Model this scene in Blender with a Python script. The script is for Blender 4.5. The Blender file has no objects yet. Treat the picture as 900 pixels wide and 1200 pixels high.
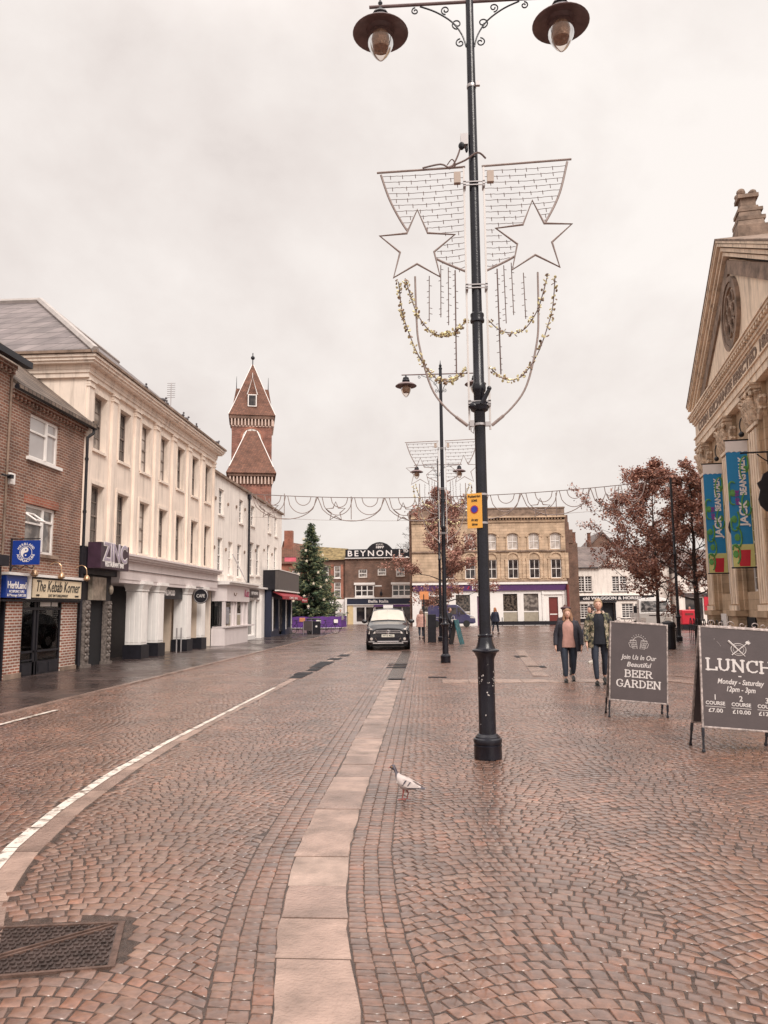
import bpy, bmesh, math, random
import numpy as np
from mathutils import Vector, Matrix
random.seed(7); rng=np.random.default_rng(7)
S=bpy.context.scene; COL=S.collection
PI=math.pi; sin=math.sin; cos=math.cos; rad=math.radians

# ---------------------------------------------------------------- materials
MATS={}
def _new(name):
    m=bpy.data.materials.new(name); m.use_nodes=True
    return m, m.node_tree.nodes, m.node_tree.links, m.node_tree.nodes['Principled BSDF']
def mat(name,col,rough=.6,metal=0,var=.12,scale=3.,bump=0.,bscale=40.,spec=.5,coat=0.,alpha=None,stain=0.):
    if name in MATS: return MATS[name]
    m,n,l,b=_new(name)
    tc=n.new('ShaderNodeTexCoord')
    nz=n.new('ShaderNodeTexNoise'); nz.inputs['Scale'].default_value=scale; nz.inputs['Detail'].default_value=6; nz.inputs['Roughness'].default_value=.6
    l.new(tc.outputs['Object'],nz.inputs['Vector'])
    cr=n.new('ShaderNodeValToRGB'); cr.color_ramp.elements[0].position=.3; cr.color_ramp.elements[1].position=.7
    cr.color_ramp.elements[0].color=(*[c*(1-var) for c in col],1); cr.color_ramp.elements[1].color=(*[min(1,c*(1+var)) for c in col],1)
    l.new(nz.outputs['Fac'],cr.inputs['Fac']); out=cr.outputs['Color']
    if stain>0:   # rain streaks and grime that belong to the surface
        mp=n.new('ShaderNodeMapping'); mp.inputs['Scale'].default_value=(2.5,2.5,.22); l.new(tc.outputs['Object'],mp.inputs['Vector'])
        n2=n.new('ShaderNodeTexNoise'); n2.inputs['Scale'].default_value=1.6; n2.inputs['Detail'].default_value=8; n2.inputs['Roughness'].default_value=.7
        l.new(mp.outputs[0],n2.inputs['Vector'])
        r2=n.new('ShaderNodeValToRGB'); r2.color_ramp.elements[0].position=.5; r2.color_ramp.elements[1].position=.78
        r2.color_ramp.elements[0].color=(0,0,0,1); r2.color_ramp.elements[1].color=(1,1,1,1); l.new(n2.outputs['Fac'],r2.inputs['Fac'])
        mu=n.new('ShaderNodeMath'); mu.operation='MULTIPLY'; mu.inputs[1].default_value=stain; l.new(r2.outputs['Color'],mu.inputs[0])
        mx=n.new('ShaderNodeMixRGB'); mx.inputs['Color2'].default_value=(.16,.12,.10,1); l.new(mu.outputs[0],mx.inputs['Fac']); l.new(out,mx.inputs['Color1']); out=mx.outputs[0]
    l.new(out,b.inputs['Base Color'])
    b.inputs['Roughness'].default_value=rough; b.inputs['Metallic'].default_value=metal; b.inputs['Specular IOR Level'].default_value=spec
    b.inputs['Coat Weight'].default_value=coat
    if bump>0:
        nb=n.new('ShaderNodeTexNoise'); nb.inputs['Scale'].default_value=bscale; nb.inputs['Detail'].default_value=4; l.new(tc.outputs['Object'],nb.inputs['Vector'])
        bp=n.new('ShaderNodeBump'); bp.inputs['Strength'].default_value=bump; bp.inputs['Distance'].default_value=.02
        l.new(nb.outputs['Fac'],bp.inputs['Height']); l.new(bp.outputs[0],b.inputs['Normal'])
    MATS[name]=m; return m
def brick(name,c1,c2,mortar,bw=.225,bh=.075,ms=.011,rough=.85,bump=.5,var=.35,zk=1.,offset=.5):
    if name in MATS: return MATS[name]
    m,n,l,b=_new(name)
    tc=n.new('ShaderNodeTexCoord'); sx=n.new('ShaderNodeSeparateXYZ'); l.new(tc.outputs['Object'],sx.inputs[0])
    ad=n.new('ShaderNodeMath'); ad.operation='ADD'; l.new(sx.outputs[0],ad.inputs[0]); l.new(sx.outputs[1],ad.inputs[1])
    zz=n.new('ShaderNodeMath'); zz.operation='MULTIPLY'; zz.inputs[1].default_value=zk; l.new(sx.outputs[2],zz.inputs[0])
    cb=n.new('ShaderNodeCombineXYZ'); l.new(ad.outputs[0],cb.inputs[0]); l.new(zz.outputs[0],cb.inputs[1])
    br=n.new('ShaderNodeTexBrick'); l.new(cb.outputs[0],br.inputs['Vector'])
    br.inputs['Scale'].default_value=1; br.inputs['Brick Width'].default_value=bw; br.inputs['Row Height'].default_value=bh
    br.inputs['Mortar Size'].default_value=ms; br.inputs['Mortar Smooth'].default_value=.2; br.offset=offset
    br.inputs['Color1'].default_value=(*c1,1); br.inputs['Color2'].default_value=(*c2,1); br.inputs['Mortar'].default_value=(*mortar,1)
    nz=n.new('ShaderNodeTexNoise'); nz.inputs['Scale'].default_value=1.3; nz.inputs['Detail'].default_value=7; l.new(tc.outputs['Object'],nz.inputs['Vector'])
    rr=n.new('ShaderNodeMapRange'); rr.inputs['From Min'].default_value=.3; rr.inputs['From Max'].default_value=.7; rr.inputs['To Min'].default_value=1-var; rr.inputs['To Max'].default_value=1+var*.6
    l.new(nz.outputs['Fac'],rr.inputs['Value'])
    hs=n.new('ShaderNodeHueSaturation'); l.new(br.outputs['Color'],hs.inputs['Color']); l.new(rr.outputs[0],hs.inputs['Value'])
    l.new(hs.outputs[0],b.inputs['Base Color']); b.inputs['Roughness'].default_value=rough
    bp=n.new('ShaderNodeBump'); bp.invert=True; bp.inputs['Strength'].default_value=bump; bp.inputs['Distance'].default_value=.01
    l.new(br.outputs['Fac'],bp.inputs['Height']); l.new(bp.outputs[0],b.inputs['Normal'])
    MATS[name]=m; return m
def glass(name,c1,c2,rough=.05,scale=1.2,bands=0):
    if name in MATS: return MATS[name]
    m,n,l,b=_new(name); tc=n.new('ShaderNodeTexCoord')
    nz=n.new('ShaderNodeTexNoise'); nz.inputs['Scale'].default_value=scale; nz.inputs['Detail'].default_value=3; l.new(tc.outputs['Object'],nz.inputs['Vector'])
    cr=n.new('ShaderNodeValToRGB'); cr.color_ramp.elements[0].position=.42; cr.color_ramp.elements[1].position=.6
    cr.color_ramp.elements[0].color=(*c1,1); cr.color_ramp.elements[1].color=(*c2,1); l.new(nz.outputs['Fac'],cr.inputs['Fac'])
    l.new(cr.outputs[0],b.inputs['Base Color']); b.inputs['Roughness'].default_value=rough; b.inputs['Specular IOR Level'].default_value=.6
    n2=n.new('ShaderNodeTexNoise'); n2.inputs['Scale'].default_value=2.5; l.new(tc.outputs['Object'],n2.inputs['Vector'])
    bp=n.new('ShaderNodeBump'); bp.inputs['Strength'].default_value=.15; bp.inputs['Distance'].default_value=.01; l.new(n2.outputs['Fac'],bp.inputs['Height']); l.new(bp.outputs[0],b.inputs['Normal'])
    MATS[name]=m; return m
def clear_glass(name,tint=(.9,.9,.9),rough=.02):
    if name in MATS: return MATS[name]
    m,n,l,b=_new(name); n.remove(b); out=n['Material Output']
    t=n.new('ShaderNodeBsdfTransparent'); t.inputs[0].default_value=(*tint,1); g=n.new('ShaderNodeBsdfGlossy'); g.inputs['Roughness'].default_value=rough
    lw=n.new('ShaderNodeFresnel'); lw.inputs[0].default_value=1.38; ms=n.new('ShaderNodeMixShader')
    l.new(lw.outputs[0],ms.inputs[0]); l.new(t.outputs[0],ms.inputs[1]); l.new(g.outputs[0],ms.inputs[2]); l.new(ms.outputs[0],out.inputs[0])
    MATS[name]=m; return m

M=dict(
 cream=mat('cream_stucco',(.86,.735,.635),.75,var=.07,scale=1.5,stain=.6,bump=.08,bscale=25),
 white=mat('white_stucco',(.86,.79,.73),.75,var=.07,scale=1.5,stain=.55,bump=.08,bscale=25),
 trim=mat('white_paint',(.86,.82,.79),.45,var=.04,stain=.15),
 lilac=mat('shopfront_paint',(.72,.64,.63),.5,var=.05,stain=.2),
 black=mat('black_paint',(.016,.015,.02),.45,var=.3,scale=6,spec=.3),
 iron=mat('cast_iron_paint',(.008,.008,.014),.26,var=.4,scale=9,bump=.12,bscale=60),
 purpleiron=mat('lamp_head_metal',(.16,.105,.105),.4,var=.3,scale=7),
 dark=mat('dark_interior',(.012,.011,.013),.9,var=.3),
 brickA=brick('red_brick',(.28,.125,.08),(.17,.078,.055),(.40,.32,.265)),
 brickP=brick('red_brick_pale_joints',(.36,.13,.08),(.24,.09,.06),(.62,.53,.46),ms=.016),
 brickD=brick('brown_brick',(.20,.10,.065),(.13,.065,.045),(.24,.18,.15)),
 brickR=brick('orange_brick',(.42,.13,.08),(.32,.10,.06),(.38,.26,.2)),
 brickT=brick('tower_brick',(.33,.13,.095),(.21,.08,.06),(.30,.19,.15),bw=.45,bh=.15,ms=.02),
 stoneN=brick('yellow_ashlar',(.62,.455,.32),(.53,.385,.265),(.33,.24,.17),bw=.8,bh=.3,ms=.012,var=.3),
 slate=brick('grey_slate',(.23,.19,.185),(.16,.13,.13),(.07,.055,.055),bw=.55,bh=.34,ms=.016,var=.35,rough=.55),
 slateW=brick('brown_slate',(.20,.155,.14),(.15,.115,.11),(.09,.07,.065),bw=.4,bh=.25,ms=.012,var=.3,rough=.6),
 tileR=brick('clay_tile',(.26,.12,.08),(.17,.085,.06),(.09,.05,.04),bw=.3,bh=.17,ms=.02,var=.3),
 tileK=brick('mossy_clay_tile',(.25,.19,.15),(.15,.115,.095),(.06,.045,.04),bw=.2,bh=.17,ms=.02,var=.45),
 moss=mat('mossy_roof',(.23,.17,.08),.9,var=.6,scale=2.5,bump=.6,bscale=8),
 lead=mat('lead_flashing',(.42,.38,.36),.55,var=.15),
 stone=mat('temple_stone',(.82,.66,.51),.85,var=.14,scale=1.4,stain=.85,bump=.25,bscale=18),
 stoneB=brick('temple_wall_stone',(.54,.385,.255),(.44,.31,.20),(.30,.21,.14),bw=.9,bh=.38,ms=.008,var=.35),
 stoneD=mat('weathered_stone',(.24,.17,.13),.9,var=.5,scale=2.2,bump=.5,bscale=10),
 flag=mat('flagstone',(.35,.245,.20),.24,var=.4,scale=3.1,bump=.4,bscale=55),
 flag2=mat('flagstone_darker',(.29,.20,.165),.2,var=.4,scale=2.1,bump=.4,bscale=45),
 flag3=mat('flagstone_paler',(.40,.29,.24),.3,var=.38,scale=4.1,bump=.4,bscale=65),
 beige=mat('beige_signboard',(.80,.66,.47),.5,var=.02),
 blue=mat('blue_signboard',(.010,.045,.28),.35,var=.05),
 purple=mat('purple_fascia',(.085,.03,.12),.4,var=.05),
 navy=mat('navy_fascia',(.02,.025,.05),.4),
 chalk=mat('charcoal_board',(.072,.054,.055),.65,var=.16,scale=3,bump=.08,bscale=30),
 rope=mat('worn_metal_edge',(.36,.30,.28),.45,.4,var=.6,scale=30),
 letw=mat('white_lettering',(.85,.80,.78),.5,var=.02),
 letk=mat('black_lettering',(.02,.02,.02),.5),
 letc=mat('chalky_lettering',(.60,.55,.53),.7,var=.12,scale=40),
 red=mat('red_paint',(.55,.02,.04),.4,var=.1),
 reddoor=mat('dark_red_paint',(.17,.035,.03),.4,var=.1),
 orange=mat('yellow_plate',(.85,.42,.07),.35,var=.02),
 steel=mat('galvanised_steel',(.45,.42,.42),.35,.6,var=.1),
 alu=mat('pale_rail',(.62,.58,.56),.4,.2,var=.08),
 brass=mat('brass_lamp',(.55,.36,.22),.3,.7),
 wire=mat('light_cable',(.16,.11,.10),.5,var=.3),
 rope_tube=mat('rope_light_tube',(.30,.235,.215),.3,var=.2,scale=30),
 gold=mat('gold_foil',(.80,.62,.36),.3,.35,var=.5,scale=20),
 golddk=mat('brown_foil',(.26,.17,.11),.35,.4,var=.4,scale=20),
 bark=mat('tree_bark',(.05,.035,.032),.85,var=.4,scale=8,bump=.4),
 g1=glass('window_glass_dark',(.025,.022,.025),(.09,.075,.07)),
 g2=glass('window_glass_curtained',(.10,.085,.08),(.32,.28,.25),scale=2.2),
 g3=glass('window_glass_pale',(.45,.40,.36),(.62,.56,.52),scale=2.),
 gsky=glass('window_glass_painted_sky',(.42,.39,.385),(.52,.49,.48),scale=.6,rough=.08),  # mirrored sky painted into the pane as a pale grey
 shop=glass('shop_glass_goods',(.02,.018,.018),(.14,.11,.09),scale=4.5),
 clear=clear_glass('clear_glass'),
 bulbg=mat('lamp_bowl_glass',(.72,.62,.52),.06,var=.12,scale=10,spec=.9,coat=.6),
 skin=mat('skin',(.62,.36,.27),.5,var=.05),
)

# ---------------------------------------------------------------- mesh builder
class MB:
    def __init__(s): s.v=[]; s.f=[]; s.mi=[]; s.cur=0
    def add(s,vs,fs):
        b=len(s.v); s.v+= [tuple(p) for p in vs]
        for f in fs: s.f.append(tuple(b+i for i in f)); s.mi.append(s.cur)
        return s
    def quad(s,a,b,c,d): return s.add([a,b,c,d],[(0,1,2,3)])
    def box(s,x0,y0,z0,x1,y1,z1):
        x0,x1=min(x0,x1),max(x0,x1); y0,y1=min(y0,y1),max(y0,y1); z0,z1=min(z0,z1),max(z0,z1)
        return s.hexa([(x0,y0,z0),(x1,y0,z0),(x1,y1,z0),(x0,y1,z0),(x0,y0,z1),(x1,y0,z1),(x1,y1,z1),(x0,y1,z1)])
    def hexa(s,p): return s.add(p,[(3,2,1,0),(4,5,6,7),(0,1,5,4),(1,2,6,5),(2,3,7,6),(3,0,4,7)])
    def prism(s,pts,a0,a1,axis='y'):   # polygon in the other two axes, extruded along axis
        n=len(pts)
        def P(p,a): return (p[0],a,p[1]) if axis=='y' else ((a,p[0],p[1]) if axis=='x' else (p[0],p[1],a))
        vs=[P(p,a0) for p in pts]+[P(p,a1) for p in pts]
        fs=[tuple(range(n)),tuple(range(2*n-1,n-1,-1))]+[(i,n+i,n+(i+1)%n,(i+1)%n) for i in range(n)]
        return s.add(vs,fs)
    def tube(s,path,r,n=6,closed=False):
        path=[Vector(p) for p in path]; m=len(path)
        rs=r if isinstance(r,(list,tuple)) else [r]*m
        vs=[];fs=[]; prev=None
        for i,p in enumerate(path):
            a=path[(i-1)%m] if (closed or i>0) else p; b=path[(i+1)%m] if (closed or i<m-1) else p
            t=(b-a); t=t.normalized() if t.length>1e-9 else Vector((0,0,1))
            if prev is None:
                up=Vector((0,0,1)) if abs(t.z)<.9 else Vector((0,1,0)); u=t.cross(up).normalized()
            else:
                u=prev-t*prev.dot(t); u=u.normalized() if u.length>1e-6 else t.orthogonal().normalized()
            prev=u; w=t.cross(u)
            for k in range(n):
                a_=2*PI*k/n; vs.append(p+u*(rs[i]*cos(a_))+w*(rs[i]*sin(a_)))
        rng_=m if closed else m-1
        for i in range(rng_):
            for k in range(n):
                a=i*n+k; b=i*n+(k+1)%n; c=((i+1)%m)*n+(k+1)%n; d=((i+1)%m)*n+k
                fs.append((a,b,c,d))
        if not closed: fs.append(tuple(range(n-1,-1,-1))); fs.append(tuple((m-1)*n+k for k in range(n)))
        return s.add(vs,fs)
    def lathe(s,prof,c=(0,0,0),n=20,axis='z',arc=None):
        vs=[];fs=[]
        for (r,z) in prof:
            for k in range(n):
                a=2*PI*k/n
                p=(r*cos(a),r*sin(a),z)
                if axis=='y': p=(p[0],-z,p[1])
                if axis=='x': p=(z,p[0],p[1])
                vs.append((c[0]+p[0],c[1]+p[1],c[2]+p[2]))
        m=len(prof)
        for i in range(m-1):
            for k in range(n): fs.append((i*n+k,i*n+(k+1)%n,(i+1)*n+(k+1)%n,(i+1)*n+k))
        fs.append(tuple(range(n-1,-1,-1))); fs.append(tuple((m-1)*n+k for k in range(n)))
        return s.add(vs,fs)
    def ell(s,c,rx,ry,rz,nu=12,nv=8,f=None):
        vs=[];fs=[]
        for i in range(nv+1):
            t=PI*i/nv
            for k in range(nu):
                a=2*PI*k/nu; p=Vector((rx*sin(t)*cos(a),ry*sin(t)*sin(a),rz*cos(t)))
                if f: p=f(p)
                vs.append((c[0]+p.x,c[1]+p.y,c[2]+p.z))
        for i in range(nv):
            for k in range(nu): fs.append((i*nu+k,(i+1)*nu+k,(i+1)*nu+(k+1)%nu,i*nu+(k+1)%nu))
        return s.add(vs,fs)
    def mesh(s,name,mats,smooth=False,autosm=False):
        me=bpy.data.meshes.new(name); me.from_pydata(s.v,[],s.f)
        mats=mats if isinstance(mats,(list,tuple)) else [mats]
        for m in mats: me.materials.append(M[m] if isinstance(m,str) else m)
        if len(mats)>1: me.polygons.foreach_set('material_index',s.mi)
        if smooth: me.polygons.foreach_set('use_smooth',[True]*len(me.polygons))
        me.update(); 
        return me
    def build(s,name,mats,parent=None,smooth=False,loc=None,rot=None,bevel=0,sharp=35):
        me=s.mesh(name,mats,smooth)
        if smooth:
            try: me.set_sharp_from_angle(angle=rad(sharp))
            except Exception: pass
        o=obj(name,me,parent,loc,rot)
        if bevel:
            b=o.modifiers.new('bevel','BEVEL'); b.width=bevel; b.segments=2; b.limit_method='ANGLE'
        return o
def obj(name,me,parent=None,loc=None,rot=None):
    o=bpy.data.objects.new(name,me); COL.objects.link(o)
    if parent: o.parent=parent
    if loc is not None: o.location=loc
    if rot is not None: o.rotation_euler=rot
    return o
def tag(o,label=None,cat=None,group=None,kind=None):
    if label: o['label']=label
    if cat: o['category']=cat
    if group: o['group']=group
    if kind: o['kind']=kind
    return o
def thing(name,label,cat,loc=(0,0,0),rz=0,group=None):
    o=obj(name,None,None,loc,(0,0,rz)); o.empty_display_size=.2
    return tag(o,label,cat,group)
def copy_tree(o,parent=None):
    c=o.copy(); COL.objects.link(c); c.parent=parent
    for ch in [x for x in list(COL.objects) if x.parent==o]: copy_tree(ch,c)
    return c
def text_mesh(body,size,ext=.004,shear=0,bold=0,space=1.,ax='CENTER'):
    cu=bpy.data.curves.new('lettering','FONT'); cu.body=body; cu.size=size; cu.extrude=ext; cu.shear=shear; cu.offset=bold; cu.space_character=space
    cu.align_x=ax; cu.align_y='CENTER'; cu.resolution_u=3
    o=bpy.data.objects.new('lettering',cu); COL.objects.link(o); bpy.context.view_layer.update()
    dg=bpy.context.evaluated_depsgraph_get(); me=bpy.data.meshes.new_from_object(o.evaluated_get(dg))
    bpy.data.objects.remove(o); bpy.data.curves.remove(cu); me.name='lettering'
    return me
def text(parent,body,size,m,loc,rot=(PI/2,0,0),ext=.004,shear=0,bold=0,space=1.,width=None,name='lettering',ax='CENTER',sy=1.):
    me=text_mesh(body,size,ext,shear,bold,space,ax)
    me.materials.clear(); me.materials.append(M[m] if isinstance(m,str) else m)
    if len(me.vertices):
        co=np.empty(len(me.vertices)*3,dtype=np.float32); me.vertices.foreach_get('co',co); co=co.reshape(-1,3)
        if width:
            w=co[:,0].max()-co[:,0].min(); co[:,0]*=width/max(w,1e-6)
        co[:,1]*=sy
        me.vertices.foreach_set('co',co.ravel()); me.update()
    return obj(name,me,parent,loc,rot)
def star_pts(R,r,n=5,rot=PI/2): return [((R if i%2==0 else r)*cos(rot+i*PI/n),(R if i%2==0 else r)*sin(rot+i*PI/n)) for i in range(2*n)]
def smooth_path(pts,k=6):
    pts=[Vector(p) for p in pts]; out=[]
    P=[pts[0]]+pts+[pts[-1]]
    for i in range(1,len(P)-2):
        for j in range(k):
            t=j/k; a,b,c,d=P[i-1],P[i],P[i+1],P[i+2]
            out.append(.5*((2*b)+(c-a)*t+(2*a-5*b+4*c-d)*t*t+(3*b-a-3*c+d)*t**3))
    out.append(pts[-1]); return out

# ---------------------------------------------------------------- camera, light, sky
H=1.65; pitch,yaw,roll=rad(7.25),rad(3.5),rad(.5)
fw=Vector((-sin(yaw)*cos(pitch),cos(yaw)*cos(pitch),sin(pitch))); r0=Vector((cos(yaw),sin(yaw),0)); u0=r0.cross(fw)
rr_=r0*cos(roll)-u0*sin(roll); uu_=u0*cos(roll)+r0*sin(roll)
cam=bpy.data.cameras.new('camera'); cam.sensor_fit='VERTICAL'; cam.sensor_height=24; cam.sensor_width=18; cam.lens=18; cam.clip_end=3000; cam.clip_start=.05
co=bpy.data.objects.new('camera',cam); COL.objects.link(co); S.camera=co
co.matrix_world=Matrix(((rr_.x,uu_.x,-fw.x,0),(rr_.y,uu_.y,-fw.y,0),(rr_.z,uu_.z,-fw.z,H),(0,0,0,1)))

SUN_EL,SUN_AZ=42,150   # azimuth measured clockwise from +Y: high, veiled, behind the camera's right shoulder
w=bpy.data.worlds.new('World'); S.world=w; w.use_nodes=True; n=w.node_tree.nodes; l=w.node_tree.links
bg=n['Background']; bg.inputs['Strength'].default_value=.10
sky=n.new('ShaderNodeTexSky'); sky.sky_type='NISHITA'; sky.sun_disc=False; sky.sun_elevation=rad(SUN_EL); sky.sun_rotation=rad(SUN_AZ); sky.air_density=1.5; sky.dust_density=4
tc=n.new('ShaderNodeTexCoord'); mp=n.new('ShaderNodeMapping'); mp.inputs['Scale'].default_value=(1,1,1.35); mp.inputs['Rotation'].default_value=(.2,.5,.9); l.new(tc.outputs['Generated'],mp.inputs[0])
nz=n.new('ShaderNodeTexNoise'); nz.inputs['Scale'].default_value=1.7; nz.inputs['Detail'].default_value=9; nz.inputs['Roughness'].default_value=.56; nz.inputs['Distortion'].default_value=.15; l.new(mp.outputs[0],nz.inputs['Vector'])
cr=n.new('ShaderNodeValToRGB'); e=cr.color_ramp.elements
e[0].position=.33; e[0].color=(.54,.475,.45,1); e[1].position=.64; e[1].color=(.89,.83,.785,1)
x_=e.new(.46); x_.color=(.735,.665,.625,1)
l.new(nz.outputs['Fac'],cr.inputs['Fac'])
sz=n.new('ShaderNodeSeparateXYZ'); l.new(tc.outputs['Generated'],sz.inputs[0])
mr=n.new('ShaderNodeMapRange'); mr.interpolation_type='SMOOTHSTEP'; mr.inputs['From Min'].default_value=.60; mr.inputs['From Max'].default_value=.95; mr.inputs['To Min'].default_value=9.3; mr.inputs['To Max'].default_value=27.
l.new(sz.outputs[2],mr.inputs['Value'])
vm=n.new('ShaderNodeVectorMath'); vm.operation='SCALE'; l.new(cr.outputs[0],vm.inputs[0]); l.new(mr.outputs[0],vm.inputs['Scale'])
mx=n.new('ShaderNodeMixRGB'); mx.inputs['Fac'].default_value=.94; l.new(sky.outputs[0],mx.inputs['Color1']); l.new(vm.outputs[0],mx.inputs['Color2']); l.new(mx.outputs[0],bg.inputs['Color'])
sd=bpy.data.lights.new('sun','SUN'); sd.energy=2.0; sd.angle=rad(25); sd.color=(1,.93,.86)
so=bpy.data.objects.new('sun',sd); COL.objects.link(so)
az,el=rad(SUN_AZ),rad(SUN_EL); dv=Vector((sin(az)*cos(el),cos(az)*cos(el),sin(el))); so.rotation_euler=dv.to_track_quat('Z','Y').to_euler(); so.location=(0,-5,30)
S.view_settings.view_transform='Standard'; S.view_settings.look='None'; S.view_settings.exposure=.34; S.view_settings.gamma=1
S.cycles.max_bounces=6; S.cycles.transparent_max_bounces=12; S.cycles.use_denoising=True

# ---------------------------------------------------------------- ground
def wet_ground(name,c1,c2,mort,bw,bh,ms,rough0,rough1,bump=.5):
    m,n,l,b=_new(name); tc=n.new('ShaderNodeTexCoord')
    nw=n.new('ShaderNodeTexNoise'); nw.inputs['Scale'].default_value=.9; nw.inputs['Detail'].default_value=3; l.new(tc.outputs['Object'],nw.inputs['Vector'])
    va=n.new('ShaderNodeVectorMath'); va.operation='MULTIPLY_ADD'; va.inputs[1].default_value=(.25,.25,0); l.new(nw.outputs['Color'],va.inputs[0]); l.new(tc.outputs['Object'],va.inputs[2])
    br=n.new('ShaderNodeTexBrick'); l.new(va.outputs[0],br.inputs['Vector']); br.inputs['Scale'].default_value=1
    br.inputs['Brick Width'].default_value=bw; br.inputs['Row Height'].default_value=bh; br.inputs['Mortar Size'].default_value=ms
    br.inputs['Color1'].default_value=(*c1,1); br.inputs['Color2'].default_value=(*c2,1); br.inputs['Mortar'].default_value=(*mort,1)
    nz=n.new('ShaderNodeTexNoise'); nz.inputs['Scale'].default_value=.35; nz.inputs['Detail'].default_value=8; nz.inputs['Roughness'].default_value=.62; l.new(tc.outputs['Object'],nz.inputs['Vector'])
    m1=n.new('ShaderNodeMapRange'); m1.inputs['From Min'].default_value=.35; m1.inputs['From Max'].default_value=.65; m1.inputs['To Min'].default_value=.8; m1.inputs['To Max'].default_value=1.2; l.new(nz.outputs['Fac'],m1.inputs['Value'])
    hs=n.new('ShaderNodeHueSaturation'); l.new(br.outputs['Color'],hs.inputs['Color']); l.new(m1.outputs[0],hs.inputs['Value']); l.new(hs.outputs[0],b.inputs['Base Color'])
    n2=n.new('ShaderNodeTexNoise'); n2.inputs['Scale'].default_value=.55; n2.inputs['Detail'].default_value=9; n2.inputs['Roughness'].default_value=.65
    mp=n.new('ShaderNodeMapping'); mp.inputs['Location'].default_value=(5,3,1); l.new(tc.outputs['Object'],mp.inputs[0]); l.new(mp.outputs[0],n2.inputs['Vector'])
    m2=n.new('ShaderNodeMapRange'); m2.inputs['From Min'].default_value=.36; m2.inputs['From Max'].default_value=.62; m2.inputs['To Min'].default_value=rough0; m2.inputs['To Max'].default_value=rough1; l.new(n2.outputs['Fac'],m2.inputs['Value']); l.new(m2.outputs[0],b.inputs['Roughness'])
    nb=n.new('ShaderNodeTexNoise'); nb.inputs['Scale'].default_value=45; nb.inputs['Detail'].default_value=3; l.new(tc.outputs['Object'],nb.inputs['Vector'])
    ad=n.new('ShaderNodeMath'); ad.operation='MULTIPLY_ADD'; ad.inputs[1].default_value=-1.4; l.new(br.outputs['Fac'],ad.inputs[0]); l.new(nb.outputs['Fac'],ad.inputs[2])
    bp=n.new('ShaderNodeBump'); bp.inputs['Strength'].default_value=bump; bp.inputs['Distance'].default_value=.012; l.new(ad.outputs[0],bp.inputs['Height']); l.new(bp.outputs[0],b.inputs['Normal'])
    b.inputs['Specular IOR Level'].default_value=.8
    MATS[name]=m; return m
def sett_mat():
    m,n,l,b=_new('wet_setts'); at=n.new('ShaderNodeAttribute'); at.attribute_name='sett'
    tc=n.new('ShaderNodeTexCoord')
    nz=n.new('ShaderNodeTexNoise'); nz.inputs['Scale'].default_value=28; nz.inputs['Detail'].default_value=5; l.new(tc.outputs['Object'],nz.inputs['Vector'])
    mr=n.new('ShaderNodeMapRange'); mr.inputs['From Min'].default_value=.3; mr.inputs['From Max'].default_value=.7; mr.inputs['To Min'].default_value=.72; mr.inputs['To Max'].default_value=1.25; l.new(nz.outputs['Fac'],mr.inputs['Value'])
    hs=n.new('ShaderNodeHueSaturation'); l.new(at.outputs['Color'],hs.inputs['Color'])
    ng=n.new('ShaderNodeTexNoise'); ng.inputs['Scale'].default_value=.8; ng.inputs['Detail'].default_value=7; ng.inputs['Roughness'].default_value=.7; l.new(tc.outputs['Object'],ng.inputs['Vector'])
    mg=n.new('ShaderNodeMapRange'); mg.inputs['From Min'].default_value=.32; mg.inputs['From Max'].default_value=.68; mg.inputs['To Min'].default_value=.52; mg.inputs['To Max'].default_value=1.28; l.new(ng.outputs['Fac'],mg.inputs['Value'])
    mm=n.new('ShaderNodeMath'); mm.operation='MULTIPLY'; l.new(mr.outputs[0],mm.inputs[0]); l.new(mg.outputs[0],mm.inputs[1])
    l.new(mm.outputs[0],hs.inputs['Value']); l.new(hs.outputs[0],b.inputs['Base Color']); b.inputs['Specular IOR Level'].default_value=.6
    n2=n.new('ShaderNodeTexNoise'); n2.inputs['Scale'].default_value=.6; n2.inputs['Detail'].default_value=9; n2.inputs['Roughness'].default_value=.65; l.new(tc.outputs['Object'],n2.inputs['Vector'])
    m2=n.new('ShaderNodeMapRange'); m2.inputs['From Min'].default_value=.36; m2.inputs['From Max'].default_value=.62; m2.inputs['To Min'].default_value=.04; m2.inputs['To Max'].default_value=.26; l.new(n2.outputs['Fac'],m2.inputs['Value']); l.new(m2.outputs[0],b.inputs['Coat Roughness']); b.inputs['Roughness'].default_value=.42; b.inputs['Coat Weight'].default_value=1.; b.inputs['Coat IOR'].default_value=1.45
    nb=n.new('ShaderNodeTexNoise'); nb.inputs['Scale'].default_value=60; nb.inputs['Detail'].default_value=4; l.new(tc.outputs['Object'],nb.inputs['Vector'])
    bp=n.new('ShaderNodeBump'); bp.inputs['Strength'].default_value=.6; bp.inputs['Distance'].default_value=.004; l.new(nb.outputs['Fac'],bp.inputs['Height']); l.new(bp.outputs[0],b.inputs['Normal'])
    return m
M['wetfar']=wet_ground('wet_far_paving',(.175,.10,.078),(.15,.088,.07),(.09,.06,.048),.11,.10,.008,.14,.36)
M['pave']=wet_ground('wet_dark_flags',(.085,.055,.048),(.06,.042,.038),(.018,.013,.013),.6,.45,.02,.04,.42,.5)
M['joint']=mat('sett_joint_sand',(.06,.038,.03),.22,var=.6,scale=14,bump=.4,bscale=80)
M['sett']=sett_mat()
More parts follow.
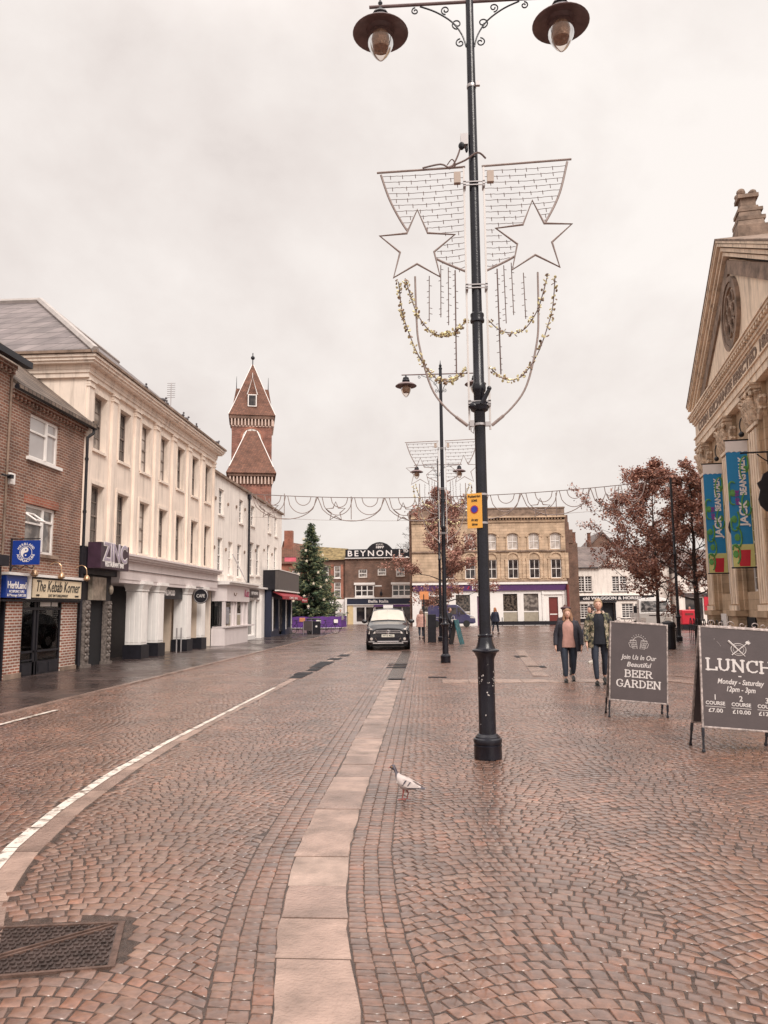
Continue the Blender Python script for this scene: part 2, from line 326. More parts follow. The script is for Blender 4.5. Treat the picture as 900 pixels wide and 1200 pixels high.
def worn_paint():
    m,n,l,b=_new('worn_road_paint'); tc=n.new('ShaderNodeTexCoord'); nz=n.new('ShaderNodeTexNoise'); nz.inputs['Scale'].default_value=7; nz.inputs['Detail'].default_value=9; nz.inputs['Roughness'].default_value=.75; l.new(tc.outputs['Object'],nz.inputs['Vector'])
    cr=n.new('ShaderNodeValToRGB'); e=cr.color_ramp.elements; e[0].position=.40; e[0].color=(.17,.12,.095,1); e[1].position=.50; e[1].color=(.74,.67,.60,1); l.new(nz.outputs['Fac'],cr.inputs['Fac']); l.new(cr.outputs[0],b.inputs['Base Color']); b.inputs['Roughness'].default_value=.4
    return m
M['paintline']=worn_paint()

g=MB(); g.quad((-700,-300,0),(700,-300,0),(700,900,0),(-700,900,0)); tag(g.build('ground','wetfar'),kind='structure')
XS=[(-10,-.2),(3.3,-.485),(4.1,-.63),(4.7,-.705),(5.5,-.775),(6.6,-.80),(8.3,-.82),(11.3,-.845),(17.8,-.92),(60,-1.3)]
YK=np.array([p[0] for p in XS]); XK=np.array([p[1] for p in XS]); YK[0]=-10
def xstrip(y): return float(np.interp(y,YK,XK))
SW=.18     # half width of the slab strip
# rows of setts: (x,y) corner quads gathered in one array
def gen_setts():
    polys=[]; base=[]
    J=.0036
    def add(P,c=None):
        polys.append(P); base.append(c)
    W=1.42; A=.25; RH=.088
    def inregion(x,y):
        if y<1.4 or y>31: return False
        if abs(x-(-.06*y))>.62*y+1.6: return False
        xs=xstrip(y); s=x-xs
        if -.472<s<.472: return False
        # stone band beside the white line, iron cover, pavement
        if x<-6.85: return False
        if inband(x,y): return False
        if incover(x,y): return False
        if 17.55<y<18.35 and 0.2<x<4.2: return False
        return True
    def bandx(y): return float(np.interp(y,[-10,3.6,4.55,5.3,6.53,8.06,9.68,12.0,14.1,24,31,60],[-1.4,-2.15,-2.62,-2.86,-3.08,-3.22,-3.28,-3.29,-3.30,-3.36,-3.2,-2.6]))
    def bandw(y): return float(np.interp(y,[4,6,9,12,20],[.14,.13,.09,.04,.04]))
    global BANDX,BANDW; BANDX=bandx; BANDW=bandw
    def inband(x,y): return -.15<x-bandx(y)<.02+bandw(y) and y<31
    CV=[(-2.60,4.10),(-1.66,4.24),(-1.50,3.72),(-2.40,3.50)]
    global COVER; COVER=CV
    def incover(x,y):
        ins=True
        for i in range(4):
            a=CV[i]; b_=CV[(i+1)%4]
            if (b_[0]-a[0])*(y-a[1])-(b_[1]-a[1])*(x-a[0])>.03: ins=False
        return ins
    eo=lambda kb,nr: .05*math.sin(kb*37.1+nr*2.399)*((nr*7+kb)%3!=0)
    for side in (0,1):
        k0,k1=(0,10) if side else (-8,0)
        for k in range(k0,k1):
            sc=(.472+W/2+k*W) if side else (-.472-W/2-(-1-k)*W)
            for nrow in range(-5,370):
                t0=1.+nrow*RH; eL=-W/2+(eo(k+side*40,nrow) if not (side and k==0) else 0); eR=W/2+(eo(k+1+side*40,nrow) if not (side==0 and k==-1) else 0); s=eL
                while s<eR-.01:
                    th=math.atan(-A*PI/W*sin(PI*s/W)); ds=random.uniform(.074,.104)*cos(th)
                    s2=s+ds
                    if eR-s2<.05: s2=eR
                    ym=t0+A*cos(PI*(s+s2)/2/W); 
                    if not inregion(sc+(s+s2)/2+xstrip(ym),ym): s=s2; continue
                    pts=[]
                    for (q,up) in ((s+J/cos(th),0),(s2-J/cos(th),0),(s2-J/cos(th),1),(s+J/cos(th),1)):
                        tq=t0+A*cos(PI*q/W); x=q; y=tq+J
                        if up: h=(RH*cos(th)-2*J); x+=-sin(th)*h; y+=cos(th)*h
                        x=max(eL+J*.6,min(eR-J*.6,x)); X=sc+x
                        pts.append((X+xstrip(y)+random.uniform(-.007,.007),y+random.uniform(-.007,.007)))
                    add(pts); s=s2
    # rows running beside the slab strip, three each side
    for side in (-1,1):
        for rrow in range(3):
            y=1.2+random.random()*.1
            while y<31:
                dy=random.uniform(.066,.10)*(.8 if side>0 else 1)
                a=SW+.008+rrow*.094; b_=a+.089
                add([(xstrip(yy)+side*q+random.uniform(-.004,.004),yy) for q,yy in ((a,y+J),(b_,y+J),(b_,y+dy-J),(a,y+dy-J))][::(1 if side>0 else -1)])
                y+=dy
    P=np.array(polys)                                 # n,4,2
    N=len(P); c=P.mean(1,keepdims=True)
    d=np.abs(c[:,0,1])
    inner=c+(P-c)*.88
    V=np.zeros((N,12,3)); z0=.003
    tilt=rng.normal(0,.013,(N,2)); hgt=.0120+rng.normal(0,.0011,N)
    V[:,0:4,:2]=P+ (P-c)*.02; V[:,0:4,2]=z0
    V[:,4:8,:2]=P; V[:,4:8,2]=(hgt-.0017)[:,None]
    V[:,8:12,:2]=inner; V[:,8:12,2]=hgt[:,None]
    rel=V[:,4:12,:2]-c
    V[:,4:12,2]+=(rel*tilt[:,None,:]).sum(2)
    F=[]
    for a,b_ in ((0,4),(4,8)):
        for i in range(4): F.append((a+i,a+(i+1)%4,b_+(i+1)%4,b_+i))
    F.append((8,9,10,11)); F=np.array(F)
    allf=(F[None]+ (np.arange(N)*12)[:,None,None]).reshape(-1,4)
    me=bpy.data.meshes.new('cobbled_paving'); me.vertices.add(N*12); me.vertices.foreach_set('co',V.reshape(-1).astype(np.float32))
    nf=len(allf); me.loops.add(nf*4); me.loops.foreach_set('vertex_index',allf.reshape(-1).astype(np.int32))
    me.polygons.add(nf); me.polygons.foreach_set('loop_start',(np.arange(nf)*4).astype(np.int32)); me.polygons.foreach_set('loop_total',np.full(nf,4,dtype=np.int32))
    me.update(calc_edges=True)
    # individual stone colours: pinkish brown, brick red, grey brown
    pal=np.array([(.205,.105,.070),(.215,.104,.067),(.185,.098,.069),(.24,.105,.063),(.155,.085,.063),(.24,.135,.095)])
    pr=np.array([.28,.22,.2,.1,.1,.1]); idx=rng.choice(6,N,p=pr); cc=pal[idx]*rng.uniform(.78,1.06,(N,1))
    at=me.color_attributes.new('sett','FLOAT_COLOR','POINT'); ca=np.ones((N,12,4)); ca[:,:,:3]=cc[:,None,:]
    at.data.foreach_set('color',ca.reshape(-1).astype(np.float32))
    me.materials.append(M['sett']); o=obj('cobbled_paving',me); tag(o,kind='structure'); print('setts',N)
gen_setts()
g=MB(); g.quad((-6.88,-3,.0085),(14,-3,.0085),(14,31.2,.0085),(-6.88,31.2,.0085)); tag(g.build('paving_bed','joint'),kind='structure')
# slab strip: separate worn slabs with open joints
g=MB(); y=-2.
while y<18.3:
    dy=random.choice([.55,.62,.48,.7]); y1=min(y+dy,18.3); ns=4
    zt=.0125+random.uniform(-.0025,.0025); g.cur=random.choice([0,0,1,2]); ej=random.uniform(-.012,.012)
    for i in range(ns):
        ya=y+(y1-y)*i/ns+(.006 if i==0 else 0); yb=y+(y1-y)*(i+1)/ns-(.006 if i==ns-1 else 0)
        xa,xb=xstrip(ya),xstrip(yb)
        if i==0: jl,jr=random.uniform(-.008,.006),random.uniform(-.006,.008)
        kl,kr=random.uniform(-.008,.006),random.uniform(-.006,.008)
        g.hexa([(xa-SW+jl,ya,.003),(xa+SW+jr,ya,.003),(xb+SW+kr,yb,.003),(xb-SW+kl,yb,.003),(xa-SW+.005+jl+ej,ya,zt),(xa+SW-.005+jr+ej*.5,ya,zt),(xb+SW-.005+kr+ej*.5,yb,zt),(xb-SW+.005+kl+ej,yb,zt)]); jl,jr=kl,kr
    y=y1
tag(g.build('slab_path',['flag','flag2','flag3']),kind='structure')
# stone band and painted line along the far side of the near lane
g=MB(); y=3.6
while y<30.8:
    y1=y+.9; g.cur=random.choice([0,1,1,2])
    for i in range(3):
        ya=y+.3*i+(.006 if i==0 else 0); yb=y+.3*(i+1)-(.006 if i==2 else 0); xa,xb=BANDX(ya),BANDX(yb); wa,wb=BANDW(ya)+random.uniform(-.004,.004),BANDW(yb)+random.uniform(-.004,.004)
        g.hexa([(xa-.135,ya,.003),(xa+wa+.005,ya,.003),(xb+wb+.005,yb,.003),(xb-.135,yb,.003),(xa-.13,ya,.012),(xa+wa,ya,.012),(xb+wb,yb,.012),(xb-.13,yb,.012)])
    y=y1
tag(g.build('channel_stones',['flag','flag2','flag3']),kind='structure')
g=MB(); y=3.9
while y<16.5:
    y1=y+random.uniform(.3,.55); o_=random.uniform(-.006,.006)
    xa,xb=BANDX(y)-.085+o_,BANDX(y1)-.085+o_; wv=.046 if y<9 else .036
    ya,yb=y+.004,y1-.008
    g.quad((xa-wv,ya,.0165),(xa+wv,ya,.0165),(xb+wv,yb,.0165),(xb-wv,yb,.0165)); y=y1
for (ya,yb) in ((8.8,10.1),(10.6,12.9)):
    g.quad((-6.44,ya,.024),(-6.35,ya,.024),(-6.30,yb,.024),(-6.39,yb,.024))
tag(g.build('road_marking','paintline'),kind='structure')
# drainage gratings and dark inlets along the channel
g=MB()
for (x,y,wx,wy) in [(-3.36,19.4,.16,.5),(-3.38,20.3,.2,.35),(-3.3,21.6,.15,.5),(-3.37,22.9,.18,.6),(-3.36,24.2,.22,.7),(-3.3,26.2,.2,.5),(-3.22,28.2,.18,.6),(-.86,18.55,.2,.1),(.1,19.0,.22,.09),(-1.05,22.2,.28,.10),(-1.05,22.9,.28,.12),(-1.05,23.6,.28,.12),(2.2,31.5,.25,.25),(3.,27.,.2,.5),(2.9,22.3,.25,.3)]:
    for k in range(4):
        g.box(x-wx,y-wy+k*wy*.5,.012,x+wx,y-wy+k*wy*.5+wy*.3,.026)
tag(g.build('drain_grating','black'),'dark iron drain gratings set in line in the paving','drain',kind='structure')
# stone bands in the square
g=MB()
def band(a,b_,wd,z=.021):
    a=Vector((*a,0)); b_=Vector((*b_,0)); d=(b_-a).normalized(); nrm=Vector((-d.y,d.x,0))*wd/2; L=(b_-a).length; t=0
    while t<L:
        t1=min(L,t+.6); p,q=a+d*(t+.006),a+d*(t1-.006); pts=[p-nrm,q-nrm,q+nrm,p+nrm]
        g.hexa([(v.x,v.y,.003) for v in pts]+[(v.x,v.y,z) for v in pts]); t=t1
band((.2,17.95),(4.2,17.95),.75); 
tag(g.build('stone_band','flag'),kind='structure')
g=MB()
def band2(a,b_,wd,z=.026): band(a,b_,wd,z)
band2((3.4,31),(2.6,19.2),.35); band2((4.6,19),(7.2,15.2),.5); band2((5.4,19.8),(8.2,15.8),.25)
tag(g.build('diagonal_band','flag2'),kind='structure')
# pavement in front of the shops with its kerb
g=MB(); g.box(-12.5,2,-.05,-7.0,56,.035); tag(g.build('pavement','pave'),kind='structure')
g=MB(); y=2
while y<56: g.box(-6.995,y+.005,-.05,-6.86,y+.895,.04); y+=.9
tag(g.build('kerb','flag2'),kind='structure')
# iron cover with its frame
t=thing('drain_cover','large rusty iron inspection cover with diagonal split set in the setts','drain cover',(0,0,.0))
def cv_mesh():
    P=[Vector((*p,0)) for p in COVER]; c=sum(P,Vector())/4
    f=MB(); I=[c+(p-c)*.93 for p in P]
    for i in range(4):
        a,b_,b2,a2=P[i],P[(i+1)%4],I[(i+1)%4],I[i]
        f.hexa([(v.x,v.y,.004) for v in (a,b_,b2,a2)]+[(v.x,v.y,.018) for v in (a,b_,b2,a2)])
    d=(P[1]-P[3]).normalized(); nn=Vector((-d.y,d.x,0))*.012; a,b_=P[3]+d*.07,P[1]-d*.07
    for q in (-2,0): 
        o1=nn*(q+1)*1.6
        f.hexa([(v.x,v.y,.006) for v in (a+o1-nn*.5,b_+o1-nn*.5,b_+o1+nn*.5,a+o1+nn*.5)]+[(v.x,v.y,.019) for v in (a+o1-nn*.5,b_+o1-nn*.5,b_+o1+nn*.5,a+o1+nn*.5)])
    f.build('frame',mat('rusty_iron',(.16,.10,.08),.45,.5,var=.5,scale=12,bump=.3),t)
    pl=MB(); z=.0105; pl.hexa([(v.x,v.y,.005) for v in I]+[(v.x,v.y,z) for v in I])
    u=(I[1]-I[0]); v_=(I[3]-I[0])
    for i in range(26):
        for j in range(12):
            s_,t_=(i+.5+(j%2)*.5)/26.5,(j+.5)/12
            if abs((1-s_)-t_)<.06 : continue
            p=I[0]*(1-s_)*(1-t_)+I[1]*s_*(1-t_)+I[2]*s_*t_+I[3]*(1-s_)*t_
            if (i+j)%2: pl.box(p.x-.011,p.y-.007,z-.002,p.x+.011,p.y+.007,z+.007)
            else: pl.box(p.x-.006,p.y-.013,z-.002,p.x+.006,p.y+.013,z+.007)
    pl.build('cover_plate',mat('worn_iron_plate',(.10,.072,.065),.35,.6,var=.5,scale=9,bump=.3),t)
cv_mesh()
# ================================================================ building helpers
def wall_front(mb,u0,u1,z0,z1,ops,rev=.16,y=0.):
    us=sorted({u0,u1,*[o[0] for o in ops],*[o[2] for o in ops]}); zs=sorted({z0,z1,*[o[1] for o in ops],*[o[3] for o in ops]})
    us=[u for u in us if u0<=u<=u1]; zs=[z for z in zs if z0<=z<=z1]
    for i in range(len(us)-1):
        for j in range(len(zs)-1):
            cu,cz=(us[i]+us[i+1])/2,(zs[j]+zs[j+1])/2
            if any(o[0]<cu<o[2] and o[1]<cz<o[3] for o in ops): continue
            mb.quad((us[i],y,zs[j]),(us[i+1],y,zs[j]),(us[i+1],y,zs[j+1]),(us[i],y,zs[j+1]))
    for (a,b,c,d) in [(o[0],o[1],o[2],o[3]) for o in ops]:
        b=max(b,z0); d=min(d,z1); y2=y+rev
        mb.quad((a,y,b),(a,y2,b),(a,y2,d),(a,y,d)); mb.quad((c,y2,b),(c,y,b),(c,y,d),(c,y2,d))
        mb.quad((a,y2,d),(c,y2,d),(c,y,d),(a,y,d)); mb.quad((a,y,b),(c,y,b),(c,y2,b),(a,y2,b))
def shell(mb,u0,u1,z0,z1,depth,y=0.):
    mb.quad((u0,depth,z0),(u0,y,z0),(u0,y,z1),(u0,depth,z1)); mb.quad((u1,y,z0),(u1,depth,z0),(u1,depth,z1),(u1,y,z1))
    mb.quad((u1,depth,z0),(u0,depth,z0),(u0,depth,z1),(u1,depth,z1)); mb.quad((u0,y,z1),(u1,y,z1),(u1,depth,z1),(u0,depth,z1))
_wc={}
def window(parent,u,z,w,h,nx=2,nz=2,fm='trim',gm='g1',fw=.05,y=.1,mid=True,sill=None,arch=0,bar=.022,name='window',sillover=.08,depth=.05,label=None):
    key=(round(w,3),round(h,3),nx,nz,fm,fw,mid,arch,bar,depth)
    if key not in _wc:
        f=MB(); d=depth
        f.box(0,0,0,fw,d,h); f.box(w-fw,0,0,w,d,h); f.box(fw,0,0,w-fw,d,fw); f.box(fw,0,h-fw,w-fw,d,h)
        if mid: f.box(fw,-.012,h/2-fw*.45,w-fw,d-.004,h/2+fw*.45)
        for i in range(1,nx):
            x=fw+(w-2*fw)*i/nx; f.box(x-bar/2,.006,fw,x+bar/2,d-.01,h-fw)
        nn=nz*(2 if mid else 1)
        for j in range(1,nn):
            if mid and j==nz: continue
            zz=fw+(h-2*fw)*j/nn; f.box(fw,.008,zz-bar/2,w-fw,d-.012,zz+bar/2)
        _wc[key]=f.mesh('window',fm)
    o=obj(name,_wc[key],parent,(u,y,z))
    if label: o['label']=label
    pk=('p',round(w,3),round(h,3),gm,fw)
    if pk not in _wc:
        p=MB(); p.box(fw*.6,.032,fw*.6,w-fw*.6,.04,h-fw*.6); _wc[pk]=p.mesh('pane',gm)
    obj('pane',_wc[pk],o,(0,0,0))
    if sill:
        sk=('s',round(w,3),sill,y,sillover)
        if sk not in _wc:
            p=MB(); p.box(-sillover,-y-.07,-.09,w+sillover,-.002,-.005); _wc[sk]=p.mesh('sill',sill)
        obj('sill',_wc[sk],o,(0,0,0))
    return o
def part(parent,name,m,fn,smooth=False,bevel=0,label=None):
    mb=MB(); fn(mb); o=mb.build(name,m,parent,smooth,bevel=bevel)
    if label: o['label']=label
    return o
def cornice(mb,u0,u1,z,prof,y=0.,ends=True,depth=None):
    """prof: list of (height, projection) steps stacked upwards from z"""
    for h,p in prof:
        mb.box(u0-(p if ends else 0),y-p,z,u1+(p if ends else 0),y+(.05 if depth is None else depth),z+h); z+=h+.0
def pick(*a): return random.choice(a)
XW=-10.4; RZL=PI/2
def interior(b,u0,u1,z0,z1,y0,y1,m='dark',name='shop_interior'):
    def f(g):
        g.quad((u0,y1,z0),(u1,y1,z0),(u1,y1,z1),(u0,y1,z1)); g.quad((u0,y0,z0),(u0,y1,z0),(u0,y1,z1),(u0,y0,z1)); g.quad((u1,y1,z0),(u1,y0,z0),(u1,y0,z1),(u1,y1,z1))
        g.quad((u0,y0,z0),(u1,y0,z0),(u1,y1,z0),(u0,y1,z0)); g.quad((u0,y1,z1),(u1,y1,z1),(u1,y0,z1),(u0,y0,z1))
    return part(b,name,m,f)

# ================================================================ left row : kebab shop in red brick
Y0=17.95
b=thing('brick_shop','narrow red brick shop with a blue and a beige signboard over its dark shopfront','shop',(XW,Y0,0),RZL,'shops along the left side of the street')
W=22.12-Y0; w1=(1.05,5.68,2.65,6.86); w2=(1.05,3.2,2.65,4.46)
part(b,'wall','brickA',lambda g:(wall_front(g,0,W,2.62,7.15,[w1,w2],.13),shell(g,0,W,2.0,7.15,7)))
def f(g):
    wall_front(g,.38,W,0,2.0,[(1.12,.0,3.25,1.98)],.1)
    g.quad((.38,0,0),(.38,.5,0),(.38,.5,2.),(.38,0,2.))
part(b,'brick_pier','brickP',f)
part(b,'soldier_course','brickR',lambda g:g.box(.93,-.012,4.47,2.77,.02,4.69))
def f(g):
    k=0.
    while k<W-.1: g.box(k+.02,-.09,6.98,k+.10,-.001,7.1); k+=.19
    g.box(0,-.12,7.1,W,.02,7.2); g.box(0,-.03,6.9,W,-.001,6.97)
part(b,'dentil_course','brickA',f)
def f(g):
    g.tube([(-.02,-.2,7.24),(W+.3,-.2,7.22)],.065,8); g.tube([(W+.18,-.2,7.2),(W+.18,-.2,7.05),(W+.05,-.08,6.9),(W+.05,-.08,6.7),(W+.05,-.08,.1)],.045,8)
    for z in (6.2,4.6,3.,1.4): g.tube([(W+.05,-.08,z),(W+.05,-.08,z+.07)],.06,8)
part(b,'gutter','black',f,True)
def f(g):
    s=.8; y1=4.6
    g.hexa([(-.0,-.28,7.20),(W+.22,-.28,7.20),(W+.22,y1,7.20+s*(y1+.28)),(0,y1,7.20+s*(y1+.28)),(-.0,-.28,7.30),(W+.22,-.28,7.30),(W+.22,y1,7.30+s*(y1+.28)),(0,y1,7.30+s*(y1+.28))])
    # tiles' ragged verge
    k=0
    while k<y1: g.box(W+.2,-.28+k,7.28+s*k,W+.28,-.28+k+.14,7.36+s*k+.08); k+=.22
part(b,'roof','tileK',f)
for (a,c,e,h_) in (w1,w2):
    fr=window(b,a,c,e-a,h_-c,1,1,'trim','gsky' if c>5 else 'g2',.075,.07,mid=False,sill='trim' if c>5 else 'stoneD',sillover=.12,depth=.07)
    def f(g,w_=e-a,hh=h_-c):
        x=w_*.62; g.box(x-.04,-.015,.07,x+.04,.06,hh-.07); g.box(x+.04,-.012,hh*.68,w_-.07,.055,hh*.68+.06)
        g.box(.07,-.012,hh*.6,x-.04,.055,hh*.6+.05)
    part(fr,'glazing_bar','trim',f)
    if c<5:
        def f(g):
            for p,q in (((.1,.0,1.02),(.55,-.0,1.02)),((.1,-.3,.82),(.55,-.3,.82)),((.1,0,1.02),(.1,-.3,.82)),((.55,0,1.02),(.55,-.3,.82))): g.tube([p,q],.03,5)
        part(fr,'open_vent','trim',f)
# fascia
def f(g): g.box(1.18,-.16,1.98,4.05,.0,2.56)
part(b,'fascia','black',f)
s_=part(b,'signboard','beige',lambda g:g.box(1.24,-.185,2.04,3.98,-.16,2.52))
text(s_,'The Kebab Korner',.40,'letk',(2.61,-.192,2.33),shear=.25,width=2.45,sy=1.05)
text(s_,'EAT IN TAKEAWAY',.1,'letk',(2.61,-.192,2.10),width=1.1); text(s_,'01635',.07,'letk',(1.5,-.192,2.10)); text(s_,'KEBABS',.07,'letk',(3.7,-.192,2.10))
s_=part(b,'signboard','blue',lambda g:g.box(.02,-.17,2.02,.98,-.02,2.56),label='blue shop signboard')
text(s_,'HerbLand',.24,'letw',(.50,-.178,2.32),width=.86,bold=.006); text(s_,'ACUPUNCTURE',.09,'letw',(.5,-.178,2.17),width=.7); text(s_,'& Massage 528 528',.09,'letw',(.5,-.178,2.08),width=.86)
part(b,'fascia_trim','trim',lambda g:(g.box(.0,-.24,2.57,4.1,.0,2.64),g.box(1.02,-.2,2.0,1.14,-.02,2.57)))
part(b,'fascia_base','black',lambda g:(g.box(.0,-.12,1.93,4.05,.0,1.978)))
# shopfront joinery
def f(g):
    for x in (1.12,1.78,1.95,3.19): g.box(x,.03,0,x+(.07 if x not in (1.78,) else .1),.10,1.97)
    g.box(1.18,.03,.02,3.2,.09,.38); g.box(1.18,.02,1.72,3.2,.1,1.79); g.box(1.18,.03,.62,3.2,.09,.67); g.box(1.2,.0,.42,1.8,.04,.45)
    for x in (1.25,2.1,2.65): g.box(x,.015,.08,x+.42,.03,.33)
    g.box(.0,.02,0,.06,.2,1.93); g.box(.32,.02,0,.38,.2,1.93)
part(b,'shopfront_frame','black',f)
def f(g): g.box(1.19,.058,.39,1.79,.066,1.94); g.box(2.0,.058,.39,3.2,.066,1.94)
part(b,'shop_window','clear',f)
interior(b,1.12,3.3,0,1.98,.1,2.2)
def f(g):
    g.box(2.55,.11,.72,3.0,.12,1.6); g.box(1.25,.11,.45,1.6,.12,.95)
    g.box(2.1,.25,.7,2.5,.3,.82)
part(b,'poster',mat('sun_faded_poster',(.62,.50,.42),.6,var=.25,scale=6),f)
def f(g):
    for (x0,z0,x1,z1) in ((2.15,1.7,2.35,1.15),(1.3,1.6,1.55,1.1),(2.3,1.66,2.45,1.2)): g.hexa([(x0,.13,z0),(x0+.09,.13,z0),(x1+.02,.14,z1),(x1-.08,.14,z1),(x0,.14,z0+.02),(x0+.09,.14,z0+.02),(x1+.02,.15,z1+.02),(x1-.08,.15,z1+.02)])
part(b,'hanging_cloth','trim',f)
part(b,'transom_notice','trim',lambda g:(g.box(2.1,.04,1.82,2.65,.05,1.93),g.box(2.72,.04,1.82,3.05,.05,1.93)))
part(b,'door','black',lambda g:(g.box(.06,.12,0,.32,.17,1.93)))
part(b,'door_jamb',mat('tan_frame',(.42,.30,.24),.6),lambda g:(g.box(.07,.06,0,.13,.12,1.9)))
part(b,'plinth','stoneD',lambda g:(g.box(.38,-.05,-.02,1.12,.0,.16),g.box(3.25,-.04,-.02,W,.0,.14)))
for i,x in enumerate((1.02,2.45,4.0)):
    q=thing('swan_neck_lamp',['brass swan neck lamp above the post between the blue and beige boards','brass swan neck lamp over the middle of the beige signboard','brass swan neck lamp over the right end of the beige signboard'][i],'lamp',(XW,Y0+x,2.6),RZL,'swan neck lamps over the kebab shop fascia')
    part(q,'arm','brass',lambda g:g.tube(smooth_path([(0,0,.35),(0,-.15,.42),(0,-.3,.33),(0,-.33,.12)],4),.012,6),True)
    part(q,'lamp_shade','brass',lambda g:g.lathe([(.02,.14),(.05,.12),(.085,.05),(.09,.0),(.06,-.03),(.01,-.05)],(0,-.33,0),12),True)
# hanging yin yang sign, perpendicular to the street
q=thing('hanging_sign','square blue hanging sign with white yin yang emblem and circular lettering','sign',(XW,18.4,2.83))
part(q,'board','blue',lambda g:g.box(.05,-.02,0,.74,.02,.60))
def f(g): 
    g.tube([(.0,0,.64),(.74,0,.64)],.014,6); g.tube(smooth_path([(0,0,-.16),(.1,0,-.02),(.25,0,-.10),(.4,0,-.02),(.55,0,-.1),(.6,0,-.02)],5),.012,5); g.box(-.0,-.03,-.2,.02,.03,.66)
part(q,'bracket','black',f)
cx,cz,R=.395,.30,.15
def f(g):
    nn=28; o1=[(cx+(R+.012)*cos(2*PI*i/nn),-.027,cz+(R+.012)*sin(2*PI*i/nn)) for i in range(nn)]; o2=[(cx+(R)*cos(2*PI*i/nn),-.027,cz+R*sin(2*PI*i/nn)) for i in range(nn)]
    for i in range(nn): g.quad(o1[i],o2[i],o2[(i+1)%nn],o1[(i+1)%nn])
    # white half of the disc: outer arc on the left, S curve on the right
    left=[(cx+(R-.018)*cos(PI/2+PI*i/14),cz+(R-.018)*sin(PI/2+PI*i/14)) for i in range(15)]; r_=(R-.018)/2
    sc=[(cx+r_*cos(-PI/2-PI*i/8)*1,cz-r_+r_*sin(-PI/2-PI*i/8)) for i in range(9)]     # lower small arc bulging left
    sc2=[(cx+r_*cos(-PI/2+PI*i/8),cz+r_+r_*sin(-PI/2+PI*i/8)) for i in range(9)]       # upper arc bulging right
    pts=left+sc+sc2
    b0=len(g.v); g.add([(x,-.028,z) for x,z in pts],[tuple(range(len(pts)))])
    g.lathe([(.02,0),(.02,.001)],(cx,-.027,cz-r_),10,'y')
part(q,'emblem','letw',f)
part(q,'emblem_dot','blue',lambda g:g.lathe([(.02,0),(.02,.002)],(cx,-.028,cz+(R-.018)/2),10,'y'))
for word,a0,a1,fl in (('HERBLAND',150,30,1),('ACUPUNCTURE',198,342,-1)):
    for i,ch in enumerate(word):
        a=rad(a0+(a1-a0)*i/(len(word)-1)); rr=.21
        me=text_mesh(ch,.082,.002,bold=.002); me.materials.clear(); me.materials.append(M['letw'])
        rot=a-PI/2 if fl>0 else a+PI/2
        o=obj('letter',me,q,(cx+rr*cos(a),-.024,cz+rr*sin(a))); o.rotation_euler=(PI/2,-rot,0)
        o.rotation_euler=(Matrix.Rotation(-rot,3,'Y')@Matrix.Rotation(PI/2,3,'X')).to_euler()

# neighbouring darker brick house at the very left edge
b=thing('brick_house','darker red brick house at the left edge with dark gutter and dentils','house',(XW,10.0,0),RZL,'shops along the left side of the street')
W=7.93
part(b,'wall','brickA',lambda g:(wall_front(g,0,W,0,7.75,[(3,5.,4.4,6.6),(3,2.9,4.4,4.2),(2,0.1,6.5,2.2)],.13,-.06),shell(g,0,W,0,7.75,7,-.06)))
part(b,'downpipe','stoneD',lambda g:g.tube([(7.86,-.1,7.6),(7.86,-.1,3.)],.03,6))
def f(g):
    k=0.
    while k<W-.1: g.box(k+.02,-.17,7.5,k+.10,-.061,7.64); k+=.19
    g.box(0,-.2,7.64,W,-.0,7.75)
part(b,'dentil_course','brickA',f)
part(b,'gutter','black',lambda g:g.box(-.02,-.42,7.76,W+.3,-.25,7.92))
part(b,'roof','tileK',lambda g:g.hexa([(0,-.3,7.8),(W+.2,-.3,7.8),(W+.2,4.6,11.7),(0,4.6,11.7),(0,-.3,7.9),(W+.2,-.3,7.9),(W+.2,4.6,11.8),(0,4.6,11.8)]))
window(b,3,5.,1.4,1.6,2,2,sill='trim'); window(b,3,2.9,1.4,1.3,2,2,sill='trim')
part(b,'shop_window','g1',lambda g:g.box(2,.03,.1,6.5,.06,2.2)); part(b,'shop_cornice','black',lambda g:(g.box(1.5,-.42,2.75,W-.32,-.06,3.0),g.box(1.5,-.25,2.3,W-.35,-.062,2.74)))
q=thing('alarm_box','small white alarm box with a dark floodlight arm at the brick seam','alarm box',(XW,17.9,4.9),RZL)
part(q,'box','trim',lambda g:g.box(0,-.18,-.12,.22,-.065,.16),bevel=.01); part(q,'floodlight','black',lambda g:(g.tube([(-.5,-.25,.02),(-.05,-.2,.05)],.025,6),g.box(-.12,-.26,0,.0,-.15,.09)))

# ================================================================ cream stucco building with pillars
Y0=22.12; W=35.85-Y0
b=thing('cream_building','three storey cream stucco building with pilasters, slate hipped roof and pillared ground floor','building',(XW,Y0,0),RZL,'shops along the left side of the street')
ops=[]; wins=[]
for i in range(7):
    u=23.13+1.968*i-Y0
    wins+= [(u-.46,6.68,.92,1.75),(u-.46,3.72,.92,1.86)]
ops=[(u,z,u+w_,z+h_) for u,z,w_,h_ in wins]
part(b,'wall','cream',lambda g:(wall_front(g,0,W,3.62,9.0,ops,.22),shell(g,0,W,0,9.0,9.5)))
for (u,z,w_,h_) in wins: 
    window(b,u,z,w_,h_,2,2,mat('grey_sash',(.20,.16,.14),.5),pick('g1','g1','g2','g2','g3'),.06,.17,sill='cream',sillover=.06)
def f(g):
    for i in range(7):
        u=23.13+1.968*i-Y0
        for z,h_ in ((6.68,1.75),(3.72,1.86)):
            g.box(u-.56,-.035,z-.02,u-.463,.0,z+h_+.001); g.box(u+.463,-.035,z-.02,u+.56,.0,z+h_+.001); g.box(u-.56,-.04,z+h_+.003,u+.56,.0,z+h_+.12)
part(b,'window_surround','cream',f)
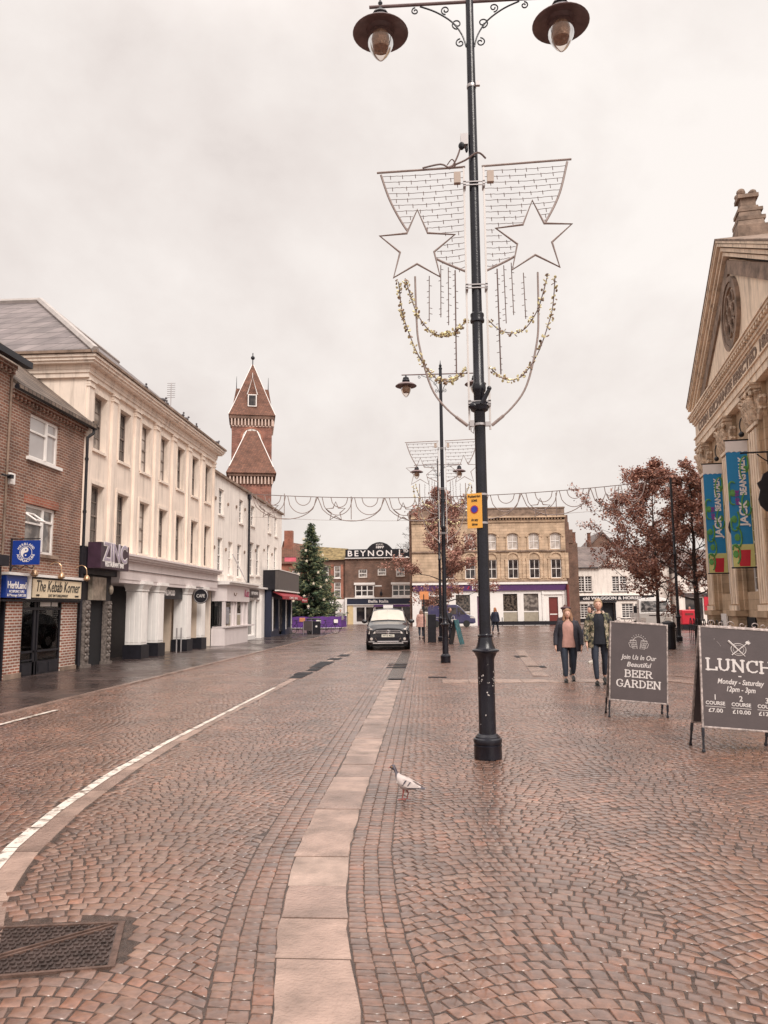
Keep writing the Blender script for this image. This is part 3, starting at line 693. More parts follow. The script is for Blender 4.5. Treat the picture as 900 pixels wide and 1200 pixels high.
def f(g):
    for i in range(8):
        u=max(.03,22.145+1.968*i-Y0-.17); u2=min(u+.34,W-.0)
        g.box(u,-.09,3.62,u2,-.0,8.5); g.box(u-.03,-.13,8.50,u2+.03,-.0,8.56); g.box(u-.02,-.11,8.57,u2+.02,-.0,8.66); g.box(u-.05,-.15,8.67,u2+.05,-.0,8.74)
part(b,'pilaster','cream',f)
def f(g):
    cornice(g,0,W,8.745,[(.14,.10),(.10,.14),(.14,.16),(.07,.34),(.09,.40),(.08,.45)],depth=9.4)
part(b,'cornice','cream',f)
def f(g):   # hipped slate roof
    u0,u1,y0,y1,zb,zt,d=-.5,W+.5,-.46,10,9.43,12.7,3.9
    P=[(u0,y0,zb),(u1,y0,zb),(u1,y1,zb),(u0,y1,zb),(u0+d,y0+d,zt),(u1-d,y0+d,zt),(u1-d,y1-1,zt),(u0+d,y1-1,zt)]
    g.hexa(P)
part(b,'roof','slate',f)
def f(g):
    u0,u1,y0,zb,zt,d=-.5,W+.5,-.46,9.45,12.74,3.9
    g.tube([(u0,y0,zb),(u0+d,y0+d,zt)],.12,6); g.tube([(u0+d,y0+d,zt),(u0+d,8,zt)],.1,6); g.tube([(u0+d,y0+d,zt),(u1-d,y0+d,zt)],.09,6)
part(b,'hip_flashing','lead',f)
part(b,'roof_gutter','stoneD',lambda g:(g.box(-.5,-.5,9.38,W+.5,-.44,9.46),g.box(-.52,-.44,9.38,-.46,9.,9.46)))
# ground floor entablature and pillars
def f(g):
    cornice(g,2.3,W,2.72,[(.30,.30),(.03,.33),(.28,.30),(.07,.42),(.08,.5),(.07,.56),(.05,.3)],ends=False,depth=.02)
part(b,'entablature','lilac',f)
part(b,'string_line','black',lambda g:g.box(2.31,-.345,3.03,W-.02,-.3301,3.045))
part(b,'soffit','lilac',lambda g:g.box(2.3,.02,2.6,W,1.6,2.72))
px=[(26.35,.62),(28.0,.62),(31.35,.62),(33.35,.62)]
for (yy,s) in px:
    u=yy-Y0
    def f(g):
        g.box(u,-.3,.52,u+s,.25,2.36)
        for k in range(4): g.box(u+.06+k*(s-.12)/4+.01,-.315,.6,u+.06+(k+1)*(s-.12)/4-.02,-.3,2.3)
        for k in range(3): g.box(u-.015,-.24+k*.17,.6,u,-.11+k*.17,2.3)
        g.box(u-.03,-.33,2.37,u+s+.03,.28,2.42)
        g.hexa([(u-.02,-.32,2.421),(u+s+.02,-.32,2.421),(u+s+.02,.27,2.421),(u-.02,.27,2.421),(u-.1,-.42,2.60),(u+s+.1,-.42,2.60),(u+s+.1,.32,2.60),(u-.1,.32,2.60)])
        g.box(u-.12,-.44,2.601,u+s+.12,.34,2.715)
    p=part(b,'pillar','trim',f)
    part(p,'plinth','black',lambda g:(g.box(u-.06,-.36,.0,u+s+.06,.3,.50)))
part(b,'lintel_beam','lilac',lambda g:g.box(2.3,-.28,2.60,W,.0,2.719))
# recessed fronts behind the pillars
def f(g):
    wall_front(g,2.3,W,0,2.6,[(6.9,0,9.1,2.1)],.3,1.2)
part(b,'recess_wall','black',f)
part(b,'notice_board',mat('grey_white_notice',(.50,.44,.43),.5),lambda g:(g.box(3.3,1.12,1.42,4.3,1.19,2.05),g.box(3.3,1.12,.72,4.2,1.19,1.34)))
def f(g): g.box(9.15,.35,0,9.3,1.18,2.59); g.box(11.2,-.1,.4,11.3,1.18,2.59); g.box(9.35,1.1,0,10.6,1.17,2.3)
part(b,'lobby_panel',mat('warm_panel',(.60,.48,.38),.55,var=.1),f)
s_=part(b,'hanging_fascia','black',lambda g:g.box(6.75,-.12,2.14,9.2,-.06,2.59)); 
text(s_,'WILDWOOD',.3,'letw',(7.6,-.128,2.37),width=1.25,bold=.01); part(s_,'sign_panel','letw',lambda g:g.box(6.9,-.124,2.27,6.92,-.121,2.47))
part(b,'glass_screen','shop',lambda g:(g.box(6.9,1.25,0,9.1,1.27,2.1)))
part(b,'barrier_post','steel',lambda g:(g.tube([(8.35,-.2,0),(8.35,-.2,1.0)],.03,8),g.tube([(8.9,-.2,0),(8.9,-.2,1.0)],.03,8)))
q=thing('round_sign','round dark hanging sign with a pale ring by the pillars','sign',(XW+.5,32.6,2.02+.28))
part(q,'disc','black',lambda g:g.lathe([(.33,-.02),(.33,.02)],(.0,0,0),24,'y')); 
part(q,'ring','steel',lambda g:g.tube([(.3*cos(2*PI*i/28),-.03,.3*sin(2*PI*i/28)) for i in range(28)],.02,5,True)); text(q,'CAFE',.2,'letw',(0,-.03,0),width=.36)
part(q,'bracket','black',lambda g:g.tube([(-.5,0,.36),(.1,0,.36)],.015,5))
# bar entrance at the near end
def f(g,u=.18):
    for u in (u,):
        g.box(u,-.16,.12,u+.34,-.0,2.0)
        for k in range(7):
            z=.22+k*.25; g.ell((u+.17,-.17,z+.08),.13,.05,.09,8,6); g.ell((u+.08,-.18,z+.19),.05,.03,.04,6,4); g.ell((u+.26,-.18,z+.19),.05,.03,.04,6,4)
        g.box(u-.05,-.22,0,u+.39,-.0,.12)
for u_ in (.18,1.72): part(b,'carved_pilaster',mat('carved_dark_stone',(.17,.14,.125),.5,var=.6,scale=14,bump=.5),lambda g:f(g,u_))
part(b,'door_recess','dark',lambda g:(g.box(.52,.02,.0,1.72,.05,2.1)))
def f(g): wall_front(g,0,2.3,0,3.6,[(.52,0,1.72,2.0)],.3,-.01)
part(b,'entrance_wall','black',f)
part(b,'entrance_door','dark',lambda g:g.box(.55,.25,0,1.7,.28,2.))
part(b,'mirror_panel',mat('mottled_gold_panel',(.36,.30,.24),.35,.3,var=.7,scale=3),lambda g:(g.box(.62,-.15,2.02,1.62,-.02,2.72),g.ell((1.86,-.2,2.35),.1,.08,.16,8,6)))
part(b,'side_fascia','black',lambda g:g.box(.01,-.2,2.78,2.3,-.015,3.58))
q=thing('bar_sign','plum projecting sign box with large silver letters over the bar entrance','sign',(XW,22.2,2.95),RZL)
part(q,'sign_box',mat('plum_board',(.045,.022,.04),.35,var=.4),lambda g:g.box(0,-.62,0,2.12,-.21,.78),bevel=.01)
zm=mat('brushed_zinc_letters',(.46,.40,.50),.35,.3,var=.25,scale=9)
text(q,'ZINC',.78,'letw',(1.06,-.626,.48),width=1.86,bold=.035,ext=.003); text(q,'ZINC',.78,zm,(1.06,-.634,.48),width=1.74,bold=.008,ext=.004); text(q,'RESTAURANT BAR',.2,'letw',(1.0,-.628,.13),width=1.4,bold=.006)
# birds and aerials along the cornice
for i,(yy,dx,a) in enumerate([(26.0,.0,.4),(27.6,.05,2.5),(28.2,0,.2),(30.0,.02,.6),(30.5,-.02,2.4),(31.9,0,.3),(35.1,.03,2.9)]):
    q=MB(); q.ell((0,0,.11),.07,.14,.07,8,6); q.ell((0,-.13,.20),.04,.045,.045,8,6); q.tube([(0,.1,.12),(0,.26,.08)],[.05,.02],5); q.tube([(0,-.165,.2),(0,-.2,.19)],[.012,.004],4); q.tube([(.03,0,.06),(.03,0,0)],.008,4); q.tube([(-.03,0,.06),(-.03,0,0)],.008,4)
    o=q.build('pigeon',mat('grey_feathers',(.10,.09,.10),.7,var=.3,scale=10),None,True,(XW+.36+dx,yy,9.455),(0,0,a)); 
    tag(o,'small grey pigeon perched on the cream cornice','pigeon','pigeons on the cream cornice')
q=thing('aerial','tall thin television aerial rising above the end of the cream cornice','aerial',(XW-.8,31.9,9.4))
part(q,'mast','steel',lambda g:g.tube([(0,0,0),(0,0,2.15)],.022,5)); part(q,'antenna','steel',lambda g:[g.tube([(-.18,0,1.5+k*.09),(.18,0,1.5+k*.09)],.012,4) for k in range(8)])
q=thing('aerial','short branching television aerial on the white house roof','aerial',(XW-.6,34.6,9.4))
part(q,'mast','steel',lambda g:g.tube([(0,0,0),(0,0,.75)],.02,5)); part(q,'antenna','steel',lambda g:(g.tube([(-.3,0,.55),(.3,0,.75)],.015,4),g.tube([(-.25,0,.7),(.2,0,.5)],.015,4)))
q=thing('chimney_stack','short brown chimney with two pots at the end of the cream building','chimney',(XW-1.0,36.2,0),RZL)
part(q,'stack','brickD',lambda g:g.box(-.3,-.4,8.3,.35,.5,9.55)); part(q,'chimney_pot','tileR',lambda g:(g.lathe([(.13,9.55),(.12,10.0)],(-.1,-.1,0),10),g.lathe([(.13,9.55),(.12,9.9)],(.18,.2,0),10)))

# ================================================================ long white building
Y0=35.88; W=52.95-Y0
b=thing('white_building','long plain white rendered building with thin sash windows and a drainpipe','building',(XW,Y0,0),RZL,'shops along the left side of the street')
wl=[(36.95,.9,6.42,1.28),(41.0,.85,6.44,1.28),(43.75,.9,6.6,1.15),(48.4,.9,6.66,1.25),(50.5,.9,6.62,1.3),(36.85,.9,3.56,1.7),(38.85,.9,3.52,1.7),(40.7,.9,3.48,1.75),(43.6,.95,3.7,1.9),(45.2,.95,3.75,1.85),(48.2,.9,4.04,1.8),(50.4,.95,4.03,1.82)]
ops=[(y-Y0,z,y-Y0+w_,z+h_) for y,w_,z,h_ in wl]
part(b,'wall','white',lambda g:(wall_front(g,0,W,3.05,8.3,ops,.16,.02),shell(g,0,W,0,8.3,8.5,.02)))
part(b,'parapet_coping','stoneD',lambda g:g.box(-.1,-.12,8.301,W+.1,.6,8.42))
part(b,'roof','slate',lambda g:g.hexa([(.05,.5,8.43),(W,.5,8.43),(W,8.4,8.43),(.05,8.4,8.43),(1,3,9.3),(W-1,3,9.3),(W-1,6,9.3),(1,6,9.3)]))
for y,w_,z,h_ in wl: window(b,y-Y0,z,w_,h_,2,2,'trim',pick('g2','g3','g1'),.05,.13,sill='white')
part(b,'drainpipe','black',lambda g:(g.tube([(43.0-Y0,-.06,8.1),(43.0-Y0,-.06,2.9)],.06,8),g.box(42.85-Y0,-.14,8.0,43.15-Y0,.02,8.25)))
def f(g):
    for (y,z) in ((36.3,7.1),(38.6,7.1),(40.3,7.2),(42.2,7.3),(36.2,4.7),(38.3,4.75),(42.2,4.9),(44.9,5.2),(47.2,5.4),(49.6,5.3)): g.lathe([(.09,0),(.09,.06)],(y-Y0,.02,z),10,'y')
part(b,'wall_tie','stoneD',f)
# bay shopfront
u0,u1=.15,6.1
def f(g):
    pr=[(u0,.02),(u0+.15,-.6),(u0+4.7,-.6),(u1,-.25),(u1,.02)]
    g.prism(pr,0,.85,'z'); g.prism([(a,b_*1.12) for a,b_ in pr],2.12,2.9,'z')
    for a in (u0+.15,u0+1.75,u0+2.25,u0+3.75,u0+4.55,u1-.12): 
        yy=-.6 if a<u0+4.6 else -.27
        g.box(a,yy,.85,a+.14,yy+.16,2.12)
    g.box(u0+.1,-.68,.86,u1,.0,.93)
part(b,'bay_shopfront','lilac',f)
part(b,'bay_cornice','trim',lambda g:(g.box(u0-.1,-.85,2.905,u1+.1,.02,3.0),g.box(u0-.1,-.95,3.002,u1+.15,.02,3.08)))
part(b,'bay_window','clear',lambda g:g.prism([(u0+.05,-.1),(u0+.2,-.52),(u0+4.65,-.52),(u1-.05,-.2)],.93,2.12,'z'))
interior(b,u0+.1,u1-.1,.9,2.1,.0,.015,name='bay_back')
part(b,'window_display','shop',lambda g:(g.box(u0+.45,-.4,.95,u0+1.4,-.36,1.9),g.box(u0+2.5,-.42,.95,u0+3.6,-.38,2.0),g.box(u0+4,-.4,.95,u0+4.4,-.36,1.6)))
text(b,'Kuts',.55,mat('magenta_lettering',(.42,.02,.12),.5),(u0+4.0,-.695,2.55),shear=.3,width=1.0,name='shop_lettering'); text(b,'hairdesign',.16,'letk',(u0+5.0,-.695,2.42),width=.8,name='shop_lettering')
part(b,'crest','stoneD',lambda g:[g.tube([(u0+1.7+.25*cos(a+.3),-.69,2.55+.14*sin(a+.3)),(u0+1.7+.25*cos(a),-.69,2.55+.14*sin(a))],.02,4) for a in [PI+i*.35 for i in range(9)]])
part(b,'flagpole','steel',lambda g:g.tube([(3.0,-.95,3.1),(3.6,-.05,4.6)],.03,6))
# door unit
u0,u1=6.35,11.2
def f(g):
    wall_front(g,u0,u1,0,3.05,[(7.0,.25,8.6,2.3),(8.85,0,9.9,2.3)],.25,-.1)
    g.quad((u0,.02,0),(u0,-.1,0),(u0,-.1,3.05),(u0,.02,3.05))
    g.box(u0,-.3,2.95,u1,-.101,3.05); g.box(9.95,-.2,0,10.2,-.101,2.6)
part(b,'doorway_front','trim',f)
window(b,7.0,.25,1.6,2.05,1,1,'trim','g1',.07,.05,mid=False); window(b,8.85,0.02,1.05,2.28,1,2,'trim','g2',.1,.05,mid=False,name='glazed_door')
s_=part(b,'shop_sign','chalk',lambda g:g.box(7.0,-.2,2.42,9.2,-.11,2.86)); text(s_,'OPTICIANS',.25,'letw',(8.1,-.206,2.64),width=1.6)
part(b,'grey_downpipe','black',lambda g:g.box(6.13,-.12,0,6.33,.0,2.9))
# pub-like dark shop with red awning
u0,u1=11.3,W+1.4
def f(g):
    wall_front(g,u0,u1,0,3.2,[(u0+.6,.5,u0+2.2,2.4),(u0+2.5,.1,u0+4.6,2.4),(u0+5.,.5,u0+6.6,2.4)],.25,-.5)
    g.quad((u0,.02,0),(u0,-.5,0),(u0,-.5,3.2),(u0,.02,3.2)); g.quad((u1,-.5,0),(u1,1,0),(u1,1,3.2),(u1,-.5,3.2)); g.quad((u0,-.5,3.2),(u1,-.5,3.2),(u1,1,3.2),(u0,1,3.2))
part(b,'dark_shopfront','navy',f)
part(b,'shopfront_pane','shop',lambda g:g.box(u0+.6,-.3,.3,u0+6.6,-.27,2.4))
part(b,'shopfront_mullion','trim',lambda g:[g.box(x,-.53,.4,x+.14,-.501,2.5) for x in (u0+.35,u0+4.7,u0+6.7)])
part(b,'upper_signboard',mat('brown_signboard',(.10,.085,.08),.6),lambda g:(g.box(u0-.1,-.95,2.95,u1+.1,-.75,4.15)))
part(b,'sign_trim','trim',lambda g:(g.box(u0-.15,-.98,4.152,u1+.15,-.3,4.2),g.box(u0-.12,-1.0,2.85,u1+.12,-.74,2.93)))
part(b,'sign_side','black',lambda g:g.box(u0-.1,-.74,2.93,u0+.1,.0,4.15))
M['awn']=mat('faded_red_canvas',(.30,.03,.04),.7,var=.2)
aw=part(b,'awning','awn',lambda g:g.prism([(-.76,2.84),(-1.25,2.55),(-1.25,2.35),(-1.2,2.35),(-1.2,2.5),(-.6,2.8)],u0,u1,'x')); text(aw,'CAFE  BAR',.2,'letw',((u0+u1)/2,-1.256,2.45),width=3.)
q=thing('shop_banner','red banner with white edge jutting from the end of the dark shop','banner',(XW,54.0,2.2))
part(q,'cloth','awn',lambda g:g.box(1.25,-.02,0,1.65,.02,.3)); part(q,'pole','black',lambda g:g.tube([(.4,0,.42),(1.95,0,.42)],.02,5)); text(q,'Pizza',.2,'letw',(1.45,-.025,.15),width=.3)
q=thing('shop_banner','small pink and white sign on a pole high at the corner','sign',(XW,53.2,5.05))
part(q,'cloth',mat('pink_sign',(.6,.12,.17),.5),lambda g:g.box(.15,-.02,0,.95,.02,.28)); part(q,'pole','black',lambda g:g.tube([(0,0,.3),(.95,0,.3)],.02,5))
# ================================================================ far side of the market place
GF='buildings across the far side of the market place'
def loc_b(name,label,cat,x,y,rz=0,group=GF): return thing(name,label,cat,(x,y,0),rz,group)
# red brick gabled house glimpsed left of the fir tree
b=loc_b('brick_house','orange red brick house with tiled roof half hidden left of the christmas tree','house',-18.2,91)
part(b,'wall','brickR',lambda g:(wall_front(g,0,3.3,0,7.3,[(1.6,5.2,2.6,6.4)],.15),shell(g,0,3.3,0,7.3,7)))
part(b,'roof','tileR',lambda g:g.hexa([(-.1,-.3,7.2),(3.3,-.3,7.2),(3.3,7,7.2),(-.1,7,7.2),(-.1,3,10.2),(3.3,3,9.6),(3.3,3.6,9.6),(-.1,3.6,10.2)]))
part(b,'chimney','brickR',lambda g:g.box(.2,2,9,1.2,3,11.4))
window(b,1.6,5.2,1.0,1.2,2,2,'trim','g2',.09,.08,sill='trim')
part(b,'shop_front','trim',lambda g:g.box(.1,-.2,0,3.2,-.01,3.)); part(b,'shop_window','g1',lambda g:g.box(.5,-.25,.5,2.8,-.21,2.4))
# brown brick house with mossy roof
b=loc_b('brick_house','brown brick house with a mossy roof just left of the black signboard','house',-14.9,90.4)
W=4.72; ops=[(1.95,5.25,2.75,6.85),(3.4,5.4,4.15,6.85),(3.4,3.15,4.2,4.9)]
part(b,'wall','brickD',lambda g:(wall_front(g,0,W,0,7.6,ops,.15),shell(g,0,W,0,7.6,7)))
part(b,'brick_panel','brickR',lambda g:(g.box(3.0,-.03,5.,3.36,-.001,7.),g.box(4.2,-.03,3.,4.5,-.001,7.),g.box(3.,-.03,4.95,3.36,-.001,3.2)))
part(b,'roof','moss',lambda g:g.hexa([(-.2,-.3,7.55),(W,-.3,7.55),(W,7,7.55),(-.2,7,7.55),(-.2,3,9.5),(W,3,9.1),(W,3.6,9.1),(-.2,3.6,9.5)]))
for (a,c,e,h_) in ops: window(b,a,c,e-a,h_-c,1,1 if h_>5 else 2,'trim',pick('g1','g2'),.1,.08,sill='trim')
part(b,'shop_front','trim',lambda g:(g.box(.3,-.25,0,W-.05,-.01,2.9)))
part(b,'shop_window','g1',lambda g:g.box(.8,-.3,.4,3.6,-.255,2.3))
def f(g):
    for i in range(9): g.hexa([(1.+i*.28,-1.3,2.0),(1.14+i*.28,-1.3,2.0),(1.14+i*.28,-.26,2.7),(1.+i*.28,-.26,2.7),(1.+i*.28,-1.3,2.03),(1.14+i*.28,-1.3,2.03),(1.14+i*.28,-.26,2.73),(1.+i*.28,-.26,2.73)])
part(b,'striped_awning','trim',f)
part(b,'awning_cloth','chalk',lambda g:g.hexa([(.95,-1.28,1.98),(3.6,-1.28,1.98),(3.6,-.26,2.68),(.95,-.26,2.68),(.95,-1.28,1.99),(3.6,-1.28,1.99),(3.6,-.26,2.69),(.95,-.26,2.69)]))
# Beynon building
b=loc_b('brick_building','brown brick building with black lettered roof signboard and white bay windows','building',-10.15,90)
W=8.05; px0=-10.15
top=[(-8.55-px0,5.42,1.,.95),(-6.3-px0,5.65,.98,.8),(-4.15-px0,5.5,1.02,1.02)]
ops=[(u,z,u+w_,z+h_) for u,z,w_,h_ in top]
part(b,'wall','brickD',lambda g:(wall_front(g,0,W,2.2,7.72,ops,.12),shell(g,0,W,0,7.72,8)))
for u,z,w_,h_ in top: window(b,u,z,w_,h_,3,1,'trim','g2',.09,.07,sill='stoneD')
for u in (-8.95-px0,-4.62-px0):
    bay=part(b,'bay_window','trim',lambda g:(g.box(u-.05,-.35,2.95,u+2.25,.0,3.2),g.box(u-.12,-.42,4.55,u+2.32,.0,4.8)))
    o=window(b,u,3.2,2.2,1.36,3,1,'trim','g1',.12,-.3,bar=.12,name='bay_glazing'); 
part(b,'parapet','brickD',lambda g:g.box(-.02,-.03,7.15,W+.02,-.001,7.35))
sb=part(b,'roof_signboard','black',lambda g:(g.box(.05,-.2,7.73,W,-.02,8.72),g.prism([(2.6,8.72),(2.9,9.05),(3.2,9.3),(3.7,9.5),(4.1,9.55),(4.5,9.5),(5.0,9.3),(5.3,9.05),(5.6,8.72)],-.18,-.03,'y')))
part(b,'sign_ledge','trim',lambda g:g.box(0,-.3,7.64,W,.0,7.725))
text(sb,'BEYNON',.86,'letw',(2.95,-.21,8.2),width=5.2,bold=.012,sy=1.1,space=1.35); text(sb,'L',.98,'letw',(6.55,-.21,8.2),width=.42,bold=.02,sy=1.1); text(sb,'TD',.45,'letw',(7.15,-.21,8.45),width=.62,bold=.015); text(sb,'. .',.5,'letw',(6.9,-.21,7.9),width=1.1,bold=.02)
text(sb,'1897',.36,'letw',(4.1,-.19,8.93),width=.95,bold=.012); text(sb,'ESTD',.24,'letw',(4.1,-.19,9.24),width=.8)
part(b,'small_plaque','trim',lambda g:g.box(3.3,-.05,4.35,4.3,-.01,4.5)); part(b,'wall_lantern','black',lambda g:(g.ell((4.25,-.3,3.5),.16,.16,.3,8,6),g.tube([(4.25,-.3,3.8),(4.25,-.02,4.0)],.04,5)))
part(b,'shop_fascia','navy',lambda g:g.box(.25,-.3,2.3,7.75,-.01,2.95)); 
text(b,'Bella Italia',.46,'letw',(3.9,-.31,2.62),width=2.35,bold=.012,name='fascia_lettering')
part(b,'shop_pilaster','trim',lambda g:(g.box(-.0,-.34,0,.24,-.0,3.05),g.box(7.76,-.34,0,8.04,-.0,3.05),g.box(.1,-.36,2.96,7.9,-.0,3.06),g.box(.25,-.33,2.2,7.75,-.0,2.29)))
part(b,'cream_panel',mat('cream_panel',(.75,.58,.33),.6),lambda g:g.box(.3,-.2,0,.95,-.01,2.19))
part(b,'shopfront','trim',lambda g:wall_front(g,.95,7.75,0,2.2,[(1.35,.3,2.3,1.95),(2.45,.3,3.4,1.95),(3.6,.3,6.6,1.95),(6.75,.3,7.6,1.95)],.1,-.15))
part(b,'shop_window','g1',lambda g:g.box(1.3,-.06,.2,7.6,-.03,2.)); 
part(b,'awning','purple',lambda g:g.hexa([(3.4,-.9,1.98),(7.7,-.9,1.98),(7.7,-.34,2.2),(3.4,-.34,2.2),(3.4,-.9,2.02),(7.7,-.9,2.02),(7.7,-.34,2.24),(3.4,-.34,2.24)]))

# the bank in yellow stone
X0=-1.95; b=loc_b('stone_bank','three storey yellow stone bank with arched windows and long purple fascia','bank',X0,77)
W=15.25
cs=[12.32,10.2,8.1,5.97,3.85,1.73]      # window centres, world x
ops=[]; pl3=[];pl2=[]
for c in cs:
    u=c-X0; ops+=[(u-.5,7.5,u+.5,9.1),(u-.5,4.62,u+.5,6.5)]
def gw(g): wall_front(g,0,W,4.25,10.2,ops,.18); shell(g,0,W,0,11.2,9)
part(b,'wall','stoneN',gw)
part(b,'side_wall','brickD',lambda g:(g.box(-.25,.3,0,-.005,9,11.6))); part(b,'side_wall','brickD',lambda g:g.box(W+.005,.2,0,W+.35,9,10.9))
for c in cs:
    u=c-X0
    o=window(b,u-.5,7.5,1.,1.6,2,1,'trim','g3' ,.08,.1,bar=.05,sill=None)
    o=window(b,u-.5,4.62,1.,1.88,2,1,'trim','g1',.07,.1,bar=.05,sill='stoneN')
def f(g):
    for c in cs:
        u=c-X0
        for s in (-1,1):
            g.box(u+s*.53,-.08,7.4,u+s*.68,-.0,8.75); g.box(u+s*.5,-.1,8.76,u+s*.74,-.0,8.86); g.box(u+s*.55,-.08,4.6,u+s*.8,-.0,6.45); g.box(u+s*.52,-.1,6.46,u+s*.86,-.0,6.6)
        # arch mouldings
        for (r1,r2,zc,ks) in ((.66,.82,8.72,.62),(.52,.70,6.62,.95)):
            n_=12
            for i in range(n_):
                a,b_=PI*i/n_,PI*(i+1)/n_
                q=lambda r,t:(u+r*cos(t),zc+r*sin(t)*ks)
                p=[q(r1,a),q(r2,a),q(r2,b_),q(r1,b_)]
                g.hexa([(x,-.0,z) for x,z in p]+[(x,-.11,z) for x,z in p])
        g.box(u+.9,-.05,4.6,u+1.22,-.0,7.1)
part(b,'window_moulding','stoneN',f)
part(b,'arch_spandrel','stoneN',lambda g:[(g.prism([(c-X0-.56,9.),(c-X0-.5,8.72)]+[(c-X0+.5*cos(PI-PI*i/8),8.76+.32*sin(PI-PI*i/8)) for i in range(9)]+[(c-X0+.56,9.),(c-X0+.5,9.12),(c-X0-.5,9.12)],.02,.09,'y')) for c in cs])
part(b,'string_course','stoneD',lambda g:(g.box(0,-.16,7.25,W,-.0,7.4),g.box(0,-.22,4.25,W,-.0,4.42)))
def f(g):
    g.box(0,-.12,10.2,W,.0,10.45)
    x=.1
    while x<W-.2: g.box(x,-.28,10.46,x+.14,.0,10.62); x+=.3
    g.box(-.05,-.42,10.63,W+.05,.3,10.82)
part(b,'cornice','stoneN',f)
part(b,'parapet','stoneD',lambda g:(g.box(0,-.06,10.83,W,.3,11.55),g.box(-.05,-.12,11.56,W+.05,.36,11.7),g.box(4.2,-.1,11.,6.2,-.061,11.5),g.box(12.2,-.1,11.,13.9,-.061,11.5)))
fas=part(b,'fascia','purple',lambda g:g.box(.1,-.3,3.42,W-.15,-.0,4.02)); part(b,'fascia_cornice','trim',lambda g:g.box(0,-.4,4.03,W,-.0,4.24))
text(fas,'NatWest',.62,'letw',(7.2,-.31,3.72),width=2.6,bold=.02)
part(fas,'emblem','red',lambda g:[g.hexa([(5.6+.1*cos(a)+p[0],-.31,3.7+.1*sin(a)+p[1]) for p in ((-.06,-.06),(.06,-.06),(.06,.06),(-.06,.06))]+[(5.6+.1*cos(a)+p[0],-.3,3.7+.1*sin(a)+p[1]) for p in ((-.06,-.06),(.06,-.06),(.06,.06),(-.06,.06))]) for a in (PI/2,PI*7/6,-PI/6)])
gops=[(.9,.0,3.3,2.9),(4.3,.3,5.7,3.05),(6.4,0,7.5,2.9),(8.95,.25,10.35,3.1),(10.95,.25,12.4,3.1),(13.4,.0,14.3,2.75)]
part(b,'ground_floor','trim',lambda g:wall_front(g,0,W-.12,0,3.42,gops,.2,-.12))
for (a,c,e,h_) in gops[:5]:
    if a in (6.4,): part(b,'entrance',mat('purple_entry',(.12,.05,.10),.4,var=.4,scale=4),lambda g:g.box(a,.05,0,e,.1,h_)); continue
    part(b,'shop_window','shop' if a<10 else 'g2',lambda g:g.box(a,.0,c,e,.03,h_)); part(b,'window_rail','trim',lambda g:g.box(a,-.03,1.3,e,-.002,1.4))
    part(b,'frosted_panel',mat('frosted_panel',(.38,.33,.26),.3,var=.2),lambda g:g.box(a+.02,-.025,c+.02,e-.02,-.004,1.28))
part(b,'pilaster','trim',lambda g:(g.box(12.75,-.2,0,12.95,-.121,3.35),g.box(14.75,-.2,0,14.95,-.121,3.35),g.box(12.75,-.24,3.0,14.95,-.121,3.15)))
d_=part(b,'door','reddoor',lambda g:(g.box(13.42,.0,0,14.28,.05,2.72),g.box(13.55,-.02,1.3,14.15,-.001,2.5))); part(d_,'letter_plate','trim',lambda g:g.box(13.5,-.03,1.02,14.2,-.001,1.12))
part(b,'drainpipe','reddoor',lambda g:g.tube([(W-.02,-.5,3.9),(W-.02,-.5,.1)],.13,8))
part(b,'railing','black',lambda g:(g.box(7.7,-.8,.05,14,-.74,.42),[g.tube([(7.7+i*1.05,-.77,0),(7.7+i*1.05,-.77,.8 if i in (0,1) else .45)],.04,5) for i in range(7)]))
q=thing('chimney_stack','brown brick chimney rising between the bank and the white pub','chimney',(14.1,79,0))
part(q,'stack','brickD',lambda g:(g.box(-.5,0,0,.75,2,8.2),g.box(-.5,-.1,8.2,.3,1.6,9.6))); part(q,'chimney_pot','tileR',lambda g:(g.lathe([(.15,9.6),(.12,10.4)],(-.1,.4,0),8),))

# white pub
b=loc_b('white_pub','white painted pub with slate roof, gable and long black name board','pub',14.72,84,rad(0))
W=10.6; ops=[(.9,3.38,2.45,5.05),(4.55,3.38,6.15,5.02),(.75,.55,1.95,2.1),(2.05,.55,3.2,2.1),(5.45,.55,6.7,2.1),(7.4,.55,8.8,2.1),(3.45,0,4.65,2.2)]
part(b,'wall','white',lambda g:(wall_front(g,0,W,0,5.98,ops,.18),shell(g,0,W,0,5.98,8),g.prism([(3.1,5.98),(5.3,7.75),(7.4,5.98)],0,3,'y')))
def f(g):
    g.hexa([(0,-.2,5.95),(W,-.2,5.95),(W,8,5.95),(0,8,5.95),(.1,4,8.55),(W-.1,4,8.35),(W-.1,4.3,8.35),(.1,4.3,8.55)])
    for s,a in ((-1,3.0),(1,7.5)):
        g.hexa([(a,-.3,5.86),(a+.3*-s,-.3,5.86),(5.3,-.3,7.78),(5.3,-.3,7.86),(a,3.2,5.86),(a+.3*-s,3.2,5.86),(5.3,3.2,7.78),(5.3,3.2,7.9)])
part(b,'roof','slateW',f)
part(b,'gutter','black',lambda g:g.box(0,-.3,5.86,3.1,-.2,5.96))
for (a,c,e,h_) in ops[:6]:
    window(b,a,c,(e-a),h_-c,4 if c>3 else 3,3,'trim','g1',.08,.1,bar=.05,mid=True,sill='black')
    if c>3: part(b,'mullion','trim',lambda g:g.box((a+e)/2-.07,-.01,c,(a+e)/2+.07,.09,h_))
sb=part(b,'name_board','black',lambda g:g.box(.7,-.12,2.42,8.9,-.0,2.92)); text(sb,'old WAGGON & HORSES',.42,'letw',(4.5,-.128,2.66),width=6.2,bold=.012)
part(b,'board_rail','trim',lambda g:g.box(.6,-.2,2.94,9.0,-.0,3.0))
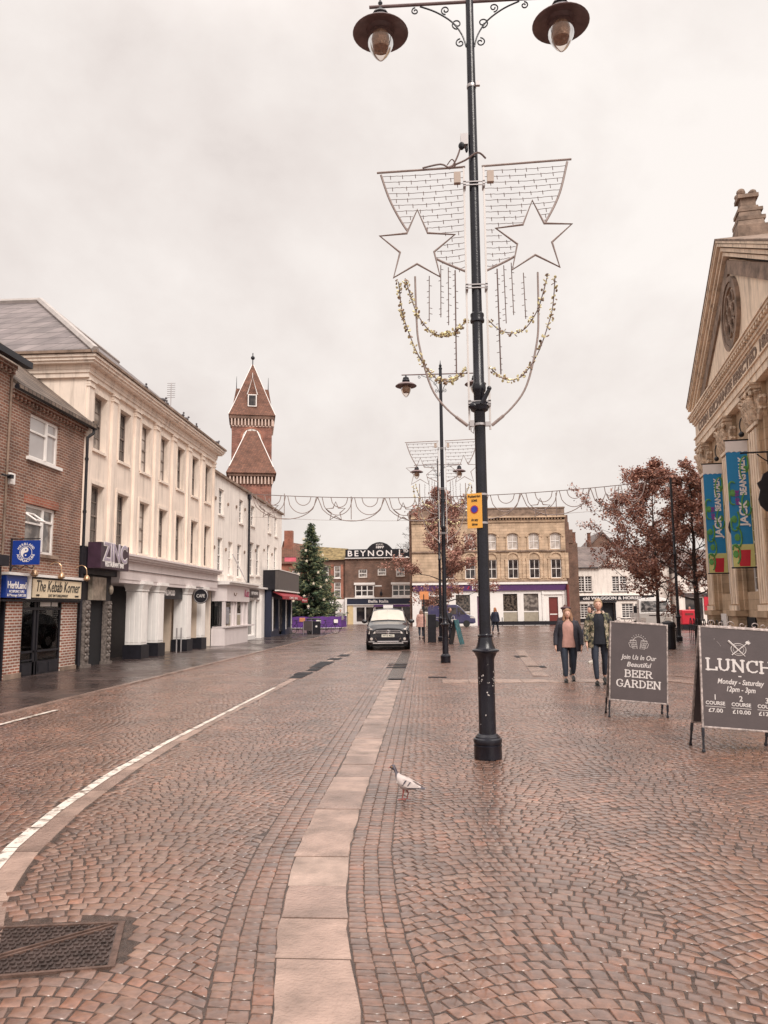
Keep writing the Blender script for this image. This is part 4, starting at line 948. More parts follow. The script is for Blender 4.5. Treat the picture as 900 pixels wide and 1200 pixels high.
part(b,'porch','black',lambda g:(g.box(3.3,-.7,2.21,4.8,-.13,2.36),g.box(3.32,-.3,0,3.44,-.0,2.2),g.box(4.66,-.3,0,4.78,-.0,2.2))); part(b,'door','black',lambda g:g.box(3.5,.1,0,4.6,.15,2.15))
part(b,'window_board','black',lambda g:g.box(.6,-.1,.15,3.3,-.0,.45))
for i,(x,h_) in enumerate(((16.2,10.2),(17.9,10.1))):
    q=MB(); q.lathe([(.3,8.0),(.26,9.0),(.2,9.2),(.2,h_-.1),(.26,h_)],(0,0,0),10)
    tag(q.build('chimney_pot','tileR',None,False,(x,88.2,0)),'tall dark chimney pot above the pub roof ridge','chimney','chimney pots above the pub roof')
q=loc_b('gabled_house','small dark gabled roof peeping over the pub ridge','house',18.6,93,group=None)
part(q,'wall','brickD',lambda g:g.prism([(0,0),(3.6,0),(3.6,8.6),(1.8,10.5),(0,8.6)],0,6,'y')); part(q,'roof','slateW',lambda g:(g.hexa([(-.3,-.2,8.4),(1.8,-.2,10.5),(1.8,6,10.5),(-.3,6,8.4),(-.3,-.2,8.6),(1.8,-.2,10.8),(1.8,6,10.8),(-.3,6,8.6)]),g.hexa([(1.8,-.2,10.5),(3.9,-.2,8.4),(3.9,6,8.4),(1.8,6,10.5),(1.8,-.2,10.8),(3.9,-.2,8.6),(3.9,6,8.6),(1.8,6,10.8)])))
# white shops behind the right tree
b=loc_b('white_shop','low white fronted shops behind the brown tree and the parked white truck','shop',25.6,82)
W=9.5
part(b,'wall','white',lambda g:(wall_front(g,0,W,0,5.2,[(.6,.2,2.4,2.6),(3.2,0,4.2,2.6),(5,.2,7.5,2.6),(1,3.4,2.2,4.7),(4.2,3.4,5.4,4.7),(7,3.4,8.2,4.7)],.2),shell(g,0,W,0,5.2,8)))
part(b,'roof','slateW',lambda g:g.hexa([(0,-.3,5.2),(W,-.3,5.2),(W,8,5.2),(0,8,5.2),(0,4,7.9),(W,4,7.9),(W,4.3,7.9),(0,4.3,7.9)]))
for a in (1,4.2,7): window(b,a,3.4,1.2,1.3,2,2,sill='trim',gm='g2')
part(b,'shop_window','g1',lambda g:g.box(.5,.15,0,7.6,.19,2.65)); part(b,'post_office_sign','red',lambda g:g.box(2.5,-.1,1.0,3.1,-.01,2.9)); part(b,'fascia','chalk',lambda g:g.box(.3,-.12,2.7,7.8,-.01,3.1))

# ================================================================ clock tower
b=thing('clock_tower','tall red brick clock tower with steep tiled spire behind the white building','tower',(-21.95,92,0),rad(13.4))
h=2.45
part(b,'shaft','brickT',lambda g:g.box(-h,0,0,h,2*h,24.4))
def corb(g,z0,z1,ov,n):
    g.box(-h-.12,-.12,z0-.14,h+.12,2*h+.12,z0)
    for i in range(n):
        u=-h-.1+i*(2*h+.2-.17)/(n-1); g.box(u,-.3,z0+.001,u+.17,-.001,z1-.15); 
        g.box(h+.001,2*h-(u+h)-.17,z0+.001,h+.3,2*h-(u+h),z1-.15); g.box(-h-.3,2*h-(u+h)-.17,z0+.001,-h-.001,2*h-(u+h),z1-.15)
    g.box(-h-.02,-.02,z0+.001,h+.02,2*h+.02,z1-.15)
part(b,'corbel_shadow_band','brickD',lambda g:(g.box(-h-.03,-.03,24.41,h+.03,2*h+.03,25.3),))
def f(g):
    n=13
    for i in range(n):
        u=-h-.1+i*(2*h+.2-.16)/(n-1); g.box(u,-.28,24.42,u+.16,-.031,25.25); g.box(h+.031,u+h,24.42,h+.28,u+h+.16,25.25)
    g.box(-h-.08,-.08,24.3,h+.08,2*h+.08,24.4)
part(b,'corbel_table',mat('pale_corbels',(.62,.47,.40),.7,var=.1),f)
part(b,'eaves_band','brickD',lambda g:g.box(-h-.3,-.3,25.26,h+.3,2*h+.3,25.7))
def pyr(g,c,w0,d0,z0,w1_,d1,z1): 
    g.hexa([(c[0]-w0,c[1]-d0,z0),(c[0]+w0,c[1]-d0,z0),(c[0]+w0,c[1]+d0,z0),(c[0]-w0,c[1]+d0,z0),(c[0]-w1_,c[1]-d1,z1),(c[0]+w1_,c[1]-d1,z1),(c[0]+w1_,c[1]+d1,z1),(c[0]-w1_,c[1]+d1,z1)])
part(b,'spire','tileR',lambda g:(pyr(g,(0,h),h+.42,h+.42,25.71,h-.1,h-.1,27.0),pyr(g,(0,h),h-.1,h-.1,27.0,.12,.12,33.0)))
part(b,'spire_flashing','trim',lambda g:[g.tube([(s*(h+.42),h-(h+.42),25.75),(s*(h-.1),.1,27.02),(s*.1,h-.1,33)],.05,4) for s in (-1,1)])
part(b,'finial','black',lambda g:(g.tube([(0,h,32.8),(0,h,34.6)],.06,6),g.ell((0,h,33.95),.26,.26,.26,10,8)))
d_=part(b,'dormer','tileR',lambda g:(g.box(-.55,-.0,26.9,.55,1.4,28.4),g.prism([(-.62,28.4),(.62,28.4),(0,30.6)],-.05,1.6,'y')))
part(d_,'dormer_trim','trim',lambda g:(g.tube([(-.62,-.08,28.4),(0,-.08,30.6),(.62,-.08,28.4)],.06,4),g.box(-.55,-.09,26.88,.55,-.01,26.98),g.box(-.55,-.09,28.3,.55,-.01,28.42),g.box(-.55,-.08,26.98,-.43,-.01,28.3),g.box(.43,-.08,26.98,.55,-.01,28.3),g.tube([(0,-.05,30.5),(0,-.05,31.2)],.04,4)))
part(d_,'louvre','g1',lambda g:g.box(-.42,-.05,27.,.42,-.005,28.3))
for s in (-1,1):
    part(b,'side_dormer','tileR',lambda g:g.hexa([(s*2.45,h-.5,27.3),(s*1.2,h-.5,27.3),(s*1.2,h+.5,27.3),(s*2.45,h+.5,27.3),(s*2.05,h-.1,29.8),(s*.8,h-.1,29.8),(s*.8,h+.1,29.8),(s*2.05,h+.1,29.8)]))
    part(b,'spike','black',lambda g:g.tube([(s*2.0,h,29.7),(s*2.0,h,31.4)],[.06,.02],5))
def f(g):
    nn=28
    for r1,r2 in ((1.15,1.4),):
        for i in range(nn):
            a,c=2*PI*i/nn,2*PI*(i+1)/nn; q=lambda r,t:(r*cos(t),22.9+r*sin(t)); p=[q(r1,a),q(r2,a),q(r2,c),q(r1,c)]
            g.hexa([(x,-.0,z) for x,z in p]+[(x,-.1,z) for x,z in p])
ck=part(b,'clock_surround','brickR',f); part(ck,'clock_face',mat('clock_dial',(.75,.68,.62),.5),lambda g:g.lathe([(1.14,0),(1.14,.05)],(0,0,22.9),28,'y'))
part(ck,'numeral','black',lambda g:[g.tube([(.82*cos(a),-.06,22.9+.82*sin(a)),(1.05*cos(a),-.06,22.9+1.05*sin(a))],.035,4) for a in [i*PI/6 for i in range(12)]]); part(ck,'clock_hand','black',lambda g:(g.tube([(0,-.08,22.9),(.1,-.08,23.8)],.05,4),g.tube([(0,-.08,22.9),(-.5,-.08,23.2)],.06,4)))
# hipped lower roof standing in front of the shaft
part(b,'lower_stage','brickT',lambda g:g.box(-h+.1,-4.6,0,h-.1,-.001,16.3))
part(b,'lower_roof','tileR',lambda g:(pyr(g,(0,-2.3),h+.45,2.9,17.6,h+.1,2.5,18.4),pyr(g,(0,-2.3),h+.1,2.5,18.4,.62,.6,23.1)))
part(b,'lower_roof_flashing','trim',lambda g:[g.tube([(s*(h+.1),-4.8,18.4),(s*.62,-2.9,23.1)],.06,4) for s in (-1,1)])
part(b,'lower_corbel_table',M['corbel'] if 'corbel' in M else MATS['pale_corbels'],lambda g:([g.box(-h-.05+i*(2*h-.06)/12,-4.9,16.35,-h+.11+i*(2*h-.06)/12,-4.64,17.25) for i in range(13)]))
part(b,'lower_eaves','brickD',lambda g:(g.box(-h+.02,-4.64,16.31,h-.02,-.0,17.25),g.box(-h-.25,-5.,17.26,h+.25,-.0,17.6)))

# ================================================================ classical hall on the right
M['stonecap']=mat('carved_stone',(.62,.48,.36),.9,var=.45,scale=5,stain=.6,bump=.4,bscale=12)
A_=rad(9.6); dd=Vector((sin(A_),cos(A_),0)); base=Vector((13.17,38.05,0))
o0=base-dd*.6+Vector((dd.y,-dd.x,0))*.22
b=thing('classical_hall','classical stone hall with fluted pilasters, pediment and carved round window','hall',tuple(o0),math.atan2(-dd.y,-dd.x))
W=16.8; C_=W/2
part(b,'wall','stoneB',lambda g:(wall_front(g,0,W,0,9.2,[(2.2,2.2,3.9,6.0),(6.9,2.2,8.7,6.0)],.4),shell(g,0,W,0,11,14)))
for u in (2.2,6.9): window(b,u,2.2,1.75,3.8,3,4,'trim','g1',.1,.3)
pl=[.35,5.4,10.1,15.1]
def pil(u):
    w_=1.35
    p=part(b,'pilaster','stoneB',lambda g:(g.box(u,-.26,1.5,u+w_,-.001,7.9),g.box(u-.22,-.12,1.5,u-.001,-.001,9.2),g.box(u+w_+.001,-.12,1.5,u+w_+.25,-.001,9.2)))  # brown shaft with paler front strips: side shade put into the stone colours
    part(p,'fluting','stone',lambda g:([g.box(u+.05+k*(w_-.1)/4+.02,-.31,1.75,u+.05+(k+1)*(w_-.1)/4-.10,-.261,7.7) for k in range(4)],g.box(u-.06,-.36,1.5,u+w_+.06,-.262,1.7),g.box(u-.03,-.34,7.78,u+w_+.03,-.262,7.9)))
    def f(g):
        # corinthian capital: bell, two tiers of curling leaves, corner volutes, abacus
        g.hexa([(u+.02,-.28,7.901),(u+w_-.02,-.28,7.901),(u+w_-.02,-.0,7.901),(u+.02,-.0,7.901),(u-.1,-.36,9.0),(u+w_+.1,-.36,9.0),(u+w_+.1,-.0,9.0),(u-.1,-.0,9.0)])
        for tier,(z,n_,out) in enumerate(((7.95,4,.0),(8.32,5,.07))):
            for k in range(n_):
                x=u-.04+(k+.5)*(w_+.08)/n_; r=random.uniform(.9,1.1)
                g.tube([(x,-.28-out*.6,z),(x,-.34-out*.6,z+.22*r),(x,-.39-out*.6,z+.36*r),(x,-.44-out*.6,z+.36*r),(x,-.45-out*.6,z+.27*r)],[.09,.12,.1,.07,.03],6)
            for y in (-.08,-.2):
                x=u+w_+.02; g.tube([(x+out,y,z),(x+.12+out,y,z+.22),(x+.22+out,y,z+.36),(x+.28+out,y,z+.28)],[.08,.11,.08,.03],6)
        for x,s in ((u-.02,-1),(u+w_+.02,1)):
            g.tube([(x-s*.3,-.38,8.62),(x,-.42,8.84),(x+s*.12,-.47,8.86),(x+s*.16,-.48,8.76),(x+s*.08,-.46,8.70)],[.05,.07,.07,.06,.04],6)
            g.tube([(x-s*.35,-.38,8.6),(x-s*.45,-.42,8.8),(x-s*.38,-.43,8.86)],[.05,.05,.03],6)
        g.ell((u+w_/2,-.44,8.95),.12,.08,.12,8,6)
        for k in range(26):
            x=u-.08+random.random()*(w_+.16); z=8.0+random.random()*.95; o=-.28-(z-7.95)*.12
            g.tube([(x,o+.02,z-.06),(x+random.uniform(-.03,.03),o-.07,z+.04),(x+random.uniform(-.06,.06),o-.12,z+.03)],[.045,.04,.015],5)
        for k in range(12):
            y=-.3+random.random()*.28; z=8.0+random.random()*.9; o=u+w_+.02+(z-7.95)*.1
            g.tube([(o-.02,y,z-.06),(o+.07,y+random.uniform(-.03,.03),z+.04),(o+.12,y+random.uniform(-.05,.05),z+.02)],[.045,.04,.015],5)
        g.box(u-.16,-.46,9.0,u+w_+.16,-.0,9.12); g.box(u-.2,-.5,9.121,u+w_+.2,-.0,9.2)
    part(p,'capital','stonecap',f)
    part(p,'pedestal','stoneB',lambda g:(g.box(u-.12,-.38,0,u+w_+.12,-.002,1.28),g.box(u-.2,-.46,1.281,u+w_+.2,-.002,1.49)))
for u in pl: pil(u)
def f(g):
    cornice(g,0,W,9.201,[(.28,.30),(.28,.34),(.06,.40)],depth=.3)
    cornice(g,0,W,9.823,[(.62,.30)],depth=.3)
    cornice(g,0,W,10.445,[(.10,.36),(.12,.42)],depth=.3)
    cornice(g,0,W,10.78,[(.10,.55),(.08,.6)],depth=.3)
    x=-.5
    while x<W+.4: g.box(x,-.53,10.667,x+.16,-.3,10.778); x+=.34
part(b,'entablature','stone',f)
text(b,'CORN EXCHANGE ERECTED 1861',.55,'stoneD',(7.4,-.305,10.12),width=13.4,ext=.02,bold=.02,name='frieze_lettering')
sl=(15.5-10.96)/(C_+.9)
def rake(g,z,th,pr,ov,y2=.3):
    for s in (-1,1):
        e=C_+s*(C_+ov); p=[(e,z),(C_,z+sl*(C_+ov)),(C_,z+sl*(C_+ov)+th),(e,z+th)]
        g.hexa([(x,-pr,q) for x,q in p]+[(x,y2,q) for x,q in p])
part(b,'raking_cornice','stone',lambda g:(rake(g,10.961,.14,.36,.3),rake(g,11.102,.14,.44,.42),rake(g,11.243,.12,.56,.56),rake(g,11.364,.09,.6,.62,14.)))
part(b,'gutter_edge','stoneD',lambda g:(rake(g,11.455,.07,.63,.65,14)))
part(b,'tympanum','stone',lambda g:g.prism([(0,10.96),(W,10.96),(C_,10.96+sl*C_)],-.15,.0,'y'))
part(b,'inner_mould','stoneD',lambda g:[g.hexa([(x,-.24,q) for x,q in p]+[(x,-.151,q) for x,q in p]) for s in (-1,1) for p in [[(C_+s*(C_-1.2),11.),(C_,11.+sl*(C_-1.2)-.05),(C_,11.55+sl*(C_-1.2)-.05),(C_+s*(C_+.1),11.)]]])
def f(g):
    zc=12.85; uc=C_-.05
    for r1,r2,y in ((1.22,1.42,-.3),(1.02,1.2,-.25)):
        nn=32
        for i in range(nn):
            a,c=2*PI*i/nn,2*PI*(i+1)/nn; q=lambda r,t:(uc+r*cos(t),zc+r*sin(t)); p=[q(r1,a),q(r2,a),q(r2,c),q(r1,c)]
            g.hexa([(x,-.151,z) for x,z in p]+[(x,y,z) for x,z in p])
    for k in range(6):
        a=k*PI/3; cx_,cz_=uc+.62*cos(a),zc+.62*sin(a)
        g.tube([(cx_+.27*cos(t),-.20,cz_+.27*sin(t)) for t in [2*PI*i/12 for i in range(12)]],.06,5,True)
    g.tube([(uc+.3*cos(t),-.20,zc+.3*sin(t)) for t in [2*PI*i/12 for i in range(12)]],.07,5,True)
rw=part(b,'round_window','stoneD',f); part(rw,'opening','dark',lambda g:[g.lathe([(.24,0),(.24,.01)],(C_-.05+.62*cos(k*PI/3),-.157,12.85+.62*sin(k*PI/3)),12,'y') for k in range(6)]); part(rw,'disc','stone',lambda g:g.lathe([(1.02,0),(1.02,.004)],(C_-.05,-.152,12.85),28,'y'))
part(b,'roof','slate',lambda g:g.prism([(-.8,11.0),(C_,11.3+sl*(C_+.9)),(W+.8,11.0)],.31,14,'y'))
q=part(b,'acroterion','stoneD',lambda g:(g.box(C_-.55,.1,15.2,C_+.6,1.2,16.1),g.hexa([(C_-.5,.12,16.1),(C_+.55,.12,16.1),(C_+.55,1.1,16.1),(C_-.5,1.1,16.1),(C_-.35,.3,17.0),(C_+.3,.3,17.0),(C_+.3,.95,17.0),(C_-.35,.95,17.0)]),g.box(C_-.5,.15,16.35,C_+.5,1.15,16.5),g.box(C_-.42,.2,16.75,C_+.4,1.1,16.88),g.box(C_-.25,.35,17.,C_+.22,.9,17.35),g.box(C_-.35,.25,17.35,C_+.32,1.0,17.5),g.ell((C_-.2,.4,17.62),.17,.17,.16,8,6),g.ell((C_+.17,.4,17.62),.17,.17,.16,8,6),g.ell((C_+.0,.85,17.62),.2,.17,.16,8,6)))
part(b,'railing','black',lambda g:([g.tube(smooth_path([(1.2+k*.9,-1.3,.9),(1.4+k*.9,-1.3,1.15),(1.65+k*.9,-1.3,1.05),(1.6+k*.9,-1.3,.85),(1.45+k*.9,-1.3,.92)],3),.02,4) for k in range(9)],g.tube([(1,-1.3,.85),(9.5,-1.3,.85)],.025,5),[g.tube([(1+k*.5,-1.3,0),(1+k*.5,-1.3,.85)],.015,4) for k in range(18)]))
part(b,'notice','trim',lambda g:g.box(2.05,-.1,.4,3.2,-.04,1.35)); part(b,'basement_opening','dark',lambda g:g.box(6.7,-.06,.1,8.2,-.02,1.25))
part(b,'spiked_downpipe','black',lambda g:(g.tube([(.05,-.15,8.),(.05,-.15,0)],.05,6),[g.tube([(.05,-.15,2.2+k*.8),(-.15,-.4,2.25+k*.8)],.015,4) for k in range(6)]))
# banners held off the wall by poles
bb=mat('banner_blue',(.015,.23,.50),.55,var=.05,bump=.05,bscale=3); bg_=mat('vine_green',(.10,.30,.08),.6,var=.4,scale=5); by=mat('banner_yellow',(.62,.60,.24),.6); bp_=mat('banner_purple_text',(.25,.05,.32),.6)
def wxy(u,y,z): 
    v=b.matrix_basis@Vector((u,y,z)); return v
bpy.context.view_layer.update()
for i,(u,lab) in enumerate(((4.95,'blue theatre banner hanging nearest the far left corner of the hall'),(9.65,'blue theatre banner hanging nearest the black curved board on the hall'))):
    x0,x1=-.98,-.24; z0,z1=3.05,7.6; xm=(x0+x1)/2
    q=thing('theatre_banner',lab,'banner',tuple(b.matrix_basis@Vector((u,0,0))),b.rotation_euler.z+PI/2,'blue banners hanging on the hall')
    cl=part(q,'cloth',bb,lambda g:g.box(x0,-.012,z0,x1,.012,z1-.4))
    def f(g):
        pts=[(x0,z1),(x1,z1)]+[(x1-(x1-x0)*k/8,z1-.42+.05*(k%2)) for k in range(9)]
        g.prism(pts,-.016,.016,'y')
    part(cl,'top_strip','letw',f)
    part(cl,'lower_panel',by,lambda g:g.box(x0+.01,-.016,z0,x1-.01,-.0125,z0+.8))
    part(cl,'yellow_edge',by,lambda g:g.box(x1-.03,-.015,z0,x1,-.0125,z1-.45))
    def f(g):
        for k,(xa,za,r) in enumerate(((x1-.12,6.55,.34),(x0+.14,5.7,.3),(x1-.15,5.3,.3),(x0+.14,4.75,.3),(x0+.2,4.1,.26),(x0+.12,3.5,.25))):
            path=[(min(x1-.03,max(x0+.03,xa+r*cos(t)*.55)),-.022,za+r*1.4*sin(t)) for t in [j*.4+k for j in range(11)]]
            g.tube(path,.032,5)
            g.ell((xa,-.022,za),.10,.012,.14,8,4)
    part(cl,'beanstalk',bg_,f)
    text(cl,'JACK',.36,'letw',(xm+.1,-.03,4.95),width=.95,bold=.012,rot=(PI/2,-PI/2,0)); text(cl,'BEANSTALK',.30,'letw',(xm+.14,-.03,6.3),width=1.4,bold=.012,rot=(PI/2,-PI/2,0)); text(cl,'AND THE',.17,bp_,(xm-.08,-.03,5.52),width=.55,bold=.01,rot=(PI/2,-PI/2,0))
    part(cl,'red_patch','red',lambda g:g.hexa([(xm-.14,-.022,z0+.02),(xm+.2,-.022,z0+.02),(xm+.2,-.0165,z0+.02),(xm-.14,-.0165,z0+.02),(xm-.2,-.022,z0+.6),(xm+.24,-.022,z0+.6),(xm+.24,-.0165,z0+.6),(xm-.2,-.0165,z0+.6)]))
    for z in (z0-.03,z1+.03): part(q,'pole','black',lambda g:g.tube([(x0-.05,0,z),(.02,0,z)],.028,6))
    part(q,'floodlight','black',lambda g:(g.tube(smooth_path([(-.0,0,z1+.75),(-.35,0,z1+.85),(-.45,0,z1+.55),(-.42,-.05,z1+.3)],3),.025,5),g.ell((-.42,-.05,z1+.22),.1,.15,.1,8,6)))
q=thing('hanging_board','black curved hanging board on a scroll bracket at the right edge of the hall','sign',tuple(b.matrix_basis@Vector((13.1,-.85,0))),b.rotation_euler.z+PI/2)
part(q,'board','black',lambda g:g.prism([(.05,5.0),(.1,4.8),(.25,4.62),(.4,4.56),(.56,4.62),(.68,4.8),(.66,5.5),(.56,5.95),(.4,5.9),(.24,5.8),(.16,5.6),(.04,5.52),(.12,5.3)],-.04,.04,'y'))
part(q,'bracket','black',lambda g:(g.tube([(-.4,0,6.5),(.9,0,6.5)],.03,5),g.tube(smooth_path([(.8,0,6.1),(.4,0,6.2),(.1,0,6.45)],4),.02,5),g.tube([(.4,0,6.5),(.4,0,6.1)],.02,4)))
q=thing('hanging_basket','dark empty hanging basket bracket beside the farther banner','basket',tuple(b.matrix_basis@Vector((7.0,.45,0))),b.rotation_euler.z)
part(q,'basket','black',lambda g:g.ell((.3,-.75,4.7),.22,.3,.4,10,8)); part(q,'bracket','black',lambda g:g.tube(smooth_path([(.3,0,5.2),(.3,-.4,5.6),(.3,-.75,5.3),(.3,-.75,5.0)],3),.025,5))
# ================================================================ lamp posts
M['bowlglass']=clear_glass('lamp_bowl_clear',(.93,.88,.84),.03); M['lampmesh']=mat('lamp_reflector',(.34,.235,.18),.25,.35,var=.35,scale=25,bump=.5,bscale=60)
PX_=.59; PY_=8.81
def lamp_head(t,x,z,lod=0):
    """pendant lamp: spigot, ribbed canopy, wide shade and glass bowl"""
    n=24 if not lod else 12
    h_=part(t,'lamp_head','iron',lambda g:g.lathe([(.02,z-.0),(.03,z-.04),(.035,z-.07),(.09,z-.09),(.105,z-.12),(.09,z-.14),(.115,z-.16),(.125,z-.19),(.115,z-.22),(.13,z-.235),(.12,z-.27)],(x,0,0),n),True)
    part(h_,'lamp_shade','purpleiron',lambda g:(g.lathe([(.12,z-.26),(.17,z-.27),(.27,z-.31),(.345,z-.365),(.35,z-.375),(.34,z-.382),(.26,z-.345),(.18,z-.33),(.155,z-.36),(.15,z-.39)],(x,0,0),n+8)),True)
    bw=part(h_,'glass_bowl','bowlglass',lambda g:g.lathe([(.15,z-.37),(.168,z-.42),(.17,z-.47),(.155,z-.54),(.12,z-.62),(.075,z-.69),(.03,z-.735),(.01,z-.745)],(x,0,0),n),True)
    part(bw,'reflector','lampmesh',lambda g:g.lathe([(.148,z-.375),(.152,z-.42),(.15,z-.47),(.138,z-.52),(.11,z-.585),(.0,z-.60)],(x,0,0),n),True)
    if not lod:
        part(h_,'finial','iron',lambda g:(g.lathe([(.015,z-.0),(.03,z+.05),(.012,z+.09),(.02,z+.12),(.005,z+.2)],(x,0,0),10),g.tube([(x-.16*(1 if x<0 else -1)*-1,0,z+.0),(x,0,z+.0)],.015,5)),True)
def scroll(g,c,r,a0,turns,w_=.011,s=1):
    pts=[]; n=int(14*turns)
    for i in range(n+1):
        t=i/n; rr=r*(1-.75*t); a=a0+s*turns*2*PI*t
        pts.append((c[0]+rr*cos(a),0,c[1]+rr*sin(a)))
    g.tube(pts,w_,5)
def lamp_post(x,y,label,lod=0,top=9.2,arms=True,arm_l=1.12,rz=0):
    t=thing('lamp_post',label,'lamp post',(x,y,.012),rz,'cast iron lamp posts along the market place')
    n=28 if not lod else 12
    part(t,'base','iron',lambda g:g.lathe([(.152,0),(.155,.02),(.152,.125),(.158,.135),(.158,.15),(.148,.155),(.155,.17),(.160,.19),(.155,.215),(.138,.225),(.135,.24),(.118,.252),(.112,.262),(.097,.27)],(0,0,0),n),True)
    def f(g):
        g.lathe([(.096,.26),(.094,.6),(.094,1.08),(.10,1.09),(.102,1.105),(.115,1.12),(.12,1.14),(.135,1.155),(.151,1.165),(.152,1.18),(.14,1.188),(.115,1.195),(.098,1.225),(.086,1.27),(.078,1.32),(.084,1.328),(.085,1.345),(.07,1.352),(.066,1.36)],(0,0,0),n)
    part(t,'pedestal_shaft','iron',f,True)
    def f(g):
        g.lathe([(.0665,1.35),(.066,2.2),(.064,3.4),(.064,4.15),(.078,4.17),(.082,4.21),(.078,4.25),(.064,4.27),(.062,5.0),(.082,5.01),(.085,5.03),(.075,5.06),(.082,5.09),(.08,5.11),(.06,5.13),(.057,5.7),(.056,7.),(.052,8.),(.048,top+.15),(.06,top+.16),(.06,top+.2),(.035,top+.22),(.05,top+.28),(.02,top+.34),(.005,top+.46)],(0,0,0),n)
    part(t,'column','iron',f,True)
    if arms:
        part(t,'cross_arm','purpleiron',lambda g:(g.tube([(-arm_l-.14,0,top),(arm_l+.14,0,top)],.02,8),))
        def f(g):
            for s in (-1,1):
                g.tube(smooth_path([(s*.05,0,top-.62),(s*.10,0,top-.45),(s*.22,0,top-.27),(s*.42,0,top-.12),(s*.62,0,top-.03)],4),.011,5)
                scroll(g,(s*.125,top-.56),.06,PI/2 if s>0 else PI/2,1.2,.009,-s); scroll(g,(s*.16,top-.30),.07,-PI/2,1.2,.009,s); scroll(g,(s*.30,top-.1),.06,-PI/2,1.3,.009,s); scroll(g,(s*.68,top-.09),.05,PI/2,1.2,.009,-s)
        part(t,'scroll_bracket','iron',f)
        for s in (-1,1): lamp_head(t,s*arm_l,top,lod)
    return t
lp=lamp_post(PX_,PY_,'nearest tall black cast iron lamp post with double lamps and yellow plate')
pm=mat('chipped_paint',(.55,.5,.47),.6,var=.3)
def f(g):   # chipped paint flakes on the pedestal
    rr=random.Random(3)
    for k in range(26):
        a=-PI/2+rr.uniform(-1.1,1.1); z=rr.choice([rr.uniform(.3,1.05),rr.uniform(.78,.92),rr.uniform(.82,.95)]); s=rr.uniform(.002,.009); rad_=.0955
        c=Vector((rad_*cos(a),rad_*sin(a),z)); tx=Vector((-sin(a),cos(a),0)); nn=Vector((cos(a),sin(a),0))
        m_=rr.randint(4,6); pts=[c+tx*(s*cos(j*2*PI/m_)*rr.uniform(.5,1.2))+Vector((0,0,s*1.5*sin(j*2*PI/m_)*rr.uniform(.5,1.2))) for j in range(m_)]
        g.add([p-nn*.001 for p in pts]+[p+nn*.0012 for p in pts],[tuple(range(m_)),tuple(range(2*m_-1,m_-1,-1))]+[(j,m_+j,m_+(j+1)%m_,(j+1)%m_) for j in range(m_)])
part(lp,'paint_chip',pm,f)
def f(g):
    for z in (8.02,): g.lathe([(.058,z),(.06,z+.02),(.058,z+.04)],(0,0,0),16); g.box(.05,-.07,z-.005,.1,-.03,z+.05)
part(lp,'steel_clip','steel',f)
for z in (2.93,2.6,): part(lp,'steel_band','steel',lambda g:g.lathe([(.066,z),(.0685,z+.003),(.0685,z+.022),(.066,z+.025)],(0,0,0),20))
# yellow plate
q=thing('parking_plate','upright yellow plate strapped to the nearest lamp post','sign',(PX_-.075,PY_-.085,2.56),rad(-24))
pp=part(q,'plate','orange',lambda g:g.box(-.105,-.004,0,.075,.004,.40),bevel=.002)
text(pp,'Pedestrian',.04,'letk',(-.015,-.007,.365),width=.15,ext=.0006,bold=.0008); text(pp,'ZONE',.036,'letk',(-.015,-.007,.315),width=.07,ext=.0006,bold=.001)
text(pp,'At any',.042,'letk',(-.015,-.007,.095),width=.085,ext=.0006,bold=.001); text(pp,'time',.042,'letk',(-.015,-.007,.045),width=.07,ext=.0006,bold=.001)
part(pp,'roundel',mat('roundel_red',(.45,.03,.05),.4),lambda g:g.lathe([(.047,0),(.047,.002)],(-.015,-.0065,.215),24,'y')); part(pp,'roundel_centre',mat('roundel_blue',(.04,.04,.35),.4),lambda g:g.lathe([(.037,0),(.037,.002)],(-.015,-.009,.215),24,'y'))
part(pp,'bracket','steel',lambda g:(g.box(.0,.005,.33,.05,.03,.35),g.box(.0,.005,.05,.05,.03,.07)))
# clamps, camera-like floodlight and straps on the post
q=thing('post_clamp','black clamp with lever and steel strap gripping the post below the decoration','clamp',(PX_,PY_,3.95))
part(q,'clamp_body','iron',lambda g:(g.lathe([(.066,-.02),(.10,.0),(.115,.05),(.10,.09),(.068,.1)],(0,0,0),16),g.tube([(.02,-.1,.05),(.11,-.12,.22)],[.03,.022],8),g.ell((-.07,-.06,.04),.06,.05,.045,8,6),g.ell((.11,-.12,.23),.028,.028,.028,8,6)),True)
part(q,'strap','steel',lambda g:(g.lathe([(.066,-.19),(.078,-.185),(.078,-.16),(.066,-.155)],(0,0,0),16),g.box(-.12,-.07,-.2,-.07,-.02,-.13),g.box(.06,-.07,-.2,.12,-.03,-.15),g.tube([(-.09,-.07,-.2),(-.11,-.08,-.26),(-.08,-.08,-.29),(-.07,-.07,-.2)],.006,4)))
q=thing('cable_box','small grey box with dangling cable fixed high on the nearest lamp post','junction box',(PX_,PY_,7.25))
part(q,'box','steel',lambda g:(g.box(-.15,-.05,.02,-.06,.05,.16),)); part(q,'socket','black',lambda g:(g.ell((-.14,-.04,.0),.04,.04,.05,8,6),g.ell((-.08,-.02,-.03),.02,.03,.05,6,5)))
part(q,'cable','wire',lambda g:(g.tube(smooth_path([(-.15,-.04,0),(-.2,-.04,-.15),(-.28,-.05,-.28),(-.4,-.03,-.22),(-.62,-.03,-.26)],4),.011,5),g.tube(smooth_path([(-.3,-.04,-.27),(-.1,-.06,-.2),(.05,-.08,-.12),(.15,-.03,-.17)],4),.012,5),g.tube(smooth_path([(-.32,-.04,-.24),(-.26,-.06,-.18),(-.22,-.05,-.26),(-.3,-.05,-.3)],4),.008,4)))

